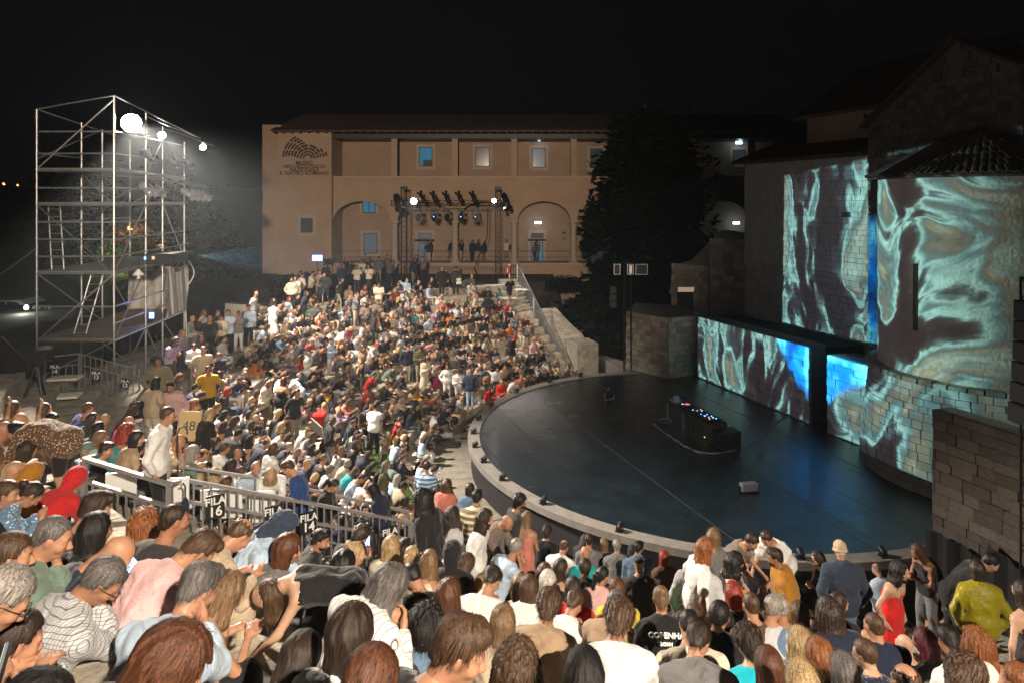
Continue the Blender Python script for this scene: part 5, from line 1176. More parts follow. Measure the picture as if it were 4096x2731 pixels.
# ---- head (origin at skull centre, face towards +Y)
HEADS = {}; HS = .95
def head_mesh(h, fem):
    if (h, fem) in HEADS: return HEADS[(h, fem)]
    s = SDF(); j = .93 if fem else 1
    s.ell((0, -.012, .030), (.076, .096, .090)); s.ell((0, .022, -.030), (.064*j, .072, .085), k=.04); s.ell((0, .055, -.088), (.030*j, .030, .022), k=.035)
    s.cap((0, -.028, -.06), (0, -.045, -.20), .054*j, .058*j, k=.04)
    s.cap((0, .090, .008), (0, .114, -.030), .009, .014, k=.012); s.cap((-.012, .103, -.034), (.012, .103, -.034), .010, k=.012)
    s.cap((-.045, .076, .026), (.045, .076, .026), .012, k=.025)
    for q in (-1, 1):
        s.ell((q*.031, .094, .006), (.017, .016, .012), k=.014, op='-'); s.ell((q*.031, .078, .006), (.014, .0145, .0125), k=.004)
        s.ell((q*.048, .062, -.025), (.022, .024, .02), k=.03); s.ell((q*.076, -.008, -.006), (.010, .021, .033), roty(q*.2), k=.008)
    s.cap((-.017, .086, -.058), (.017, .086, -.058), .009, k=.008); s.cap((-.013, .086, -.068), (.013, .086, -.068), .009, k=.008)
    V, Q = s.mesh(h); c = np.ones((len(V), 3)); x, y, z = V.T; ax_ = np.abs(x)
    lip = (np.abs(z+.063) < .011) & (ax_ < .024) & (y > .08); c[lip] = (.80, .52, .50)
    eye = ((ax_-.031)**2/.013**2+(z-.006)**2/.0075**2 < 1) & (y > .07); c[eye] = (1.25, 1.4, 1.5)
    pup = ((ax_-.031)**2+(z-.006)**2 < .006**2) & (y > .07); c[pup] = (.10, .09, .08)
    brow = (np.abs(z-.030-.1*(ax_-.03)) < .0055) & (ax_ > .012) & (ax_ < .052) & (y > .06); c[brow] = (.30, .24, .2)
    ck = np.exp(-(((ax_-.045)/.02)**2+((z+.03)/.02)**2))*(y > .04); c *= 1-np.stack([ck*0, ck*.12, ck*.12], 1)
    HEADS[(h, fem)] = (V, Q, c); return HEADS[(h, fem)]
HANDS = {}
def hand_mesh(h, curl):
    if (h, curl) in HANDS: return HANDS[(h, curl)]
    s = SDF(); s.cap((-.02, 0, 0), (.03, 0, 0), .024, .026); s.cap((.02, -.022, 0), (.082, -.030, 0), .014, .013, k=.02); s.cap((.02, .018, 0), (.085, .028, 0), .015, .013, k=.02); s.cap((.02, 0, .002), (.088, 0, .004), .016, .013, k=.02)
    for i, (y, L, x0) in enumerate(((-.033, .062, .080), (-.011, .076, .088), (.011, .082, .090), (.032, .074, .085))):
        p = V3(x0, y, 0); a = 0
        for seg, (fr_, r) in enumerate(((.45, .0095), (.31, .0088), (.24, .008))):
            a += curl*(.6+.2*i/3) if seg else curl*.5; q = p+V3(math.cos(a), y*.6*(1-seg*.4), -math.sin(a))*L*fr_; s.cap(p, q, r, r*.93, k=.006); p = q
    s.cap((.015, .028, -.005), (.045, .052, -.018), .014, .012, k=.012); s.cap((.045, .052, -.018), (.075, .058, -.034), .0115, .0095, k=.006)
    HANDS[(h, curl)] = s.mesh(h, pad=.012); return HANDS[(h, curl)]
# ---- poses: joints with the seat (or the ground) at z=0, facing +Y
def sk_torso(base, lean, twist=0, side=0, L=.50, fem=0, hunch=.25):
    """base: pelvis; lean radians forward"""
    d = V3(math.sin(side), math.sin(lean)*math.cos(side), math.cos(lean)*math.cos(side)); d2 = V3(math.sin(side), math.sin(lean+hunch), math.cos(lean+hunch)); d2 /= np.linalg.norm(d2)
    mid = base+d*L*.5; neck = mid+d2*L*.52; lat = V3(math.cos(twist), math.sin(twist), 0); w_ = .176 if fem else .208
    sh = neck-d2*.098; lat = lat-d2*(lat@d2); lat /= np.linalg.norm(lat)
    return dict(P=base, M=mid, N=neck, SL=sh-lat*w_, SR=sh+lat*w_, lat=lat, up=d2, fem=fem)
def arms(j, wl, wr):
    for s, wv in (('L', wl), ('R', wr)):
        S = j['S'+s]; W = np.array(wv, float); d = W-S; D_ = np.linalg.norm(d); u, l = .29, .26
        if D_ > (u+l)*.985: W = S+d/D_*(u+l)*.985; d = W-S; D_ = np.linalg.norm(d)
        a = (u*u-l*l+D_*D_)/(2*D_); hh = math.sqrt(max(0, u*u-a*a)); dn = d/D_; pole = V3(-.55 if s == 'L' else .55, -.35, -.8); pole = pole-dn*(pole@dn); pole /= np.linalg.norm(pole)
        j['E'+s] = S+dn*a+pole*hh; j['W'+s] = W
    return j
def legs_sit(j, spread=.10, kz=.09, ky=.44, fz_=-.33, fy=.42, rs=0):
    for s, q in (('L', -1), ('R', 1)):
        j['H'+s] = j['P']+V3(q*.09, .0, -.01); j['K'+s] = V3(q*(.085+spread+rs*.02*q), ky, kz); j['A'+s] = V3(q*(.09+spread*.6), fy+rs*.05*q, fz_+.02); j['T'+s] = j['A'+s]+V3(q*.02, .16, -.045)
    return j
def legs_stand(j, st=.0, w_=.0, hz=.90):
    for s, q in (('L', -1), ('R', 1)):
        j['H'+s] = j['P']+V3(q*.09, 0, -.02); y = q*st; base = j['P']*V3(1, 1, 0)
        j['A'+s] = V3(q*(.10+w_), y, .09); j['K'+s] = (j['H'+s]+j['A'+s])/2+V3(0, .03+abs(st)*.15, .02); j['T'+s] = j['A'+s]+V3(q*.02, .16, -.055)
    return j
def pose(nm, fem=0):
    b = V3(0, .02, .11); L = .50 if not fem else .47
    if nm == 'lap': j = arms(sk_torso(b, .16, fem=fem, L=L), (-.07, .34, .18), (.07, .36, .19)); return legs_sit(j, .06)
    if nm == 'knees': j = arms(sk_torso(b, .52, fem=fem, L=L, hunch=.35), (-.10, .56, .22), (.08, .58, .24)); return legs_sit(j, .12)
    if nm == 'phone': j = arms(sk_torso(b, .30, fem=fem, L=L, hunch=.35), (-.07, .46, .36), (.07, .46, .36)); return legs_sit(j, .07)
    if nm == 'chin': j = arms(sk_torso(b, .34, fem=fem, L=L, hunch=.30), (-.08, .42, .17), (.05, .37, .55)); return legs_sit(j, .08)
    if nm == 'cross': j = arms(sk_torso(b, .10, fem=fem, L=L), (.10, .26, .30), (-.10, .28, .33)); return legs_sit(j, .03)
    if nm == 'hug': j = arms(sk_torso(b, .35, fem=fem, L=L, hunch=.3), (-.05, .52, .14), (.05, .53, .12)); return legs_sit(j, .03, kz=.28, ky=.40, fz_=-.05, fy=.50)
    if nm == 'raise': j = arms(sk_torso(b, .14, fem=fem, L=L), (-.10, .34, .20), (.16, .10, .86)); return legs_sit(j, .05)
    if nm == 'turn': j = arms(sk_torso(b, .18, .45, .10, fem=fem, L=L), (-.16, .32, .16), (.12, .36, .20)); return legs_sit(j, .09)
    if nm == 'back': j = arms(sk_torso(b, -.12, fem=fem, L=L, hunch=.3), (-.30, -.16, .06), (.08, .30, .16)); return legs_sit(j, .10)
    s = V3(0, 0, .93)
    if nm == 'stand': j = arms(sk_torso(s, .03, fem=fem, L=L+.02), (-.24, .05, .86), (.24, .05, .86)); return legs_stand(j, .03)
    if nm == 'walk': j = arms(sk_torso(s, .10, .1, fem=fem, L=L+.02), (-.25, .20, .92), (.25, -.14, .90)); return legs_stand(j, .20)
    if nm == 'hold': j = arms(sk_torso(s, .08, fem=fem, L=L+.02), (-.05, .30, 1.12), (.06, .30, 1.13)); return legs_stand(j, .05)
    if nm == 'fold': j = arms(sk_torso(s, -.02, fem=fem, L=L+.02), (.11, .22, 1.16), (-.11, .24, 1.18)); return legs_stand(j, .02, .02)
    if nm == 'face': j = arms(sk_torso(s, .05, fem=fem, L=L+.02), (-.05, .22, 1.10), (.10, .19, 1.40)); return legs_stand(j, .04)
    if nm == 'lean': j = arms(sk_torso(s, .55, fem=fem, L=L+.02, hunch=.2), (-.16, .66, .85), (.16, .66, .83)); return legs_stand(j, .08)
    if nm == 'bend':
        j = sk_torso(s, 1.22, fem=fem, L=L+.02, hunch=.25); j = arms(j, (-.18, .78, .55), (.16, .85, .52)); return legs_stand(j, .12, .03)
HD = {}  # default head pitch by pose (down positive)
PITCH = dict(lap=.12, knees=.35, phone=.62, chin=.25, cross=.05, hug=.3, turn=.1, back=.0, stand=.1, walk=.2, hold=.5, fold=.05, face=.1, lean=.5, bend=1.3)
PITCH['raise'] = .05
def head_frame(j, nm, yaw, dp):
    lean = math.atan2(j['up'][1], j['up'][2]); p = lean*.25+PITCH.get(nm, .1)+dp
    Rm = rotz(yaw)@rotx(-p); n = j['N']; c = n+j['up']*.055+Rm@V3(0, .035, .115); return Rm, c
def f_noise(X, Y, Z, s, seed):
    return np.sin(X*s*1.1+2.1*np.sin(Z*s*.7+seed)+seed)*np.sin(Z*s*1.3+1.7*np.sin(Y*s*.9+seed*2))+.5*np.sin((X+Y)*s*2.3+1.3*np.sin(Z*s*1.9+seed*3))
BODY = {}
def body_sdf(j, i=0.0, hem=None):
    s = SDF(); P, M_, N_, lat, up = j['P'], j['M'], j['N'], j['lat'], j['up']; fw = .92 if j['fem'] else 1
    a = P-V3(1, 0, 0)*.075*(1.05 if j['fem'] else 1); b = P+V3(1, 0, 0)*.075*(1.05 if j['fem'] else 1)
    s.cap(a, b, .108+i, k=.05); cm = M_-up*.02; cu = N_-up*.13
    fwd = np.cross(up, lat); fwd = fwd if fwd[1] > 0 or abs(fwd[1]) < .2 and fwd[2] < 0 else -fwd
    for q in (-1, 1):
        s.cap(P+V3(q*.07, 0, .03), M_+lat*q*.068*fw, .105+i, .102*fw+i, k=.06); s.cap(M_+lat*q*.062*fw, cu+lat*q*.085*fw, .102*fw+i, .112*fw+i, k=.06)
        if j['fem']: s.ell(cu+lat*q*.065-up*.02+fwd*.085, (.055+i, .05+i, .055+i), k=.04)
    for S in ('SL', 'SR'): s.cap(N_-up*.03, j[S], .062+i*.8, .064+i, k=.05)
    return s
def build_body(nm, fem, h, hv):
    """headless body + hands"""
    key = (nm, fem, h)
    if key in BODY: return BODY[key]
    j = pose(nm, fem); s = body_sdf(j); th = .95 if fem else 1
    s.cap(j['N']-j['up']*.03, j['N']+j['up']*.05+V3(0, .01, 0), .06, .052, k=.05)
    for q in 'LR':
        s.cap(j['S'+q], j['E'+q], .050*th, .039*th, k=.035); s.cap(j['E'+q], j['W'+q], .040*th, .026*th, k=.015)
        s.cap(j['H'+q], j['K'+q], .088*th, .058*th, k=.045); s.cap(j['K'+q], j['A'+q], .056*th, .038*th, k=.02); s.cap(j['A'+q]+V3(0, -.03, -.03), j['T'+q], .035, .028, k=.02)
    V, Q = s.mesh(h); Vs, Qs, n = [V], [Q], len(V)
    for q in ('LR' if hv < .025 else ''):
        Vh, Qh = hand_mesh(hv, .55 if nm in ('lap', 'stand', 'walk', 'knees') else .95); Vh = Vh.copy()
        if q == 'R': Vh[:, 1] *= -1; Qh = Qh[:, ::-1]
        x = j['W'+q]-j['E'+q]; x /= np.linalg.norm(x); z = V3(0, 0, 1) if abs(x[2]) < .8 else V3(1 if q == 'L' else -1, 0, 0)
        if nm in ('stand', 'walk'): z = V3(-1 if q == 'L' else 1, 0, 0)
        if nm in ('phone', 'hold', 'chin', 'face', 'raise') and abs(x[2]) >= .3: z = V3(0, 1, .3)
        z = z-x*(z@x); z /= np.linalg.norm(z); y = np.cross(z, x); Rm = np.stack([x, y, z], 1)
        Vs.append(Vh@Rm.T*.98+j['W'+q]); Qs.append(Qh+n); n += len(Vh)
    BODY[key] = (j, np.concatenate(Vs), np.concatenate(Qs)); return BODY[key]
MESH = {}
def T_body(nm, fem, yaw, dp, L):
    key = ('b', nm, fem, yaw, dp, L)
    if key not in MESH:
        h, hh, hv = LODS[L]; j, V, Q = build_body(nm, fem, h, hv); Vh, Qh, ch = head_mesh(hh, fem); Rm, c = head_frame(j, nm, yaw, dp)
        Vh = Vh*HS; Vn = Vh@Rm.T+c; low = np.clip((-.10-Vh[:, 2])/.10, 0, 1)[:, None]*.8; tgt = j['N']-j['up']*.02+ (Vh*V3(1, 1, 0)+V3(0, .04, 0))@Rm.T
        Vn = Vn*(1-low)+tgt*low
        MESH[key] = npm('person', np.concatenate([V, Vn]), np.concatenate([Q, Qh+len(V)]), [None], np.concatenate([np.ones((len(V), 3)), ch]))
    return MESH[key]
LODS = {0: (.022, .0076, .0082), 1: (.036, .0135, .015), 2: (.048, .021, .02)}
CV = {0: .0165, 1: .029, 2: .043}
def T_top(nm, fem, kind, L):
    key = ('t', nm, fem, kind, L)
    if key in MESH: return MESH[key]
    j = pose(nm, fem); loose = dict(tee=.020, shirt=.026, tank=.008, jacket=.038, hoodie=.036, dress=.014, poncho=.05, strapless=.008)[kind]
    s = body_sdf(j, loose*.75); st = nm in ('stand', 'walk', 'hold', 'fold', 'face', 'lean', 'bend'); down = j['P']-j['M']; down /= np.linalg.norm(down)
    if not (kind in ('tank', 'strapless', 'dress')):
        for q in 'LR':
            S, E_, W = j['S'+q], j['E'+q], j['W'+q]
            if kind == 'tee': s.cap(S, S+(E_-S)*.62, .060+loose*.5, .060+loose*.6, k=.03)
            else:
                s.cap(S, E_, .058+loose*.6, .050+loose*.5, k=.035); e = .78 if kind != 'poncho' else .4; s.cap(E_, E_+(W-E_)*(e if kind == 'shirt' else .93), .050+loose*.5, .036+loose*.4, k=.02)
    if st and kind not in ('dress',):
        for q in (-1, 1): s.cap(j['P']+V3(q*.05, 0, .02), j['P']+V3(q*.06, 0, -.08 if kind != 'poncho' else -.16)*1+down*.0, .122+loose*.8, .118+loose*.9, k=.06)
    if kind == 'dress':
        if st:
            for q in (-1, 1): s.cap(j['P']+V3(q*.06, 0, 0), V3(q*.09, .02, .50), .125, .15, k=.08)
        else:
            for q in 'LR': s.cap(j['H'+q], j['K'+q], .10, .085, k=.09)
    if kind == 'poncho':
        for q in 'LR': s.cap(j['N']-j['up']*.05, j['E'+q], .09, .08, k=.12); s.cap(j['M'], j['E'+q], .1, .08, k=.12)
    if kind == 'hoodie': s.cap(j['N']-V3(.06, .07, .02), j['N']+V3(.06, -.07, -.02), .05, k=.03); s.cap(j['N']+V3(-.05, -.09, -.08), j['N']+V3(.05, -.09, -.08), .05, k=.04)
    if kind in ('shirt', 'jacket'): s.cap(j['N']-j['up']*.0-V3(.04, .01, 0), j['N']+V3(.04, -.01, 0), .052, k=.025)
    neck = j['N']; up = j['up']; amp = .0062 if kind != 'tank' else .003; seed = hash((nm, kind)) % 7
    Rm, hc = head_frame(j, nm, 0, 0)
    def post(D, X, Y, Z):
        D = D+amp*f_noise(X, Y, Z, 26, seed)
        t = (X-neck[0])*up[0]+(Y-neck[1])*up[1]+(Z-neck[2])*up[2]
        lim = dict(tank=-.035, strapless=-.16, dress=-.15, tee=.012).get(kind, .055)
        rad = np.sqrt((X-neck[0])**2+(Y-neck[1]-.01)**2)
        if kind in ('tank', 'dress', 'strapless'):
            if kind == 'tank': t2 = t+.055*np.clip((np.abs((X-neck[0])*j['lat'][0]+(Y-neck[1])*j['lat'][1])-.085)/.03, 0, 1)
            else: t2 = t
            D = np.maximum(D, t2-lim)
        else: D = np.maximum(D, t-lim)
        D = np.maximum(D, -(np.maximum(rad-.058, -(t+.02)-.0)))if kind in ('tee',) else D
        if st and nm not in ('lean', 'bend'): D = np.maximum(D, -(Z-(.80 if kind not in ('dress', 'poncho') else .52 if kind == 'dress' else .68)))
        return D
    V, Q = s.mesh(CV[L], post); MESH[key] = npm('top', V, Q, [None]); return MESH[key]
def T_bot(nm, fem, kind, L):
    key = ('l', nm, fem, kind, L)
    if key in MESH: return MESH[key]
    j = pose(nm, fem); s = SDF(); i = .014; st = nm in ('stand', 'walk', 'hold', 'fold', 'face', 'lean', 'bend')
    s.cap(j['P']-V3(.07, 0, -.01), j['P']+V3(.07, 0, .01), .112+i, k=.05)
    if st and nm not in ('bend', 'lean'): s.cap(j['P']-V3(.05, 0, 0), j['P']+V3(.05, 0, .08), .10+i, k=.05)
    if kind == 'skirt':
        if st: 
            for q in (-1, 1): s.cap(j['P']+V3(q*.05, 0, -.02), V3(q*.11, .0, .32), .12, .16, k=.1)
        else:
            for q in 'LR': s.cap(j['H'+q], j['K'+q], .105, .09, k=.10); s.cap(j['K'+q], j['K'+q]+V3(0, .02, -.16), .09, .1, k=.1)
    for q in 'LR':
        if kind == 'skirt': break
        e = j['K'+q]; s.cap(j['H'+q], e if kind != 'shorts' else j['H'+q]+(e-j['H'+q])*.8, .094+i, .064+i, k=.045)
        if kind == 'trousers': s.cap(e, j['A'+q]+V3(0, 0, .03), .062+i*.9, .050+i, k=.02)
    def post(D, X, Y, Z): return D+.0035*f_noise(X, Y, Z, 30, 3)
    V, Q = s.mesh(CV[L]*1.15, post); MESH[key] = npm('trousers', V, Q, [None]); return MESH[key]
def T_shoe(nm, fem, L):
    key = ('s', nm, fem, L)
    if key in MESH: return MESH[key]
    j = pose(nm, fem); s = SDF()
    for q in 'LR': s.cap(j['A'+q]+V3(0, -.035, -.035), j['T'+q]+V3(0, .01, .005), .047, .040, k=.03)
    V, Q = s.mesh(CV[L]*1.1, None); MESH[key] = npm('shoes', V, Q, [None]); return MESH[key]
# ---- hair, in the head's own frame
def hair_sdf(style):
    s = SDF(); 
    if style in ('short', 'buzz', 'ring'):
        o = dict(short=.014, buzz=.004, ring=.007)[style]; s.ell((0, -.018, .034), (.079+o, .097+o, .092+o)); s.cap((0, -.06, -.03), (0, -.055, -.065), .052, .045, k=.03)
    elif style == 'crop': s.ell((0, -.012, .046), (.093, .108, .096)); s.cap((-.03, .05, .10), (.03, .06, .105), .035, k=.04); s.cap((0, -.06, -.03), (0, -.06, -.07), .055, .045, k=.03)
    elif style == 'curly': s.ell((0, -.014, .045), (.112, .122, .112)); s.cap((0, -.07, -.02), (0, -.07, -.07), .07, .06, k=.04)
    elif style in ('bob', 'puffbob'):
        o = .014 if style == 'puffbob' else 0; s.ell((0, -.016, .036), (.093+o, .108+o, .100+o))
        for q in (-1, 1): s.cap((q*.06, -.01, .0), (q*.066, .0, -.105), .036+o, .034+o, k=.04)
        s.cap((-.03, -.07, .0), (-.035, -.065, -.12), .055+o, .05+o, k=.05); s.cap((.03, -.07, .0), (.035, -.065, -.12), .055+o, .05+o, k=.05)
    elif style in ('long', 'wavy', 'curlylong'):
        o = dict(long=0, wavy=.012, curlylong=.03)[style]; s.ell((0, -.016, .036), (.090+o*.6, .105+o*.6, .099+o*.6))
        for q in (-1, 1): s.cap((q*.062, -.01, .0), (q*(.075+o), -.01, -.16), .032+o, .030+o, k=.04)
        for q in (-1, 0, 1): s.cap((q*.04, -.07, .0), (q*(.045+o*.5), -.085, -.20), .052+o, .046+o, k=.05); s.cap((q*.045, -.085, -.19), (q*(.04+o*.6), -.10, -.34), .046+o, .024+o*.8, k=.05)
    elif style == 'pony':
        s.ell((0, -.018, .034), (.084, .102, .097)); s.cap((0, -.11, .03), (0, -.15, .02), .03, .036, k=.02); s.cap((0, -.15, .02), (0, -.165, -.17), .038, .022, k=.02); s.cap((0, -.06, -.02), (0, -.06, -.06), .05, .04, k=.03)
    elif style == 'bun': s.ell((0, -.018, .034), (.084, .102, .097)); s.ell((0, -.105, .10), (.045, .04, .042), k=.012); s.cap((0, -.06, -.02), (0, -.06, -.06), .05, .04, k=.03)
    return s
FACEW = dict(short=.030, buzz=.034, ring=.0, crop=.030, curly=.034, bob=.02, puffbob=.02, long=.02, wavy=.02, curlylong=.02, pony=.045, bun=.045)
STR = dict(short=(.035, 260, 0), buzz=(.012, 150, 0), ring=(.02, 120, 0), crop=(.05, 320, .2), curly=(.05, 420, 1), bob=(.09, 300, 0), puffbob=(.07, 380, .35), long=(.16, 320, .05), wavy=(.15, 380, .5), curlylong=(.09, 460, 1), pony=(.10, 200, .1), bun=(.05, 160, .1))
def T_hair(style, L):
    key = ('h', style, L)
    if key in MESH: return MESH[key]
    s = hair_sdf(style); A_ = dict(curly=.0075, curlylong=.0075, wavy=.0045, puffbob=.004).get(style, .0022); cur = style in ('curly', 'curlylong')
    rg = np.random.default_rng(len(style)*7+3)
    def post(D, X, Y, Z):
        # open the face: everything before the hairline plane
        face = (Y-.050-np.clip(-(Z-.05), 0, .3)*(-.35 if style in ('long', 'wavy', 'bob', 'puffbob', 'curlylong') else -.55))
        hl = .085-FACEW.get(style, .03)*.4
        wid = .052 if style in ('long', 'wavy', 'bob', 'puffbob', 'curlylong') else .2
        ins = np.minimum(np.minimum(Y-(.052-.30*np.clip(hl-Z, 0, .14)/1.0 if wid > .1 else .03), hl-Z+.0*Y), wid-np.abs(X))
        D = np.maximum(D, ins)
        if style in ('short', 'buzz', 'crop', 'ring'): D = np.maximum(D, -(Z+.062+.35*(-Y-.04)*0)); D = np.maximum(D, np.minimum(.02-Z, Y+.01)-.0)
        if style == 'ring': r2 = np.sqrt((X/.070)**2+((Y+.02)/.085)**2); D = np.maximum(D, np.minimum(1-r2, Z-.055)*.08)
        ph = np.arctan2(X, -(Y+.02)+1e-6)
        if cur: D = D+A_*(np.sin(X*170+2*np.sin(Z*120))*np.sin(Z*160+2*np.sin(Y*110))+np.sin(Y*150+1.5*np.sin(X*140)))
        else: D = D+A_*(np.sin(ph*11+2*np.sin(Z*22))+.5*np.sin(ph*23+3*np.sin(Z*31)))
        return D
    h = {0: .0092, 1: .0145, 2: .022, 3: .04}[L]; V, Q = s.mesh(h, post, pad=.02)
    if L < 2 and len(V):
        ln, n, wv = STR[style]; n = int(n*(3.2 if L == 0 else .7)); C = V3(0, -.02, .03)
        ii = rg.integers(0, len(V), n); P = V[ii]; ok = (P[:, 1] < .06) | (P[:, 2] > .07); P = P[ok]; seg = 5; nn = P-C; nn /= np.linalg.norm(nn, axis=1)[:, None]
        st_ = []; d = V3(0, -.15, -1)[None]-nn*(nn@V3(0, -.15, -1))[:, None]; top = np.abs(nn[:, 2]) > .85; d[top] += np.stack([nn[top, 0]*2, nn[top, 1]*2-.3, 0*nn[top, 0]], 1); d /= np.linalg.norm(d, axis=1)[:, None]+1e-6
        lenv = ln*rg.uniform(.5, 1.1, len(P)); cur_p = P.copy(); pts = [cur_p]; phs = rg.uniform(0, 6, len(P)); side = np.cross(d, nn)
        for k in range(seg):
            wob = side*(np.sin(phs+k*2.2)*wv*.35)[:, None]+nn*(.10+.25*wv+rg.uniform(-.12, .12, len(P)))[:, None]
            cur_p = cur_p+(d+wob)*(lenv/seg)[:, None]; pts.append(cur_p); dd = cur_p-C; dd /= np.linalg.norm(dd, axis=1)[:, None]; g = V3(0, 0, -1)[None]; d = d*.7+g*.3; d = d-dd*np.minimum(0, (d*dd).sum(1))[:, None]; d /= np.linalg.norm(d, axis=1)[:, None]
        w0 = (.0013 if L == 0 else .003)*(1.3 if cur else 1); Vs = []
        for k, p in enumerate(pts): w_ = w0*(1-k/seg*.8); Vs += [p-side*w_, p+side*w_]
        m = len(P); base = len(V); qs = []
        for k in range(seg): a = base+2*k*m+np.arange(m); b = base+(2*k+1)*m+np.arange(m); c = base+(2*k+3)*m+np.arange(m); e = base+(2*k+2)*m+np.arange(m); qs.append(np.stack([a, b, c, e], 1))
        V = np.concatenate([V]+Vs); Q = np.concatenate([Q]+qs)
    MESH[key] = npm('hair', V, Q, [None]); return MESH[key]
def T_hat(kind, L):
    key = ('hat', kind, L)
    if key in MESH: return MESH[key]
    s = SDF()
    if kind == 'cap': s.ell((0, -.014, .055), (.093, .110, .088)); s.ell((0, .12, .045), (.068, .075, .010), rotx(-.18), k=.02)
    elif kind == 'hood': s.ell((0, -.02, .03), (.115, .13, .125)); s.cap((0, -.07, -.02), (0, -.09, -.16), .09, .08, k=.06)
    else: s.ell((0, -.012, .05), (.096, .112, .098)); s.ell((0, -.01, .0), (.115, .13, .02), k=.03)
    def post(D, X, Y, Z):
        if kind == 'cap': D = np.maximum(D, -(Z-.03+.1*np.clip(-Y, 0, 1)*0)*np.where(Y > .08, 0, 1)-np.where(Y > .08, .02, 0))
        elif kind == 'hood': D = np.maximum(D, np.minimum(Y-.05, .1-Z)); D = D+.005*f_noise(X, Y, Z, 40, 2)
        else: D = np.maximum(D, -(Z+.015))
        return D
    V, Q = s.mesh({0: .009, 1: .014, 2: .022}[L], post, pad=.02); MESH[key] = npm('hat', V, Q, [None]); return MESH[key]
def T_beard(L):
    key = ('beard', L)
    if key not in MESH:
        s = SDF(); s.ell((0, .030, -.062), (.066, .072, .052))
        def post(D, X, Y, Z): D = np.maximum(D, Z+.045+.0*X); D = np.maximum(D, .012-Y); D = np.maximum(D, -np.maximum(np.abs(Z+.063)-.008, np.abs(X)-.022)) ; return D+.003*f_noise(X, Y, Z, 160, 1)
        V, Q = s.mesh({0: .007, 1: .011, 2: .018}[L], post, pad=.02); MESH[key] = npm('beard', V, Q, [None])
    return MESH[key]
def T_glasses():
    if 'gl' not in MESH:
        q = MB()
        for s in (-1, 1):
            q.tube([(s*.031+.022*math.cos(a), .112-.004*abs(math.cos(a)), .004+.018*math.sin(a)) for a in [2*math.pi*i/14 for i in range(15)]], .0022, 5); q.tube([(s*.053, .105, .008), (s*.078, .05, .008), (s*.083, -.01, .004), (s*.08, -.03, -.012)], .0022, 5)
        q.tube([(-.01, .112, .008), (.01, .112, .008)], .0022, 5); me = bpy.data.meshes.new('glasses'); me.from_pydata(q.v, [], q.f); me.materials.append(M['frame']); MESH['gl'] = me
    return MESH['gl']
# ---- materials of people
def hairmat(name, c):
    m = bpy.data.materials.new(name); m.use_nodes = True; N, L = nodes(m); b = N['Principled BSDF']; tc = N.new('ShaderNodeTexCoord'); mp = N.new('ShaderNodeMapping'); mp.inputs['Scale'].default_value = (95, 95, 5)
    nz = N.new('ShaderNodeTexNoise'); nz.inputs['Scale'].default_value = 1.4; nz.inputs['Detail'].default_value = 7; nz.inputs['Roughness'].default_value = .72; nz.inputs['Distortion'].default_value = .5; L.new(tc.outputs['Object'], mp.inputs[0]); L.new(mp.outputs[0], nz.inputs['Vector'])
    cr = N.new('ShaderNodeValToRGB'); cr.color_ramp.elements[0].position = .40; cr.color_ramp.elements[1].position = .62
    cr.color_ramp.elements[0].color = (*[x*.28 for x in c], 1); cr.color_ramp.elements[1].color = (*[min(1, x*2.0) for x in c], 1); L.new(nz.outputs[0], cr.inputs[0]); L.new(cr.outputs[0], b.inputs['Base Color'])
    b.inputs['Roughness'].default_value = .45; b.inputs['Specular IOR Level'].default_value = .4
    bp = N.new('ShaderNodeBump'); bp.inputs['Strength'].default_value = .7; bp.inputs['Distance'].default_value = .006; L.new(nz.outputs[0], bp.inputs['Height']); L.new(bp.outputs[0], b.inputs['Normal']); return m
HAIRC = dict(black=(.010, .008, .008), dark=(.028, .017, .012), brown=(.065, .036, .020), auburn=(.080, .030, .014), lbrown=(.16, .095, .050), blonde=(.34, .235, .12), grey=(.22, .20, .18), white=(.50, .48, .44), ginger=(.20, .070, .022), red=(.20, .025, .015), burgundy=(.07, .012, .018), salt=(.10, .09, .085))
HM = {k: hairmat(k+'_hair', c) for k, c in HAIRC.items()}
def skinmat(name, c):
    m = bpy.data.materials.new(name); m.use_nodes = True; N, L = nodes(m); b = N['Principled BSDF']; at = N.new('ShaderNodeAttribute'); at.attribute_name = 'Col'; tc = N.new('ShaderNodeTexCoord'); nz = N.new('ShaderNodeTexNoise'); nz.inputs['Scale'].default_value = 14; nz.inputs['Detail'].default_value = 4; L.new(tc.outputs['Object'], nz.inputs['Vector'])
    mx = N.new('ShaderNodeMix'); mx.data_type = 'RGBA'; mx.inputs[6].default_value = (*[x*.86 for x in c], 1); mx.inputs[7].default_value = (min(1, c[0]*1.1), c[1]*1.03, c[2], 1); L.new(nz.outputs[0], mx.inputs[0])
    ml = N.new('ShaderNodeMix'); ml.data_type = 'RGBA'; ml.blend_type = 'MULTIPLY'; ml.inputs[0].default_value = 1; L.new(mx.outputs[2], ml.inputs[6]); L.new(at.outputs['Color'], ml.inputs[7]); L.new(ml.outputs[2], b.inputs['Base Color'])
    b.inputs['Roughness'].default_value = .5; b.inputs['Specular IOR Level'].default_value = .4; bp = N.new('ShaderNodeBump'); bp.inputs['Strength'].default_value = .15; bp.inputs['Distance'].default_value = .01; L.new(nz.outputs[0], bp.inputs['Height']); L.new(bp.outputs[0], b.inputs['Normal']); return m
SKC = [(.50, .29, .19), (.42, .225, .14), (.33, .165, .10), (.54, .34, .24), (.24, .115, .07)]
SKM = [skinmat('skin', c) for c in SKC]
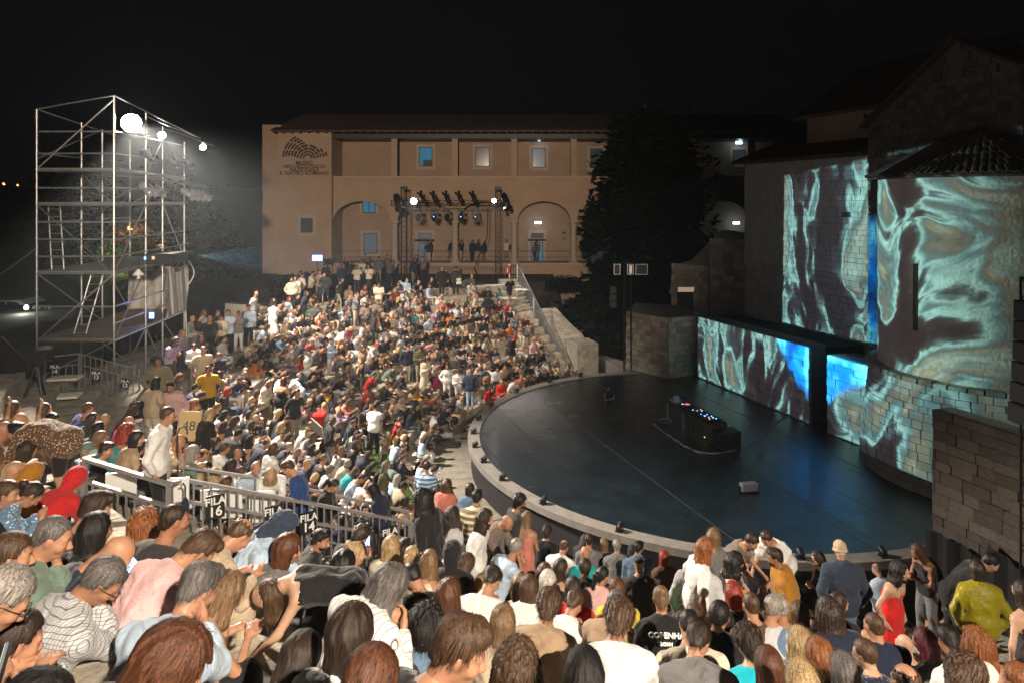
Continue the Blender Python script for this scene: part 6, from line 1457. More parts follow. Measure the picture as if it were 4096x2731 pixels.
COLS = {'white': (.78, .78, .76), 'pale grey': (.50, .51, .53), 'cream': (.66, .58, .45), 'light blue': (.42, .54, .68), 'denim blue': (.12, .20, .30), 'dark denim': (.030, .045, .075), 'navy': (.014, .020, .045), 'royal blue': (.02, .06, .22),
 'black': (.012, .012, .013), 'charcoal': (.035, .033, .034), 'grey': (.16, .16, .165), 'taupe': (.18, .14, .12), 'beige': (.48, .38, .27), 'tan': (.36, .25, .16), 'khaki': (.22, .19, .12), 'olive': (.085, .085, .045), 'sage green': (.13, .19, .15), 'emerald green': (.01, .22, .13), 'bright green': (.10, .45, .12), 'mint': (.40, .62, .55),
 'teal': (.02, .28, .30), 'turquoise': (.01, .42, .55), 'red': (.48, .018, .018), 'bright red': (.62, .02, .015), 'brick red': (.25, .05, .03), 'maroon': (.09, .012, .018), 'orange': (.60, .17, .02), 'coral': (.58, .20, .15), 'pink': (.68, .42, .42), 'magenta': (.45, .03, .14), 'mustard': (.50, .28, .015), 'yellow': (.68, .52, .06), 'ochre': (.34, .15, .015), 'chartreuse': (.30, .26, .010), 'lilac': (.42, .32, .50), 'brown': (.10, .055, .03), 'silver': (.55, .55, .55)}
CM = {}
def clothmat(cn, pat=''):
    key = (cn, pat)
    if key in CM: return CM[key]
    c = COLS[cn]; m = bpy.data.materials.new((cn+'_'+(pat or 'cloth')).replace(' ', '_')); m.use_nodes = True; N, L = nodes(m); b = N['Principled BSDF']; tc = N.new('ShaderNodeTexCoord')
    nz = N.new('ShaderNodeTexNoise'); nz.inputs['Scale'].default_value = 7; nz.inputs['Detail'].default_value = 5; nz.inputs['Distortion'].default_value = .8; L.new(tc.outputs['Object'], nz.inputs['Vector'])
    wv = N.new('ShaderNodeTexNoise'); wv.inputs['Scale'].default_value = 130; wv.inputs['Detail'].default_value = 2; L.new(tc.outputs['Object'], wv.inputs['Vector'])
    mx = N.new('ShaderNodeMix'); mx.data_type = 'RGBA'; mx.inputs[6].default_value = (*[x*.84 for x in c], 1); mx.inputs[7].default_value = (*[min(.9, x*1.12) for x in c], 1); L.new(nz.outputs[0], mx.inputs[0]); last = mx.outputs[2]
    if pat:
        sx = N.new('ShaderNodeSeparateXYZ'); L.new(tc.outputs['Object'], sx.inputs[0])
        def mm(op, a, b_, cl=False):
            n = N.new('ShaderNodeMath'); n.operation = op; n.use_clamp = cl
            for i, v in enumerate((a, b_)):
                if isinstance(v, (int, float)): n.inputs[i].default_value = v
                else: L.new(v, n.inputs[i])
            return n.outputs[0]
        def st(o, f, w_): return mm('LESS_THAN', mm('FRACT', mm('MULTIPLY', sx.outputs[o], f), 0), w_)
        if pat == 'check': fac = mm('MAXIMUM', st(2, 52, .16), st(0, 52, .16)); c2 = [x*.28 for x in c]
        elif pat == 'stripe': fac = st(0, 30, .42); c2 = (.02, .02, .03)
        elif pat == 'pin': fac = st(0, 24, .10); c2 = (.2, .12, .13)
        elif pat == 'band': fac = st(2, 11, .45); c2 = [min(1, x*3+.12) for x in c]
        else:
            vo = N.new('ShaderNodeTexVoronoi'); vo.inputs['Scale'].default_value = 34; L.new(tc.outputs['Object'], vo.inputs['Vector']); fac = mm('LESS_THAN', vo.outputs['Distance'], .32); c2 = [min(.9, x*2.6+.18) for x in c]
        m2 = N.new('ShaderNodeMix'); m2.data_type = 'RGBA'; L.new(fac, m2.inputs[0]); L.new(last, m2.inputs[6]); m2.inputs[7].default_value = (*c2[:3], 1); last = m2.outputs[2]
    L.new(last, b.inputs['Base Color']); b.inputs['Roughness'].default_value = .85 if cn not in ('chartreuse', 'silver') else .35; b.inputs['Specular IOR Level'].default_value = .25
    b.inputs['Sheen Weight'].default_value = .15
    bp = N.new('ShaderNodeBump'); bp.inputs['Strength'].default_value = .9; bp.inputs['Distance'].default_value = .04; L.new(nz.outputs[0], bp.inputs['Height'])
    b2 = N.new('ShaderNodeBump'); b2.inputs['Strength'].default_value = .2; b2.inputs['Distance'].default_value = .003; L.new(wv.outputs[0], b2.inputs['Height']); L.new(bp.outputs[0], b2.inputs['Normal']); L.new(b2.outputs[0], b.inputs['Normal'])
    CM[key] = m; return m
M['shoe'] = mat('dark_shoe', (.05, .045, .04), .6, var=.2, rand=.6); M['shoew'] = mat('white_shoe', (.6, .6, .58), .6, var=.1)
GARM = dict(tee='T-shirt', shirt='shirt', tank='sleeveless top', jacket='jacket', hoodie='hooded top', dress='dress', poncho='loose poncho', strapless='strapless top')
PEOPLE = []
def place_mat(o, m): 
    if not o.data.materials: o.data.materials.append(None)
    o.material_slots[0].link = 'OBJECT'; o.material_slots[0].material = m
def person(loc, heading, nm='lap', fem=0, hair='short', hc='brown', top='tee', tc='grey', pat='', bot='trousers', bc='navy', yaw=0., dp=0., skin=1, L=1, sc=1., hat=None, hatc='charcoal', beard=0, glasses=0, label='', group=None, ph=''):
    """heading: degrees in plan, 0 towards +X, 90 away from the viewer"""
    rot = (0, 0, R(heading-90)); o = meshobj('person', T_body(nm, fem, yaw, dp, L), None, loc, rot, (sc, sc, sc)); place_mat(o, SKM[skin]); tag(o, label, 'person', group)
    j = pose(nm, fem)
    def sub(name, me, m, parent=o, **k):
        c = meshobj(name, me, parent, **k)
        if name in ('hair', 'cap', 'hood', 'hat', 'beard'): c.scale = (HS, HS, HS)
        place_mat(c, m); return c
    sub(dict(tee='t_shirt', shirt='shirt', tank='sleeveless_top', jacket='jacket', hoodie='hooded_top', dress='dress', poncho='poncho', strapless='strapless_top')[top], T_top(nm, fem, top, L), clothmat(tc, pat))
    if top != 'dress': sub(bot, T_bot(nm, fem, bot, L), clothmat(bc))
    if L < 2: sub('shoes', T_shoe(nm, fem, L), M['shoew'] if (len(PEOPLE) % 4 == 0) else M['shoe'])
    Rm, c = head_frame(j, nm, yaw, dp); q = Matrix(Rm.tolist()).to_euler(); hs = (1, 1, 1)
    if hair != 'bald':
        if hat in ('cap', 'hat', 'hood') and hair in ('short', 'crop'): hair = 'buzz'
        qq = q
        if hair in ('long', 'wavy', 'curlylong', 'bob') and nm != 'bend': qq = Matrix((rotz(yaw)@rotx(-(math.asin(max(-1, min(1, -Rm[2, 1]*1)))*1.0 if False else max(-.1, min(.55, PITCH.get(nm, .1)*.6+dp))))).tolist()).to_euler()
        sub('hair', T_hair(hair, L), HM[hc], loc=c, rot=(0, 0, yaw) if nm == 'bend' else qq if hair in ('long', 'wavy', 'curlylong') else q)
    if hat: sub('cap' if hat == 'cap' else 'hood' if hat == 'hood' else 'hat', T_hat(hat, L), clothmat(hatc), loc=c, rot=q)
    if beard: sub('beard', T_beard(L), HM[hc], loc=c, rot=q)
    if glasses: g = meshobj('glasses', T_glasses(), o, c, q)
    PEOPLE.append(o); return o
HEADZ = {}
def head_off(nm, fem):
    k = (nm, fem)
    if k not in HEADZ: j = pose(nm, fem); HEADZ[k] = head_frame(j, nm, 0, 0)[1]
    return HEADZ[k]
STAND = ('stand', 'walk', 'hold', 'fold', 'face', 'lean', 'bend')
SAMP = [(53, 534, 4.2), (96, 570, 3.9), (91, 507, 5.2), (173, 519, 5.5), (193, 541, 4.5), (195, 586, 3.6), (170, 650, 1.95), (20, 700, 1.8), (-2, 592, 2.9), (11, 553, 4.0), (353, 628, 2.8), (367, 684, 2.0), (452, 646, 2.3), (427, 625, 3.9), (388, 578, 3.8), (503, 621, 4.3), (518, 660, 3.0), (584, 670, 2.7), (548, 605, 5.0), (491, 577, 5.7), (615, 617, 4.3),
 (661, 598, 5.8), (674, 619, 5.0), (694, 637, 4.4), (716, 614, 5.4), (749, 637, 4.9), (768, 664, 4.0), (800, 680, 3.6), (768, 605, 6.5), (803, 605, 6.9), (799, 640, 5.2), (828, 611, 6.2), (843, 668, 4.2), (874, 625, 6.0), (946, 640, 5.3), (925, 638, 5.6), (976, 641, 5.4), (906, 682, 4.0), (1018, 680, 4.2), (733, 594, 7.2),
 (9, 490, 6.6), (16, 468, 7.6), (27, 449, 8.2), (4, 430, 8.6), (20, 418, 10), (105, 409, 12.5), (127, 428, 10.8), (136, 437, 10.2), (133, 450, 10.7), (146, 446, 11), (88, 449, 10.5), (148, 467, 10.6), (80, 478, 7.8), (179, 441, 11), (192, 452, 11.4), (201, 467, 11.3), (215, 474, 11.5), (227, 480, 11.7), (240, 451, 13), (225, 438, 14.2), (238, 427, 15), (200, 423, 14.2),
 (237, 528, 5.6), (230, 514, 11), (224, 588, 4.3), (300, 655, 2.9), (318, 612, 4.6), (283, 524, 6.2), (322, 538, 8.0), (356, 553, 6.4), (361, 535, 8.6), (344, 508, 12.6), (392, 545, 8.2), (412, 556, 7.4), (430, 560, 6.6), (453, 552, 7.4), (441, 533, 9.0), (453, 514, 10.5), (447, 484, 14.9), (470, 488, 15.3), (427, 466, 17.0), (393, 457, 16.8), (545, 572, 8.6), (560, 566, 9.2), (585, 553, 11), (601, 574, 9.0), (617, 587, 7.8), (529, 585, 6.6),
 (639, 563, 10.6), (637, 547, 13.2), (617, 545, 13.8), (604, 543, 14.2), (589, 540, 14.2), (547, 531, 14), (664, 556, 12.2), (517, 547, 9.6), (573, 586, 7.8), (585, 567, 9.4), (833, 600, 7.2), (466, 565, 7.6), (97, 529, 4.8), (114, 549, 4.4), (147, 522, 6.2)]
SAMP = [(a_, b_, d_*(1+(.14 if a_ > 300 or b_ > 640 else -.04)*max(0, min(1, (7.5-d_)/2)))) for (a_, b_, d_) in SAMP]
def dexp(x, y):
    sw = sv = 0
    for (a, b, d) in SAMP:
        w_ = 1/((a-x)**2+(b-y)**2*2+60)**2; sw += w_; sv += w_*math.log(d)
    return math.exp(sv/sw)
def surf_z(x, y):
    r, th = to_polar(x, y); q = (r-.24-R0)/TREAD+1
    if q < .4: return tier_z(0, th)
    a = int(math.floor(q)); t = q-a; return tier_z(a, th)*(1-t)+tier_z(a+1, th)*t
def solve(x, y, nm, fem, heading, sc, dfix=None):
    """place where the owner of a head seen at (x, y) sits or stands"""
    ho = head_off(nm, fem)*sc; u = (x-512)/F; v = (200-y)/F
    def base(d):
        a = R(heading-90); return Vector((u*d-(ho[0]*math.cos(a)-ho[1]*math.sin(a)), d-(ho[0]*math.sin(a)+ho[1]*math.cos(a)), 0))
    de = dfix or (dexp(x, y) if y > 425 and nm not in STAND else None); best = None; prev = None
    ds = np.exp(np.linspace(math.log(1.6), math.log(60), 260))
    for d in ds:
        b = base(d); g = v*d-ho[2]-surf_z(b.x, b.y)
        if de is not None: c = abs(g)/.45+abs(math.log(d/de))/.10
        else:
            c = abs(g)+.02*d*0
            if prev is not None and prev > 0 >= g and d > 7: c = -100+d; 
            elif d < 9: c += 3
        prev = g
        if best is None or c < best[0]: best = (c, d, b, g)
    c, d, b, g = best; r, th = to_polar(b.x, b.y); z = v*d-ho[2]
    if d > 12.5 and abs(g) < .5:
        k = max(0, int(math.floor((r-R0)/TREAD))+1); k = min(k, kmax(th)); z = tier_z(k, th)
    return (g, Vector((b.x, b.y, z)), heading, d, 0, r)
# ================================================================ the audience
# x y pose fem | hair colour | top colour pattern | bottoms colour | heading yaw pitch | extras | label
DATA = """
11 553 lap 0|short brown|tee navy|trousers black|60 -.5 .1||person in a navy T-shirt, sitting at the left edge behind the sage green back
-2 592 knees 0|short grey|shirt tan|trousers navy|50 -.3 .2|gl|person in a tan shirt cut by the left edge of the picture
53 534 chin 0|buzz salt|shirt sage,green|trousers black|52 -.7 .1|sk1|person in a sage green shirt, chin resting on one hand
97 529 lap 1|long black|tee black|trousers black|62 0 .1||person in black with their back turned, between sage green shirt and navy polo
91 507 lap 0|crop dark|tee charcoal|trousers navy|60 -.4 .2||person in a charcoal T-shirt seated before the person in a red hood
77 478 knees 1|bald dark|hoodie red|trousers navy|70 0 .1|hat:hood:red|person wrapped in a red hooded top at the corner of the near railing
114 549 phone 0|bald brown|tee navy|trousers navy|40 -.3 .2|sk1 gl|person in a navy polo looking down at a glowing phone
96 571 chin 0|short salt|shirt pale,grey check|trousers charcoal|52 -.5 .35|gl sk2 L0|person in a pale grey checked shirt, large in the lower left corner
195 587 chin 0|crop salt|shirt light,blue|trousers navy|68 0 .15|sk1|person in a light blue shirt seated in front of the pink shirt
170 652 chin 1|puffbob auburn|tee black|trousers black|40 -.5 .2||person in black at the bottom edge, between the checked shirt and the light blue shirt
30 712 raise 0|short black|shirt black|trousers black|20 0 .3|sk2|person in black at the bottom left corner holding a large lit phone
193 543 knees 0|crop brown|shirt pink|trousers beige|52 -.4 .35|sk1|person in a pink shirt bent forward
173 519 lap 0|buzz dark|tee charcoal|trousers navy|60 -.4 .1|sk2|person in a dark grey T-shirt seated behind the pink shirt
147 522 turn 1|curlylong ginger|tank black|skirt black|60 .3 .1||person in a sleeveless black top turned sideways, beside the dark grey T-shirt
16 640 chin 0|short dark|shirt taupe|trousers black|45 0 .1|sk1|person in a taupe shirt cut by the left edge, below the tan shirt
237 530 knees 0|ring brown|shirt beige|trousers beige|50 0 .4|sk1|person in a beige shirt bending forward, left of the dark hood
283 524 lean 0|bald dark|shirt light,blue|trousers charcoal|22 0 .2|hat:hood:dark,denim|stooping person in a light blue shirt and dark hood, navy strap across the back
230 514 lap 1|long black|tank black|skirt black|-100 .5 .1|sk3|person in a dark sleeveless top facing the viewer through the railing bars
266 592 bend 1|long brown|tank black|trousers white|192 0 .2|sk3|person in a black sleeveless top and white trousers bent double towards the row
224 588 knees 1|wavy lbrown|tank brown|skirt black|60 -.3 .2||person in a brown sleeveless top between the light blue shirt and bent black back
300 655 knees 1|bob dark|tee taupe|trousers white|70 0 .3||person in a taupe T-shirt below the bent black back
388 580 phone 0|wavy salt|shirt white pin|trousers charcoal|50 -.2 .2|sk1|person in a white pinstriped shirt photographing with a phone
352 632 lap 1|puffbob dark|tee white|trousers grey|68 0 .0||person in a white T-shirt seen from behind at the bottom, left of the denim jacket
366 684 knees 0|short auburn|tee grey|trousers navy|60 0 .2||crown of a person at the bottom edge below the white T-shirt
427 625 lap 0|curly black|jacket denim,blue|trousers navy|80 0 .1||person in a washed denim jacket with their back turned
456 643 chin 0|crop brown|tee black|trousers black|38 -.6 .05|sk1 L0|young person in a black T-shirt in profile with a hand at the mouth
491 578 phone 0|crop dark|tee white|trousers navy|70 .1 .2||person in a white T-shirt hunched over a phone, left of the long fair hair
503 621 lap 1|bob lbrown|tee beige|trousers navy|85 .1 .1||person in a beige T-shirt directly behind the curly heads at the bottom centre
518 664 lap 1|curlylong brown|tee taupe|trousers black|75 -.1 .1||person in a taupe T-shirt at the bottom centre, right of the black T-shirt
584 672 lap 1|long black|tee maroon|trousers black|85 0 .1||person in maroon at the bottom edge below the large white back
548 605 knees 0|curly brown|tee tan|trousers khaki|75 0 .2|sk1|person in a tan T-shirt between two curly heads in the lower middle
574 603 phone 0|crop brown|shirt white|trousers navy|60 .3 .2||person in a white long sleeved shirt holding a phone sideways
615 617 knees 0|curly brown|tee white|trousers grey|82 -.3 .2|sk1 L0|person in a bright white T-shirt, the largest white back in the lower middle
661 598 lap 1|bun lbrown|jacket black|trousers black|86 0 .1|label:COP|person in a black jacket with white lettering across the back
686 624 knees 0|buzz black|tee cream|trousers navy|88 -.2 .2||person in a cream T-shirt right of the lettered black jacket
694 638 knees 0|crop dark|hoodie grey|trousers navy|80 -.3 .3|L0|person in a grey hooded top at the bottom, left of the turquoise back
716 614 lap 0|short black|jacket black|trousers black|85 -.5 .1|sk2|person in a black leather jacket behind the grey hooded top
749 640 lap 0|curly dark|tee turquoise|trousers navy|95 .4 .1|sk3|person in a bright turquoise T-shirt at the bottom edge
733 592 lap 1|bob red|tee black|trousers black|92 0 .1||person with nothing but dark clothes showing, in front of the short sleeved child
751 604 lap 0|buzz brown|tee brown|trousers black|95 0 .1||person in a brown T-shirt between black leather and pale grey
768 605 lap 0|short grey|tee pale,grey|trousers navy|90 -.8 .1|sk1|person in a pale grey T-shirt turned to the navy blue neighbour
780 606 lap 0|buzz grey|tee denim,blue|trousers navy|95 -.4 .1|sk2|person in a slate blue T-shirt just right of the pale grey one
799 612 lap 1|bob brown|shirt brown|trousers black|95 0 .1||person in a brown shirt between slate blue and dark navy backs
828 610 lap 0|curlylong dark|shirt navy|trousers black|98 0 .1||broad shouldered person in a dark navy shirt, lower right
799 640 lap 1|wavy blonde|tee taupe|trousers black|95 0 .05||person in taupe, seen from behind, right of the turquoise back
819 654 lap 1|puffbob ginger|tee black|trousers black|98 .1 .1||person at the bottom right in black beneath a mass of copper curls
768 664 lap 1|bob auburn|tee brown|trousers black|92 0 .1||person at the bottom edge right of the turquoise T-shirt
800 678 lap 1|long blonde|tee white|trousers black|95 0 .1||person at the very bottom, only the crown in view, under the curls
843 668 lap 1|long salt|tee charcoal|trousers black|98 0 .05||person in charcoal at the bottom edge, lower right
874 625 lap 0|buzz brown|shirt navy|trousers black|100 0 .1||person in a navy sweater with a cyan collar, below the red dress
925 640 lap 1|long burgundy|shirt charcoal|trousers black|110 .3 .1||person in charcoal left of the white jacket at the lower right
946 640 knees 0|crop black|shirt white|trousers navy|100 -.3 .1|sk2|person in a white shirt at the lower right edge of the crowd
976 641 lap 1|curlylong ginger|strapless brick,red|skirt black|105 0 .0||person with a bare back and brick red straps at the lower right
906 682 lap 0|ring brown|tee white|trousers navy|95 0 .1|sk1|bald crown at the bottom edge below the white shirt, lower right
1018 680 lap 1|short ginger|tee beige|trousers black|110 0 .1||person in beige cut by the bottom right corner
833 600 lap 1|long dark|tee black|skirt black|80 -.9 .1||person in black turning their head beside the navy shirt
486 518 stand 0|curlylong dark|shirt white|trousers navy|-12 -.2 .15|beard sk0|standing person in an open white shirt, tallest in the lower middle
507 522 lean 0|bald brown|shirt taupe|trousers charcoal|-25 0 -.3|sk1|stooping person in a taupe shirt beside the open white shirt
520 501 stand 0|curly black|tee charcoal|trousers black|10 -.2 .1|beard sk2|standing bearded person in a charcoal T-shirt by the stage rim
527 517 hold 1|long lbrown|dress coral|skirt coral|70 0 -.2|sk1|standing person in a coral sleeveless dress
564 512 hold 0|ring brown|shirt white|trousers navy|62 0 -.4|sk1|standing person in a white shirt and navy trousers seen from behind, by the stage
707 547 stand 1|wavy ginger|tee white|trousers bright,green|5 0 .1|sk0|standing person in a white T-shirt and bright green trousers
699 556 stand 0|short dark|shirt pale,grey|trousers black|70 0 .1||standing person in a pale grey shirt behind the white T-shirt and green trousers
736 561 face 1|curlylong black|tank black|trousers khaki|0 0 .0|sk1|person in a black sleeveless top raising a fist
775 557 stand 0|crop dark|poncho ochre|trousers black|165 .3 .1|beard sk2|standing person in a loose ochre top
752 541 lean 0|short dark|tee taupe|trousers brown|-30 0 .2||stooping person in a taupe T-shirt between raised fist and ochre top
767 538 lean 0|short dark|tee white|trousers grey|215 0 -.2|sk1|stooping person in a white T-shirt close to the stage rim
714 535 stand 1|wavy lbrown|shirt grey|trousers black|60 0 .1||standing person in a grey shirt behind the bright white T-shirt
817 558 hold 1|long dark|tank black|trousers black|190 0 -.1|sk3|standing person in a black sleeveless top left of the denim jacket
840 549 stand 0|short white|jacket dark,denim|trousers denim,blue|85 0 .0|hat:hat:beige|standing person in a dark denim jacket and a beige hat
902 570 stand 1|curlylong black|strapless bright,red|skirt bright,red|-55 -.3 .5|sk3|standing person in a short bright red strapless dress
977 568 stand 1|bob dark|jacket chartreuse|trousers black|75 -.3 .1||standing person in a shiny chartreuse jacket at the lower right
991 562 lean 0|short black|tee black|trousers black|-20 0 -.2|sk3|person in black stooping beside the chartreuse jacket
917 551 hold 1|wavy brown|tank black|trousers grey|190 0 .2|sk2|standing person in a black top and grey skirt right of the red dress
1022 590 stand 1|long dark|dress charcoal|skirt black|100 0 .1|sk3|dim standing figure in a long charcoal dress at the right edge
421 498 stand 1|curlylong black|jacket black|trousers black|158 .3 .1|sk1|standing person in a black blazer at the end post of the near railing
334 485 hold 1|pony dark|jacket black|trousers black|-5 0 -.2|sk0|person in a black blazer over white, standing behind the near railing
372 489 hold 1|long black|jacket navy|trousers charcoal|172 0 -.2|gl sk1|person in a navy jacket facing the black blazer behind the railing
344 508 lap 0|crop dark|jacket navy|trousers navy|75 0 .2||person in a dark navy jacket with a backpack, behind the railing bars
168 415 stand 0|short brown|shirt white|trousers black|8 -.2 .35|gl sk1|standing person in a loose white shirt and black trousers above the near railing
16 432 bend 0|crop black|shirt brown print|shorts black|172 0 -.3|sk1|person in a patterned brown shirt stooping over the seats, upper left of the railing
4 430 lap 0|bald brown|tee brown|trousers black|50 0 .1|sk2|person in a brown T-shirt at the left edge beside the patterned shirt
13 408 raise 1|bob brown|tee brown|trousers black|60 0 .1||person in brown with an arm up, left of the white sleeveless top
20 421 lap 0|bald brown|tee beige|trousers navy|60 0 .1||person in a beige T-shirt behind the patterned brown shirt
45 409 raise 1|long brown|tank cream|trousers beige|55 0 .1|sk0|person in a cream top with one arm lifted to the hair
53 420 lap 0|short black|shirt tan|trousers brown|40 -.6 .1|beard sk2|bearded person in a tan shirt beside the bare stone slab
28 449 lap 1|bob dark|shirt beige|trousers tan|60 0 .1||person in a beige shirt directly behind the stooping patterned shirt
15 471 lap 0|bald dark|tee brown|trousers navy|50 -.4 .1|gl sk1|person in brown with glasses, left edge, below the beige shirt
8 492 lap 0|short brown|shirt black|trousers black|45 -.6 .1|sk1|person in a black shirt at the left edge above the navy T-shirt
30 492 phone 1|pony dark|shirt denim,blue print|trousers charcoal|40 0 .3||person in a spotted denim blue shirt, head down, at the left
33 474 knees 1|bald dark|jacket ochre|trousers brown|60 0 .2|hat:hood:ochre|person in a rust coloured jacket, back turned, at the left
93 418 lap 1|long dark|jacket charcoal|trousers black|58 -.5 .1||person in charcoal leaning left of the fair head in a russet coat
99 428 lap 1|long black|tee charcoal|trousers black|60 -.3 .1||person in charcoal with a mint scarf neighbour, just behind the glasses wearer
105 408 turn 1|bob blonde|jacket brick,red|trousers brown|40 0 .1||person in a brick red coat beneath the scaffold tower
101 437 lap 1|bob lbrown|tee mint|trousers navy|50 -.6 .1|gl sk0|person in a mint top with glasses, left of the magenta top
106 449 lap 0|crop dark|tee black|trousers navy|45 -.7 .1|sk0|person in a black T-shirt just above the corner of the near railing
129 419 lap 0|bald brown|tee magenta|trousers navy|50 -.6 .1|sk1|person in a magenta T-shirt beside the teal top
147 408 lap 0|short brown|shirt grey print|trousers grey|48 -.5 .1|hat:cap:grey sk1|person in a grey cap and printed shirt left of the tall white shirt
127 430 lap 1|curlylong red|tank teal|trousers navy|55 -.5 .1||person in a teal sleeveless top in front of the magenta one
137 437 lap 1|bob black|tee tan|trousers black|50 -.7 .1|sk0|person in a tan T-shirt left of the tall standing white shirt
133 452 lap 0|short white|shirt pale,grey|trousers navy|45 -.8 .1|gl sk0|person in a pale grey shirt in profile behind the top rail
146 446 lap 1|pony black|shirt black|trousers black|50 -.6 .1||person in a black shirt against the tall white shirt's hip
88 450 lap 0|short grey|shirt light,blue|trousers grey|55 -.4 .2|hat:cap:sage,green|person in a green cap and a light blue shirt above the railing corner
148 469 lap 1|wavy dark|tee grey|trousers black|40 -.8 .1|sk0|person in grey seen through the railing beside the white boards
179 441 chin 0|bald brown|tee beige|trousers black|50 -.2 .3|sk1|person in beige with a walking stick hooked in front
193 452 lap 0|puffbob grey|shirt sage,green|trousers black|48 -.6 .2|sk0|person in a sage green jacket right of the walking stick
201 469 lap 1|long blonde|shirt charcoal|trousers black|50 -.2 .1||person in charcoal behind the rail, beside the sage green jacket
215 474 lap 1|wavy blonde|tee white|trousers black|50 0 .2||person in white behind the rail, left of the zebra stripes
227 482 lap 1|bob auburn|shirt white stripe|trousers black|52 0 .2||person in a zebra striped shirt behind the near railing
195 406 lap 1|bun ginger|dress emerald,green|skirt emerald,green|30 0 .4|sk0|person in an emerald green dress with a numbered tan box
200 423 lap 0|short grey|shirt white|trousers grey|52 0 .1|sk1|person in a white shirt just right of the numbered tan box
207 434 lap 1|puffbob lbrown|shirt light,blue|trousers beige|48 -.6 .2|gl sk0|person in a pale blue blouse with glasses, right of the bald head
225 439 lap 0|buzz brown|shirt white|trousers navy|55 -.3 .2|sk1|person in a crisp white shirt in the middle left rows
232 446 lap 1|wavy dark|shirt cream|trousers beige|55 -.2 .2||person in a cream blouse next to the crisp white shirt
241 452 chin 0|short brown|shirt pale,grey|trousers charcoal|45 -.5 .1|beard sk1|bearded person in a pale grey sweater above the FILA 16 sign
238 427 lap 0|bald brown|shirt lilac|trousers navy|52 -.2 .2|gl sk1|person in a pale lilac shirt with glasses
211 403 hold 1|long blonde|tee black|skirt cream|62 0 -.3||standing person in a black T-shirt and cream skirt, middle left
256 468 hold 0|bald brown|shirt light,blue|trousers navy|-60 0 .1|sk1|standing person in a grey blue shirt behind the blond mop of hair
270 475 lean 1|wavy blonde|shirt white|trousers white|-75 0 .2|sk0|stooping person in a white blouse behind the near railing
288 467 hold 0|crop brown|tee royal,blue|trousers navy|190 0 -.1|sk0|standing person in a royal blue polo shirt
208 363 stand 0|buzz dark|tee mustard|trousers black|-70 .1 .5|sk2|standing person in a mustard yellow T-shirt
203 352 stand 0|buzz brown|tee beige|trousers beige|-60 .4 .1|sk1|standing person in a beige T-shirt behind the mustard one
219 350 hold 0|short auburn|jacket navy|trousers navy|-40 0 -.2|sk1|standing person in a navy hooded jacket with a small video camera
170 366 stand 0|crop black|jacket pink|trousers charcoal|-85 0 .5|sk1|standing person in a pink cardigan over a white top
157 377 stand 1|long black|tee beige|trousers cream|70 0 .1|sk1|standing person in beige with a black shoulder bag, back turned
158 359 stand 0|crop dark|shirt khaki|trousers khaki|-60 .3 .2|sk2|standing person in a khaki shirt behind the pink cardigan
221 316 hold 1|bob brown|jacket cream|trousers brown|-60 .2 .0|sk1|standing person in a cream jacket and brown trousers at the top left
228 314 fold 0|short dark|jacket light,blue|trousers navy|-70 .3 .1|sk1|standing person in a pale denim jacket beside the cream jacket
238 314 fold 1|bun dark|tee grey|trousers silver|-75 0 .1|sk2|standing person in grey with shiny silver trousers
248 308 face 0|short dark|jacket light,blue|trousers navy|-80 .5 .1|sk1|standing person in a pale blue jacket, hand at the face, near the lit garden wall
274 304 fold 1|bun dark|shirt pale,grey|skirt silver|80 0 .1|sk1|standing person in a long silver skirt by the path railing
210 318 stand 0|bald dark|tee black|trousers black|-50 .3 .1|sk2|standing person in black at the head of the left path
201 330 fold 1|curlylong dark|tee charcoal|skirt charcoal|-60 0 .1|sk2|standing person in charcoal left of the black T-shirt at the path
183 328 hold 1|wavy lbrown|tee lilac|skirt black|-20 0 .1|sk1|standing person in a lilac top near the tarpaulin
194 341 hold 1|short black|shirt white band|trousers khaki|-70 0 .1|sk2|standing person in a white banded shirt near the tarpaulin
176 338 hold 1|curlylong dark|tee lilac|skirt black|-10 0 .1|sk1|second standing person in lilac under the scaffold corner
284 382 stand 1|long auburn|strapless black|skirt black|75 0 .1|sk0|standing person in a long black strapless dress, middle of the left rows
270 378 hold 1|long lbrown|shirt cream|trousers brown|-10 0 .1|sk1|standing person in a cream blouse left of the black dress
297 389 stand 0|crop dark|tee black|trousers khaki|-40 .3 .1|sk1|standing person in a black T-shirt right of the long black dress
376 404 face 0|crop black|tee white|trousers black|75 -.5 .1|sk1|standing person in a white T-shirt, back turned, beside the strip of lawn
408 345 stand 0|short dark|jacket navy|trousers cream|-60 0 .1|sk1|standing person in a navy jacket and cream trousers in the middle of the far seats
420 347 hold 0|crop brown|shirt olive|trousers khaki|-75 0 .1|sk1|standing person in an olive shirt beside the navy jacket
427 357 hold 1|bob dark|jacket cream|skirt cream|-50 0 .1|sk1|standing person in a cream coat right of the olive shirt
447 363 stand 1|bob dark|shirt white|trousers white|-80 0 .1|sk1|standing person all in white near the far curve of the stage
459 368 hold 0|crop dark|shirt white|shorts pale,grey|-80 0 .1|sk1|standing person in a white sweater and pale shorts
470 373 stand 0|bald dark|jacket dark,denim|trousers light,blue|95 0 .1|sk1|standing person in a dark jacket and pale jeans by the stage rim
379 288 hold 0|short dark|tee cream|trousers tan|-75 0 .1|sk2|standing person in a cream T-shirt and tan trousers high in the far seats
488 294 stand 1|curly dark|shirt black|trousers charcoal print|90 0 .1|sk2|standing person in black with printed trousers, upper right of the far seats
511 278 walk 0|short dark|tee black|shorts navy|-60 0 .1|sk1|person in a black T-shirt and shorts walking down the far staircase
370 386 turn 0|short black|tee bright,red|trousers denim,blue|-10 .2 .1|sk2|seated person in a bright red T-shirt in the middle of the left seats
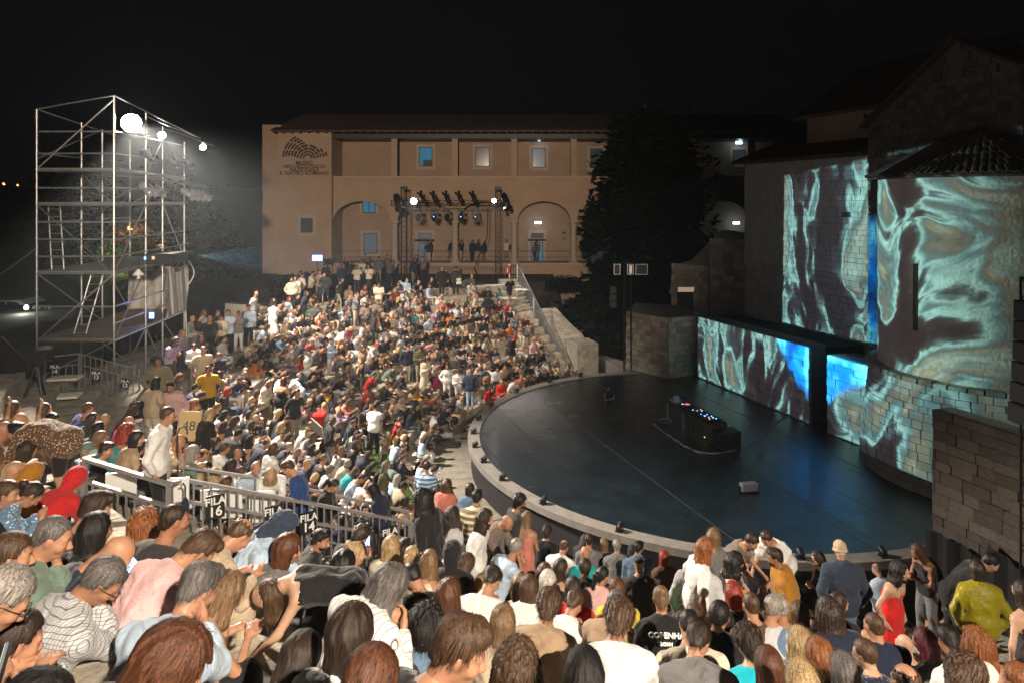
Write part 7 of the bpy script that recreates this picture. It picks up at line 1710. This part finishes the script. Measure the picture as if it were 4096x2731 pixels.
492 391 knees 1|long black|shirt bright,red|trousers red|-60 0 .2|sk1|seated person in a red shirt by the stage rim, left of the fair one
502 386 lap 1|long blonde|shirt bright,red|trousers red|-70 0 .1|sk0|fair person in red seated at the stage rim
451 315 lap 1|curly black|hoodie orange|trousers navy|-60 0 .1|sk2|seated person in an orange hooded top high in the far seats
261 360 knees 1|wavy lbrown|jacket orange|trousers beige|-10 0 .3|sk0|seated person in a bright orange jacket behind the mustard T-shirt
288 372 lean 1|short dark|shirt white|trousers mint|185 0 .2|sk0|stooping person in white with mint trousers, left rows
246 371 hug 1|bob lbrown|jacket black|trousers black|-10 0 .1|sk0|seated person in a black leather jacket left of the orange jacket
252 341 lap 0|short auburn|tee cream|trousers charcoal|-15 0 .2|sk1|seated person in a cream T-shirt at the left end of an upper row
325 401 lap 1|bob blonde|hoodie red|trousers black|40 0 .1||person in red with a scarlet backpack in the middle rows
401 420 raise 0|crop dark|tee red|trousers black|20 0 .2||person in a red T-shirt just right of the standing white T-shirt
442 266 stand 0|bald dark|jacket black|trousers black|-80 0 .1|sk1|standing person in a dark suit at the top railing
456 265 stand 0|short dark|jacket charcoal|trousers black|90 0 .1|sk1|standing person with a pale tote bag at the top railing
393 457 knees 1|puffbob dark|shirt sage,green|trousers navy|75 0 .2||person in a pale green shirt at the edge of the bare paving
427 466 lap 0|short dark|tee denim,blue band|trousers navy|80 0 .1|sk1|person in a blue banded T-shirt near the boards on the lawn
447 484 lap 1|curlylong brown|hoodie coral|trousers navy|75 0 .1||person in a coral hooded top behind the black blazer
470 488 lap 1|puffbob dark|shirt denim,blue|trousers navy|80 0 .1||person in a faded denim shirt right of the coral top
477 497 stand 0|crop black|shirt khaki band|trousers charcoal|75 -.4 .1|gl sk1|person in a khaki banded shirt behind the open white shirt
453 514 lap 1|curlylong dark|shirt pale,grey|trousers black|60 -.4 .1||person in a pale grey blouse right of the black blazer
441 533 lap 0|crop dark|tee white|trousers navy|60 -.3 .1||person in a white T-shirt right of the black blazer's legs
453 552 lap 1|bald dark|hoodie black|trousers black|80 0 .1|hat:hood:black|person in a black hood, a dark oval between fair heads
430 560 lap 1|long lbrown|tank cream|trousers black|75 0 .0||person in a cream sleeveless top, long hair down the back, left of the black hood
412 556 lap 1|pony blonde|tee charcoal|trousers black|75 0 .1||person in charcoal with a golden ponytail
392 545 lap 1|wavy blonde|tee cream|trousers black|70 0 .1||person in cream beneath tousled fair hair, just below the FILA 12 sign
356 553 turn 1|bun blonde|tee charcoal|trousers black|20 -.4 -.1|sk0|person in charcoal whose face turns right, above the bent black top
322 538 lap 0|crop black|shirt black|trousers black|20 -.5 .1|beard sk1|bearded person in black, right of the dark hood
361 535 phone 1|curly dark|shirt black|trousers black|50 0 .1||person in black holding up a phone, left of the fair hair
545 572 lap 1|wavy brown|tee brown|trousers black|70 0 .1||person in brown under the coral dress
560 566 lap 1|long dark|tank black|trousers black|60 -.6 .1|sk0|person in a black sleeveless top glancing sideways, lower middle
548 580 lap 1|puffbob white|tee white|trousers grey|80 0 .1||person with white curls and a white collar, lower middle
585 567 lap 0|short dark|jacket charcoal|trousers black|80 0 .1|sk2|person in a dark pinstriped jacket near the pink top
601 574 lap 1|pony black|shirt pink|trousers black|70 -.6 .1||person in a pink top next to the numbered tan box by the stage
617 587 lap 1|bob auburn|shirt yellow|trousers black|85 0 .1||person in a bright yellow top, back turned
639 563 lap 0|short blonde|tee charcoal|trousers black|85 0 .1|hat:cap:dark,denim|person in a blue cap seen from behind
585 553 lap 0|bald brown|tee teal|trousers black|85 0 .1|sk1|person in teal with a bald pink head near the stage
637 547 lap 0|crop black|shirt denim,blue check|trousers black|85 -.6 .1|sk1|person in a blue checked shirt close to the black stage skirt
617 545 lap 0|short grey|shirt grey|trousers grey|88 0 .1||person in a grey blazer close to the black stage skirt
604 543 lap 1|bob lbrown|tee black|trousers black|88 0 .1||person in black between two grey backs close to the stage
589 540 lap 0|crop dark|tee grey|trousers black|85 0 .1||person in a grey T-shirt seated right of the standing white shirt
664 556 lap 1|long red|shirt brown|trousers black|90 0 .1||person in a brown shirt with red hair ends, left of the green trousers
547 531 lap 1|curly dark|tee black|trousers black|70 0 .1||person in black seated between the coral dress and the white shirt
517 547 chin 0|short grey|tee light,blue|trousers charcoal|30 -.2 .4|sk1|seated person in pale blue resting a hand on the face, behind the coral dress
573 586 lap 1|long dark|tee red|skirt black|80 0 .1||person in red glimpsed beneath straight dark hair, lower middle
529 585 lap 1|long brown|shirt white|trousers black|80 0 .1||person in white under long brown hair, left of the tan T-shirt
466 565 lap 1|curly brown|shirt coral pin|trousers navy|70 0 .1||person in a pink striped shirt left of the white curls
"""
DF = {(486, 518): 10, (507, 522): 10.6, (520, 501): 11.6, (527, 517): 11.8, (564, 512): 12.6, (707, 547): 8.3, (699, 556): 8.8, (736, 561): 9.2, (775, 557): 9.4, (752, 541): 10.6, (767, 538): 10.8, (714, 535): 10.6, (817, 558): 10.4, (840, 549): 10.0, (902, 570): 9.3, (977, 568): 8.8, (991, 562): 9.4, (917, 551): 11, (1022, 590): 7.5,
 (421, 498): 8.6, (334, 485): 11.9, (372, 489): 12.1, (168, 415): 9.7, (16, 432): 8.4, (256, 468): 11.6, (270, 475): 11.3, (288, 467): 11.5, (211, 403): 14.2, (195, 406): 14.6, (266, 592): 5.1, (283, 524): 6.3, (477, 497): 11.6, (376, 404): 21.5, (284, 382): 19.5, (270, 378): 20, (297, 389): 19, (208, 363): 18.2, (203, 352): 19.4, (219, 350): 19.8, (170, 366): 15.8, (157, 377): 15.2, (158, 359): 17,
 (221, 316): 25.5, (228, 314): 26.2, (238, 314): 26, (248, 308): 27, (274, 304): 27, (210, 318): 25, (201, 330): 22.5, (183, 328): 21.5, (194, 341): 21, (176, 338): 20.5, (408, 345): 31, (420, 347): 30.5, (427, 357): 29.5, (447, 363): 28.8, (459, 368): 28.6, (470, 373): 28.8, (379, 288): 40, (488, 294): 41, (511, 278): 43.5, (442, 266): 45.5, (456, 265): 45.6, (288, 372): 20.5}
hand = []
def cname(s): return s.replace(',', ' ')
for ln in DATA.strip().split('\n'):
    a, b, c, d, e, x_, lab = ln.split('|'); px_, py_, nm, fem = a.split(); hair, hc = b.split(); t = c.split(); bt = d.split(); hd_, yw, dp = e.split()
    kw = dict(nm=nm, fem=int(fem), hair=hair, hc=hc, top=t[0], tc=cname(t[1]), pat=t[2] if len(t) > 2 else '', bot=bt[0], bc=cname(bt[1]), yaw=float(yw), dp=float(dp), label=lab)
    for w_ in x_.split():
        if w_[:2] == 'sk': kw['skin'] = int(w_[2])
        elif w_ == 'gl': kw['glasses'] = 1
        elif w_ == 'beard': kw['beard'] = 1
        elif w_[:3] == 'hat': _, h1, h2 = w_.split(':'); kw['hat'] = h1; kw['hatc'] = cname(h2)
    kw['yaw'] = round(kw['yaw']/.3)*.3; kw['dp'] = round(kw['dp']/.2)*.2
    sc_ = (.955 if int(fem) else 1.0)
    r = solve(float(px_), float(py_), nm, int(fem), float(hd_), sc_, DF.get((int(px_), int(py_))))
    if abs(r[0]) > .45: print('off tier', ln[:40], round(r[0], 2), 'd', round(r[3], 1))
    hand.append((float(px_), float(py_), r, float(hd_), sc_, kw))
occ = []
for (x, y, r, h_deg, sc_, kw) in hand:
    d = r[3]; L_ = 0 if d < 6.6 else 1 if d < 15 else 2
    kw['yaw'] = kw['yaw'] if L_ < 1 else round(kw['yaw']/.6)*.6*(L_ < 2); kw['dp'] = kw['dp'] if L_ < 1 else 0
    occ.append((r[1].x, r[1].y, x, y, d, kw)); person(r[1], h_deg, L=L_, sc=sc_, group='audience of the open air theatre', **kw)
NH = len(occ); print('hand placed', NH)
# the rest of the audience, row by row
TOPS = [('tee', .34), ('shirt', .26), ('tank', .14), ('jacket', .12), ('hoodie', .06), ('dress', .08)]
TC = [('white', 15), ('black', 36), ('navy', 15), ('charcoal', 14), ('pale grey', 8), ('cream', 6), ('grey', 5), ('light blue', 6), ('denim blue', 3), ('beige', 6), ('taupe', 3), ('brown', 3), ('maroon', 2), ('red', 1.4), ('coral', 1.2), ('pink', 2), ('olive', 2), ('sage green', 1.5), ('teal', 1), ('mustard', .8), ('lilac', .8), ('royal blue', 1), ('brick red', 1), ('orange', .5), ('khaki', 2), ('tan', 2), ('mint', .6), ('yellow', .5), ('magenta', .4)]
def pick(rk, L_):
    t = rk.random()*sum(w_ for _, w_ in L_)
    for a, w_ in L_:
        t -= w_
        if t <= 0: return a
    return L_[0][0]
POS = [('lap', 26), ('knees', 18), ('phone', 14), ('chin', 9), ('cross', 7), ('hug', 6), ('turn', 9), ('back', 4), ('raise', 3)]
rk = random.Random(99); cand = []
holes_ = [(-5.6, 10.6, 1.35), (-4.2, 11.1, 1.0), (-3.0, 11.9, .85), (-2.3, 12.4, .7)]
def blocked(x, y, r, th):
    for (a, b, q) in holes_:
        if math.hypot(x-a, y-b) < q: return True
    dg = math.degrees(th)
    if dg < 116.5 and r > 11.2: return True
    if r > 21.4 and dg < 205: return True
    if 186 < dg < 206 and 11.6 < r < 12.9: return True       # lawn
    if 200 < dg < 226 and r < 12.0: return True                 # bare paving
    if x < -11.0 and 18.5 < y < 26: return True
    if r > 19.3 and 186 < dg < 200: return True                 # boards and slab
    if 180 < dg < 186 and r > 16.5: return True               # path with the standing people
    return False
for k in range(1, NT):
    r = R0+(k-1)*TREAD+.24; th = ANG0+.02+rk.random()*.03
    while th < ANG1:
        th += rk.uniform(.50, .62)/r*(1+.25*(rk.random() < .1))
        if k > kmax(th): continue
        x, y = polar(r+rk.uniform(-.05, .12), th); dg = math.degrees(th)
        gap = .07 if dg > 170 else .12
        if dg < 140 and k > 9: gap = .38
        if k > 11 and dg < 175: gap = .4
        if rk.random() < gap or blocked(x, y, r, th): continue
        if y < 3.3: continue
        xx = 512+F*x/y; yy = 200-F*(tier_z(k, th)+.8)/y
        if not (-25 < xx < 1050 and yy < 715): continue
        if dg > 283 or xx > 1000: continue
        if (xx < 150 and yy < 402) or (xx < 72 and yy < 416): continue
        if 78 < xx < 420 and 430 < yy < 545 and y < 9.7+max(0, xx-180)*.012: continue
        if any(math.hypot(x-o[0], y-o[1]) < .47 for o in occ): continue
        if y < 7.5 and any(o[4] > y-.25 and abs(xx-o[2]) < 165/y and o[3] > yy-75/y for o in occ[:NH]): continue
        if y < 5.4 and (235 < xx < 400 or xx < 60 or yy < 560 or 615 < xx < 705): continue
        nm = pick(rk, POS); up_ = rk.random()
        if up_ < .035 and y > 13: nm = rk.choice(['stand', 'hold', 'face', 'fold'])
        fem = int(rk.random() < .55); sc_ = rk.uniform(.93, 1.04)*(.96 if fem else 1)
        hd_ = math.degrees(math.atan2(CY-y, CX-x))+rk.gauss(0, 14)
        hair = rk.choice(['long', 'wavy', 'bob', 'pony', 'bun', 'curlylong', 'long', 'puffbob', 'wavy']) if fem else rk.choice(['short', 'short', 'crop', 'crop', 'buzz', 'curly', 'ring', 'bald', 'short'])
        hc = rk.choice(['black', 'black', 'dark', 'dark', 'dark', 'brown', 'brown', 'lbrown', 'blonde', 'auburn', 'salt', 'grey'] if rk.random() < .95 else ['ginger', 'red'])
        tp_ = pick(rk, TOPS); tp_ = 'shirt' if (tp_ in ('tank', 'dress') and not fem) else tp_
        bt = rk.choice(['trousers', 'trousers', 'skirt' if fem else 'shorts'])
        kw = dict(nm=nm, fem=fem, hair=hair, hc=hc, top=tp_, tc=pick(rk, TC), pat=rk.choice(['']*9+['stripe', 'print', 'check']), bot=bt, bc=rk.choice(['navy', 'black', 'black', 'charcoal', 'denim blue', 'beige', 'cream', 'khaki', 'white', 'grey']),
                  yaw=rk.choice([-.6, 0, 0, .6]), dp=0, skin=rk.choice([0, 1, 1, 2, 3, 3, 4] if rk.random() < .2 else [0, 1, 1, 2, 3]), beard=int((not fem) and rk.random() < .25), glasses=int(rk.random() < .15), label='')
        cand.append((y, x, tier_z(k, th), xx, yy, hd_, sc_, kw)); occ.append((x, y, xx, yy, y, kw))
# people standing on the path and on the terrace
for i in range(46):
    if i < 22: x, y = rk.uniform(-11.2, -6.5), rk.uniform(32, 41); z = None
    elif i < 34: x, y = rk.uniform(-11, -4), rk.uniform(42.5, 47.5); z = -5.4
    else: x, y = rk.uniform(-8, 2), FY+rk.uniform(.5, 2); z = zf
    r, th = to_polar(x, y)
    if z is None: k = min(kmax(th), max(1, int((r-R0)/TREAD)+1)); z = tier_z(k, th)
    fem = i % 2; kw = dict(nm=rk.choice(['stand', 'hold', 'fold', 'face', 'walk']), fem=fem, hair=rk.choice(['long', 'bob', 'short', 'crop']), hc=rk.choice(['black', 'dark', 'brown']), top=rk.choice(['tee', 'shirt', 'jacket']), tc=rk.choice(['black', 'navy', 'charcoal', 'grey', 'cream', 'taupe']), pat='', bot='trousers', bc=rk.choice(['navy', 'black', 'khaki', 'beige']), yaw=0, dp=0, skin=1, beard=0, glasses=0, label='')
    cand.append((y, x, z, 512+F*x/y, 200-F*(z+1.6)/y, rk.uniform(-110, 20), rk.uniform(.95, 1.03), kw))
cand.sort(key=lambda c: c[0]); NI = 300-len(hand)
print('auto', len(cand))
PHR = dict(lap='sitting upright', knees='leaning on the knees', phone='looking down at the hands', chin='chin on hand', cross='arms crossed', hug='hugging the knees', turn='twisted sideways', back='leaning back', stand='standing', hold='standing, hands together', face='standing, hand at the face', fold='standing, arms folded', walk='stepping along')
PHR['raise'] = 'hand raised to the head'
allp = [(o[2], o[3], o[5]) for o in occ]
used_l = set(k_[5]['label'] for k_ in hand)
def what(kw): return (kw['tc']+(dict(stripe=' striped', print=' printed', check=' checked', pin=' striped', band=' banded').get(kw['pat'], '') if kw['pat'] else '')+' '+GARM[kw['top']])
def autolabel(x, y, kw):
    near = sorted(((abs(a-x)+1.6*abs(b-y), a, b, k_) for (a, b, k_) in allp if k_ is not kw and abs(a-x)+abs(b-y) < 90), key=lambda t: t[0])
    lf = next((k_ for (_, a, b, k_) in near if a < x-1), None); rt = next((k_ for (_, a, b, k_) in near if a > x+1), None); be = next((k_ for (_, a, b, k_) in near if b < y-2 and abs(a-x) < 25), None)
    art = 'an' if kw['tc'][0] in 'aeo' else 'a'
    base = 'person in %s %s, %s' % (art, what(kw), PHR[kw['nm']])
    sh = lambda k_: what(k_).replace('sleeveless top', 'vest').replace('hooded top', 'hood')
    opts = []
    if lf and rt: opts.append(base+', between %s and %s' % (sh(lf), sh(rt)))
    if be: opts.append(base+', just below a %s' % sh(be))
    if lf: opts.append(base+', right of a %s' % sh(lf))
    if rt: opts.append(base+', left of a %s' % sh(rt))
    if lf and rt: opts += [base+', %s between %s and %s' % (z_, sh(lf), sh(rt)) for z_ in ('low down', 'higher up')]
    for o_ in opts+[base+', nearest the '+z_ for z_ in ('stage rim', 'near railing', 'black blazer', 'lawn', 'red dress')]:
        key = o_.lower()
        if key not in used_l and len(o_.split()) <= 16: used_l.add(key); return o_
    return base
LODS[3] = (.085, .044, .03); CV[3] = .085
crowd = []
for i, (y, x, z, xx, yy, hd_, sc_, kw) in enumerate(cand):
    if i < NI:
        L_ = 0 if y < 5 else 1 if y < 12.5 else 2
        kw['label'] = autolabel(xx, yy, kw)
        if L_ == 0: kw['yaw'] = round(kw['yaw']/.6)*.6; kw['dp'] = 0
        if L_ == 1: kw['dp'] = 0
        if L_ == 2: kw['yaw'] = 0; kw['dp'] = 0; kw['glasses'] = 0
        person((x, y, z), hd_, L=L_, sc=sc_, group='audience of the open air theatre', **kw)
    else: crowd.append((x, y, z, hd_, sc_, kw))
# the farthest people: one body of stuff with a colour on every vertex
def arr(me):
    k = 'A'+me.name
    if k not in MESH:
        v = np.empty(len(me.vertices)*3, f32); me.vertices.foreach_get('co', v); q = np.empty(len(me.loops), np.int32); me.loops.foreach_get('vertex_index', q); MESH[k] = (v.reshape(-1, 3), q.reshape(-1, 4))
    return MESH[k]
Vs, Qs, Cs, n = [], [], [], 0
T_hair_l = {0: 1}
for (x, y, z, hd_, sc_, kw) in crowd:
    if kw['hair'] in ('puffbob',): kw['hair'] = 'bob'
    nm, fem = kw['nm'], kw['fem']
    Rm, c = head_frame(pose(nm, fem), nm, 0, 0); G = rotz(R(hd_-90))
    pcs = [(T_body(nm, fem, 0, 0, 3), SKC[kw['skin']], None), (T_top(nm, fem, kw['top'], 3), COLS[kw['tc']], None)]
    if kw['top'] != 'dress': pcs.append((T_bot(nm, fem, kw['bot'], 3), COLS[kw['bc']], None))
    if kw['hair'] != 'bald': pcs.append((T_hair(kw['hair'], 3), [q*1.3 for q in HAIRC[kw['hc']]], (Rm, c)))
    for me, col, fr_ in pcs:
        v, q = arr(me)
        if fr_: v = (v*HS)@fr_[0].T+fr_[1]
        Vs.append((v@G.T)*sc_+np.array([x, y, z])); Qs.append(q+n); Cs.append(np.tile(np.array(col)*rk.uniform(.85, 1.1), (len(v), 1))); n += len(v)
cm = bpy.data.materials.new('crowd_clothes_and_skin'); cm.use_nodes = True; N, L = nodes(cm); at = N.new('ShaderNodeAttribute'); at.attribute_name = 'Col'; L.new(at.outputs['Color'], N['Principled BSDF'].inputs['Base Color']); N['Principled BSDF'].inputs['Roughness'].default_value = .8
if Vs:
    me = npm('distant_crowd', np.concatenate(Vs), np.concatenate(Qs), [cm], np.clip(np.concatenate(Cs), 0, 1)); print('crowd', len(crowd), 'quads', len(me.polygons))
    tag(meshobj('distant_crowd', me), 'distant seated crowd filling the far rows below the museum', 'crowd', kind='stuff')
print('people tris (unique):', sum(len(m_.polygons)*2 for m_ in bpy.data.meshes if m_.name.split('.')[0] in ('person', 'top', 'trousers', 'shoes', 'hair', 'hat', 'beard')), 'meshes', len(MESH))

# ================================================================ things the audience holds or leaves on the steps
def phone(p, target, label, lit='phone', tilt=0, s=1.0):
    p = Vector(p); d = (Vector(target)-p).normalized(); t = thing('phone', label, 'phone', p); rx_ = d.cross(Vector((0, 0, 1))).normalized(); u_ = rx_.cross(d).normalized()
    q = Quaternion(d, tilt); rx_ = q@rx_; u_ = q@u_
    MB().obox((0, 0, 0), rx_*.037*s, u_*.075*s, d*.004).build('case', M['frame'], t, world=False); MB().obox(d*.0052, rx_*.034*s, u_*.071*s, d*.0008).build('screen', E[lit], t, world=False); return t
def wrist(i, side='R'):
    o = PEOPLE[i]; nm = hand[i][5]['nm']; j = pose(nm, hand[i][5]['fem']); v = (j['WL']+j['WR'])/2 if side == 'M' else j['W'+side]; x = j['W'+('R' if side != 'L' else 'L')]-j['E'+('R' if side != 'L' else 'L')]; x /= np.linalg.norm(x)
    return o.matrix_basis@Vector(v+x*.10)
def find(s): return next(i for i, h in enumerate(hand) if s in h[5]['label'])
i = find('checked shirt'); w0 = wrist(i, 'M'); phone(w0+Vector((0, 0, .05)), w0+Vector((.1, -.6, .5)), 'black phone held in both hands by the person in the checked shirt', 'phone', .3).children[1].data.materials[0] = M['frame']
i = find('large lit phone'); w0 = wrist(i, 'R'); phone(w0+Vector((.02, .02, .03)), w0+Vector((-1.3, -.5, .3)), 'large phone with a pale blue screen at the bottom left corner', 'phoneb', .5, 1.0)
i = find('photographing'); w0 = wrist(i, 'M'); phone(w0+Vector((0, 0, .06)), (0, 0, 0), 'phone with a dim green screen raised by the pinstriped shirt', 'phoneb').children[1].data.materials[0] = emitmat('dim_phone', (.05, .12, .08), .7)
i = find('holding up a phone'); w0 = wrist(i, 'M'); phone(w0+Vector((0, 0, .06)), (0, 0, 0), 'raised phone showing a bright blue picture of the stage', 'blue')
i = find('glowing phone'); w0 = wrist(i, 'M'); phone(w0+Vector((0, 0, .05)), (0, 0, .5), 'glowing white phone beside the bald head in the navy polo', 'phone', .6)
i = find('hunched over a phone'); w0 = wrist(i, 'M'); phone(w0+Vector((0, 0, .04)), (0, -1, 1), 'phone lit blue in the lap of the hunched white T-shirt', 'phoneb', .9, .9)
def board(p, w_, h_, rot, label, key='paper', txt=None, th=.02, cat='seat board', tcol='signblk', name='seat_board', ts=None):
    t = thing(name, label, cat, p); t.rotation_euler = rot; MB().box((-w_/2, -h_/2, 0), (w_/2, h_/2, th)).build('board', M[key], t, world=False, bevel=.004)
    if txt: text_obj('lettering', txt, ts or h_*.6, (0, 0, th+.003), (0, 0, 0), M[tcol], None, ext=.001).parent = t
    return t
def on_tier(x, y, Y): 
    p = px(x, y, Y); r, th = to_polar(p.x, p.y); k = max(1, int((r-R0)/TREAD)+1); return Vector((p.x, p.y, tier_z(k, th)+.03))
board(px(189, 425, 14.1)+Vector((0, 0, 0)), .42, .58, (R(78), R(8), R(20)), 'tan box with the number 48 standing beside the emerald dress', 'card', '48', .12, 'box', ts=.26, name='tan_box')
board(px(317, 428, 17.3), .42, .5, (R(60), R(-25), R(150)), 'pale card with an upside down 30 behind curly heads', 'paper', '30', .03, 'card', ts=.2)
board(on_tier(610, 570, 9.6)+Vector((0, 0, .38)), .55, .4, (R(12), 0, R(175)), 'tan card marked 45 beside the pink top near the stage', 'card', '45', .03, 'card', ts=.22)
board(on_tier(386, 486, 13.6), .6, .35, (0, 0, R(-20)), 'cream seat board with faint 25 lying on the grass edge', 'paper', '25', .03, ts=.2)
board(on_tier(65, 411, 17.4)+Vector((0, 0, .02)), .7, .4, (0, 0, R(10)), 'pale seat board lying on bare stone at the left', 'paper', None, .06)
board(on_tier(64, 414.5, 16.6)+Vector((0, 0, .1)), .7, .4, (0, 0, R(14)), 'second pale seat board stacked before the other at the left', 'paper', None, .06)
for (x, y, Y, w_, h_, a, lb) in ((243, 407, 15.3, .75, .5, 20, 'white board on the stone behind the pale blue shirt, left rows'), (255, 397, 16.3, .8, .6, 25, 'large white board on the stone in the lit left rows')):
    board(on_tier(x, y, Y), w_, h_, (0, 0, R(a)), lb, 'white', None, .03)
for (x, y, Yd, w_, h_, lb) in ((121, 484, 9.9, .42, .34, 'white panel fixed inside the near railing, left one'), (178, 492, 9.8, .30, .42, 'white panel behind the corner post of the near railing'), (221, 503, 10.6, .62, .45, 'white panel inside the railing left of the FILA 16 sign'), (262, 506, 11.0, .4, .5, 'white panel inside the railing right of the FILA 16 sign')):
    p = px(x, y, Yd); t = thing('white_panel', lb, 'panel', p, .15, 'white panels inside the stair railing'); MB().box((-w_/2, -.01, -h_/2), (w_/2, .01, h_/2)).build('board', M['white'], t, world=False); MB().box((-w_/2, .011, h_/2-.03), (w_/2, .03, h_/2)).build('edge', M['rail'], t, world=False)
# foil blankets and sheets of paper on the steps
def foil(x, y, Y, s, label, key='foil'):
    c = on_tier(x, y, Y); rr = random.Random(x); g = MB(); n_ = 12; P = []
    for j in range(n_+1):
        for i in range(n_+1): P.append((c.x+(i/n_-.5)*s*1.4, c.y+(j/n_-.5)*s, c.z+.01+.05*rr.random()))
    g.add(P, [(j*(n_+1)+i, j*(n_+1)+i+1, (j+1)*(n_+1)+i+1, (j+1)*(n_+1)+i) for j in range(n_) for i in range(n_)]); tag(g.build('foil_sheet' if key == 'foil' else 'paper_sheet', M[key], fix=False), label, 'blanket' if key == 'foil' else 'paper')
foil(428, 444, 23, .6, 'crumpled silver foil blanket on the lowest step left of the stage'); foil(432, 455, 22, .5, 'second silver foil blanket, just below the first'); foil(425, 467, 21, .6, 'silver foil sheet nearest the bare paving'); foil(418, 417, 26, .8, 'silver foil blanket beside the raised arms, far rows'); foil(440, 420, 26.5, .7, 'dull foil sheet behind the dark seated group')
foil(520, 286, 43, .9, 'sheets of white paper on the top steps by the far staircase', 'paper'); foil(505, 295, 41.5, 1.0, 'white papers on an empty far step', 'paper'); foil(470, 307, 39, .9, 'white papers on the empty middle steps of the far seats', 'paper')
# lettering on the back of the black jacket, strap of the light blue shirt, backpack
i = find('white lettering'); o = PEOPLE[i]
for tx, sz, zz in (('COPENHA', .072, .575), ('BORN', .042, .50)):
    text_obj('lettering', tx, sz, (0, -.115 if sz > .05 else -.125, zz), (R(90), 0, 0), M['signwht'], None, offset=.002).parent = o
i = find('strap across'); o = PEOPLE[i]; MB().tube([(-.19, .30, 1.42), (-.10, .17, 1.41), (.0, .06, 1.30), (.10, -.03, 1.15), (.17, -.05, 1.0)], .02, 6).build('strap', clothmat('navy'), o, world=False)
def bag(p, s, rz, label, m, cat='backpack'):
    t = thing(cat, label, cat, p, rz); q = SDF(); q.cap((-.08*s, 0, .10*s), (.08*s, 0, .10*s), .10*s, k=.05); q.cap((-.07*s, 0, .30*s), (.07*s, 0, .30*s), .09*s, k=.06); V_, Q_ = q.mesh(.02); o = meshobj('bag_body', npm('bag_body', V_, Q_, [m]), t); MB().tube([(-.05*s, .07*s, .38*s), (0, .09*s, .46*s), (.05*s, .07*s, .38*s)], .012*s, 6).build('handle', m, t, world=False)
    MB().tube([(-.08*s, .09*s, .1*s), (-.09*s, .14*s, .25*s), (-.05*s, .08*s, .38*s)], .014*s, 6).build('shoulder_strap', m, t, world=False)
i = find('scarlet backpack'); pp = PEOPLE[i].location; bag(pp+Vector((.15, -.5, .05)), 1.5, .4, 'scarlet backpack leaning in the middle rows', clothmat('bright red'))
i = find('black shoulder bag'); pp = PEOPLE[i].location; bag(pp+Vector((-.28, -.1, .75)), 1.0, .8, 'black leather bag on the shoulder of the person in beige', M['blackm'], 'handbag')
i = find('pale tote'); pp = PEOPLE[i].location; bag(pp+Vector((.2, -.15, .65)), 1.0, 0, 'pale tote bag hanging beside a dark suit at the top railing', clothmat('cream'), 'handbag')
i = find('with a backpack, behind'); pp = PEOPLE[i].location; bag(pp+Vector((-.02, -.24, .08)), 1.15, .2, 'dark backpack seen through the railing bars below the row signs', clothmat('navy'))
i = find('walking stick'); w0 = wrist(i, 'R'); tag(MB().tube([w0+Vector((.1, -.25, -.5)), w0+Vector((.1, -.25, .28)), w0+Vector((.13, -.25, .36)), w0+Vector((.2, -.25, .38)), w0+Vector((.25, -.25, .33)), w0+Vector((.25, -.25, .26))], .014, 8).build('walking_stick', mat('brown_stick', (.06, .03, .015), .4)), 'dark wooden walking stick with a curved handle above the near railing', 'walking stick')
um = thing('umbrella', 'folded blue and red umbrella hooked on the near railing', 'umbrella', px(185, 497, 9.5)); 
MB().tube([(0, 0, .0), (0, 0, .16), (-.03, 0, .2), (-.06, 0, .17)], .012, 8).build('handle', M['frame'], um, world=False); MB().lathe([(.02, 0), (.05, -.06), (.055, -.2)], (0, 0, 0), 12).build('blue_canopy', clothmat('navy'), um, world=False); MB().lathe([(.055, -.2), (.035, -.36), (.012, -.42)], (0, 0, 0), 12).build('red_tip', clothmat('red'), um, world=False)
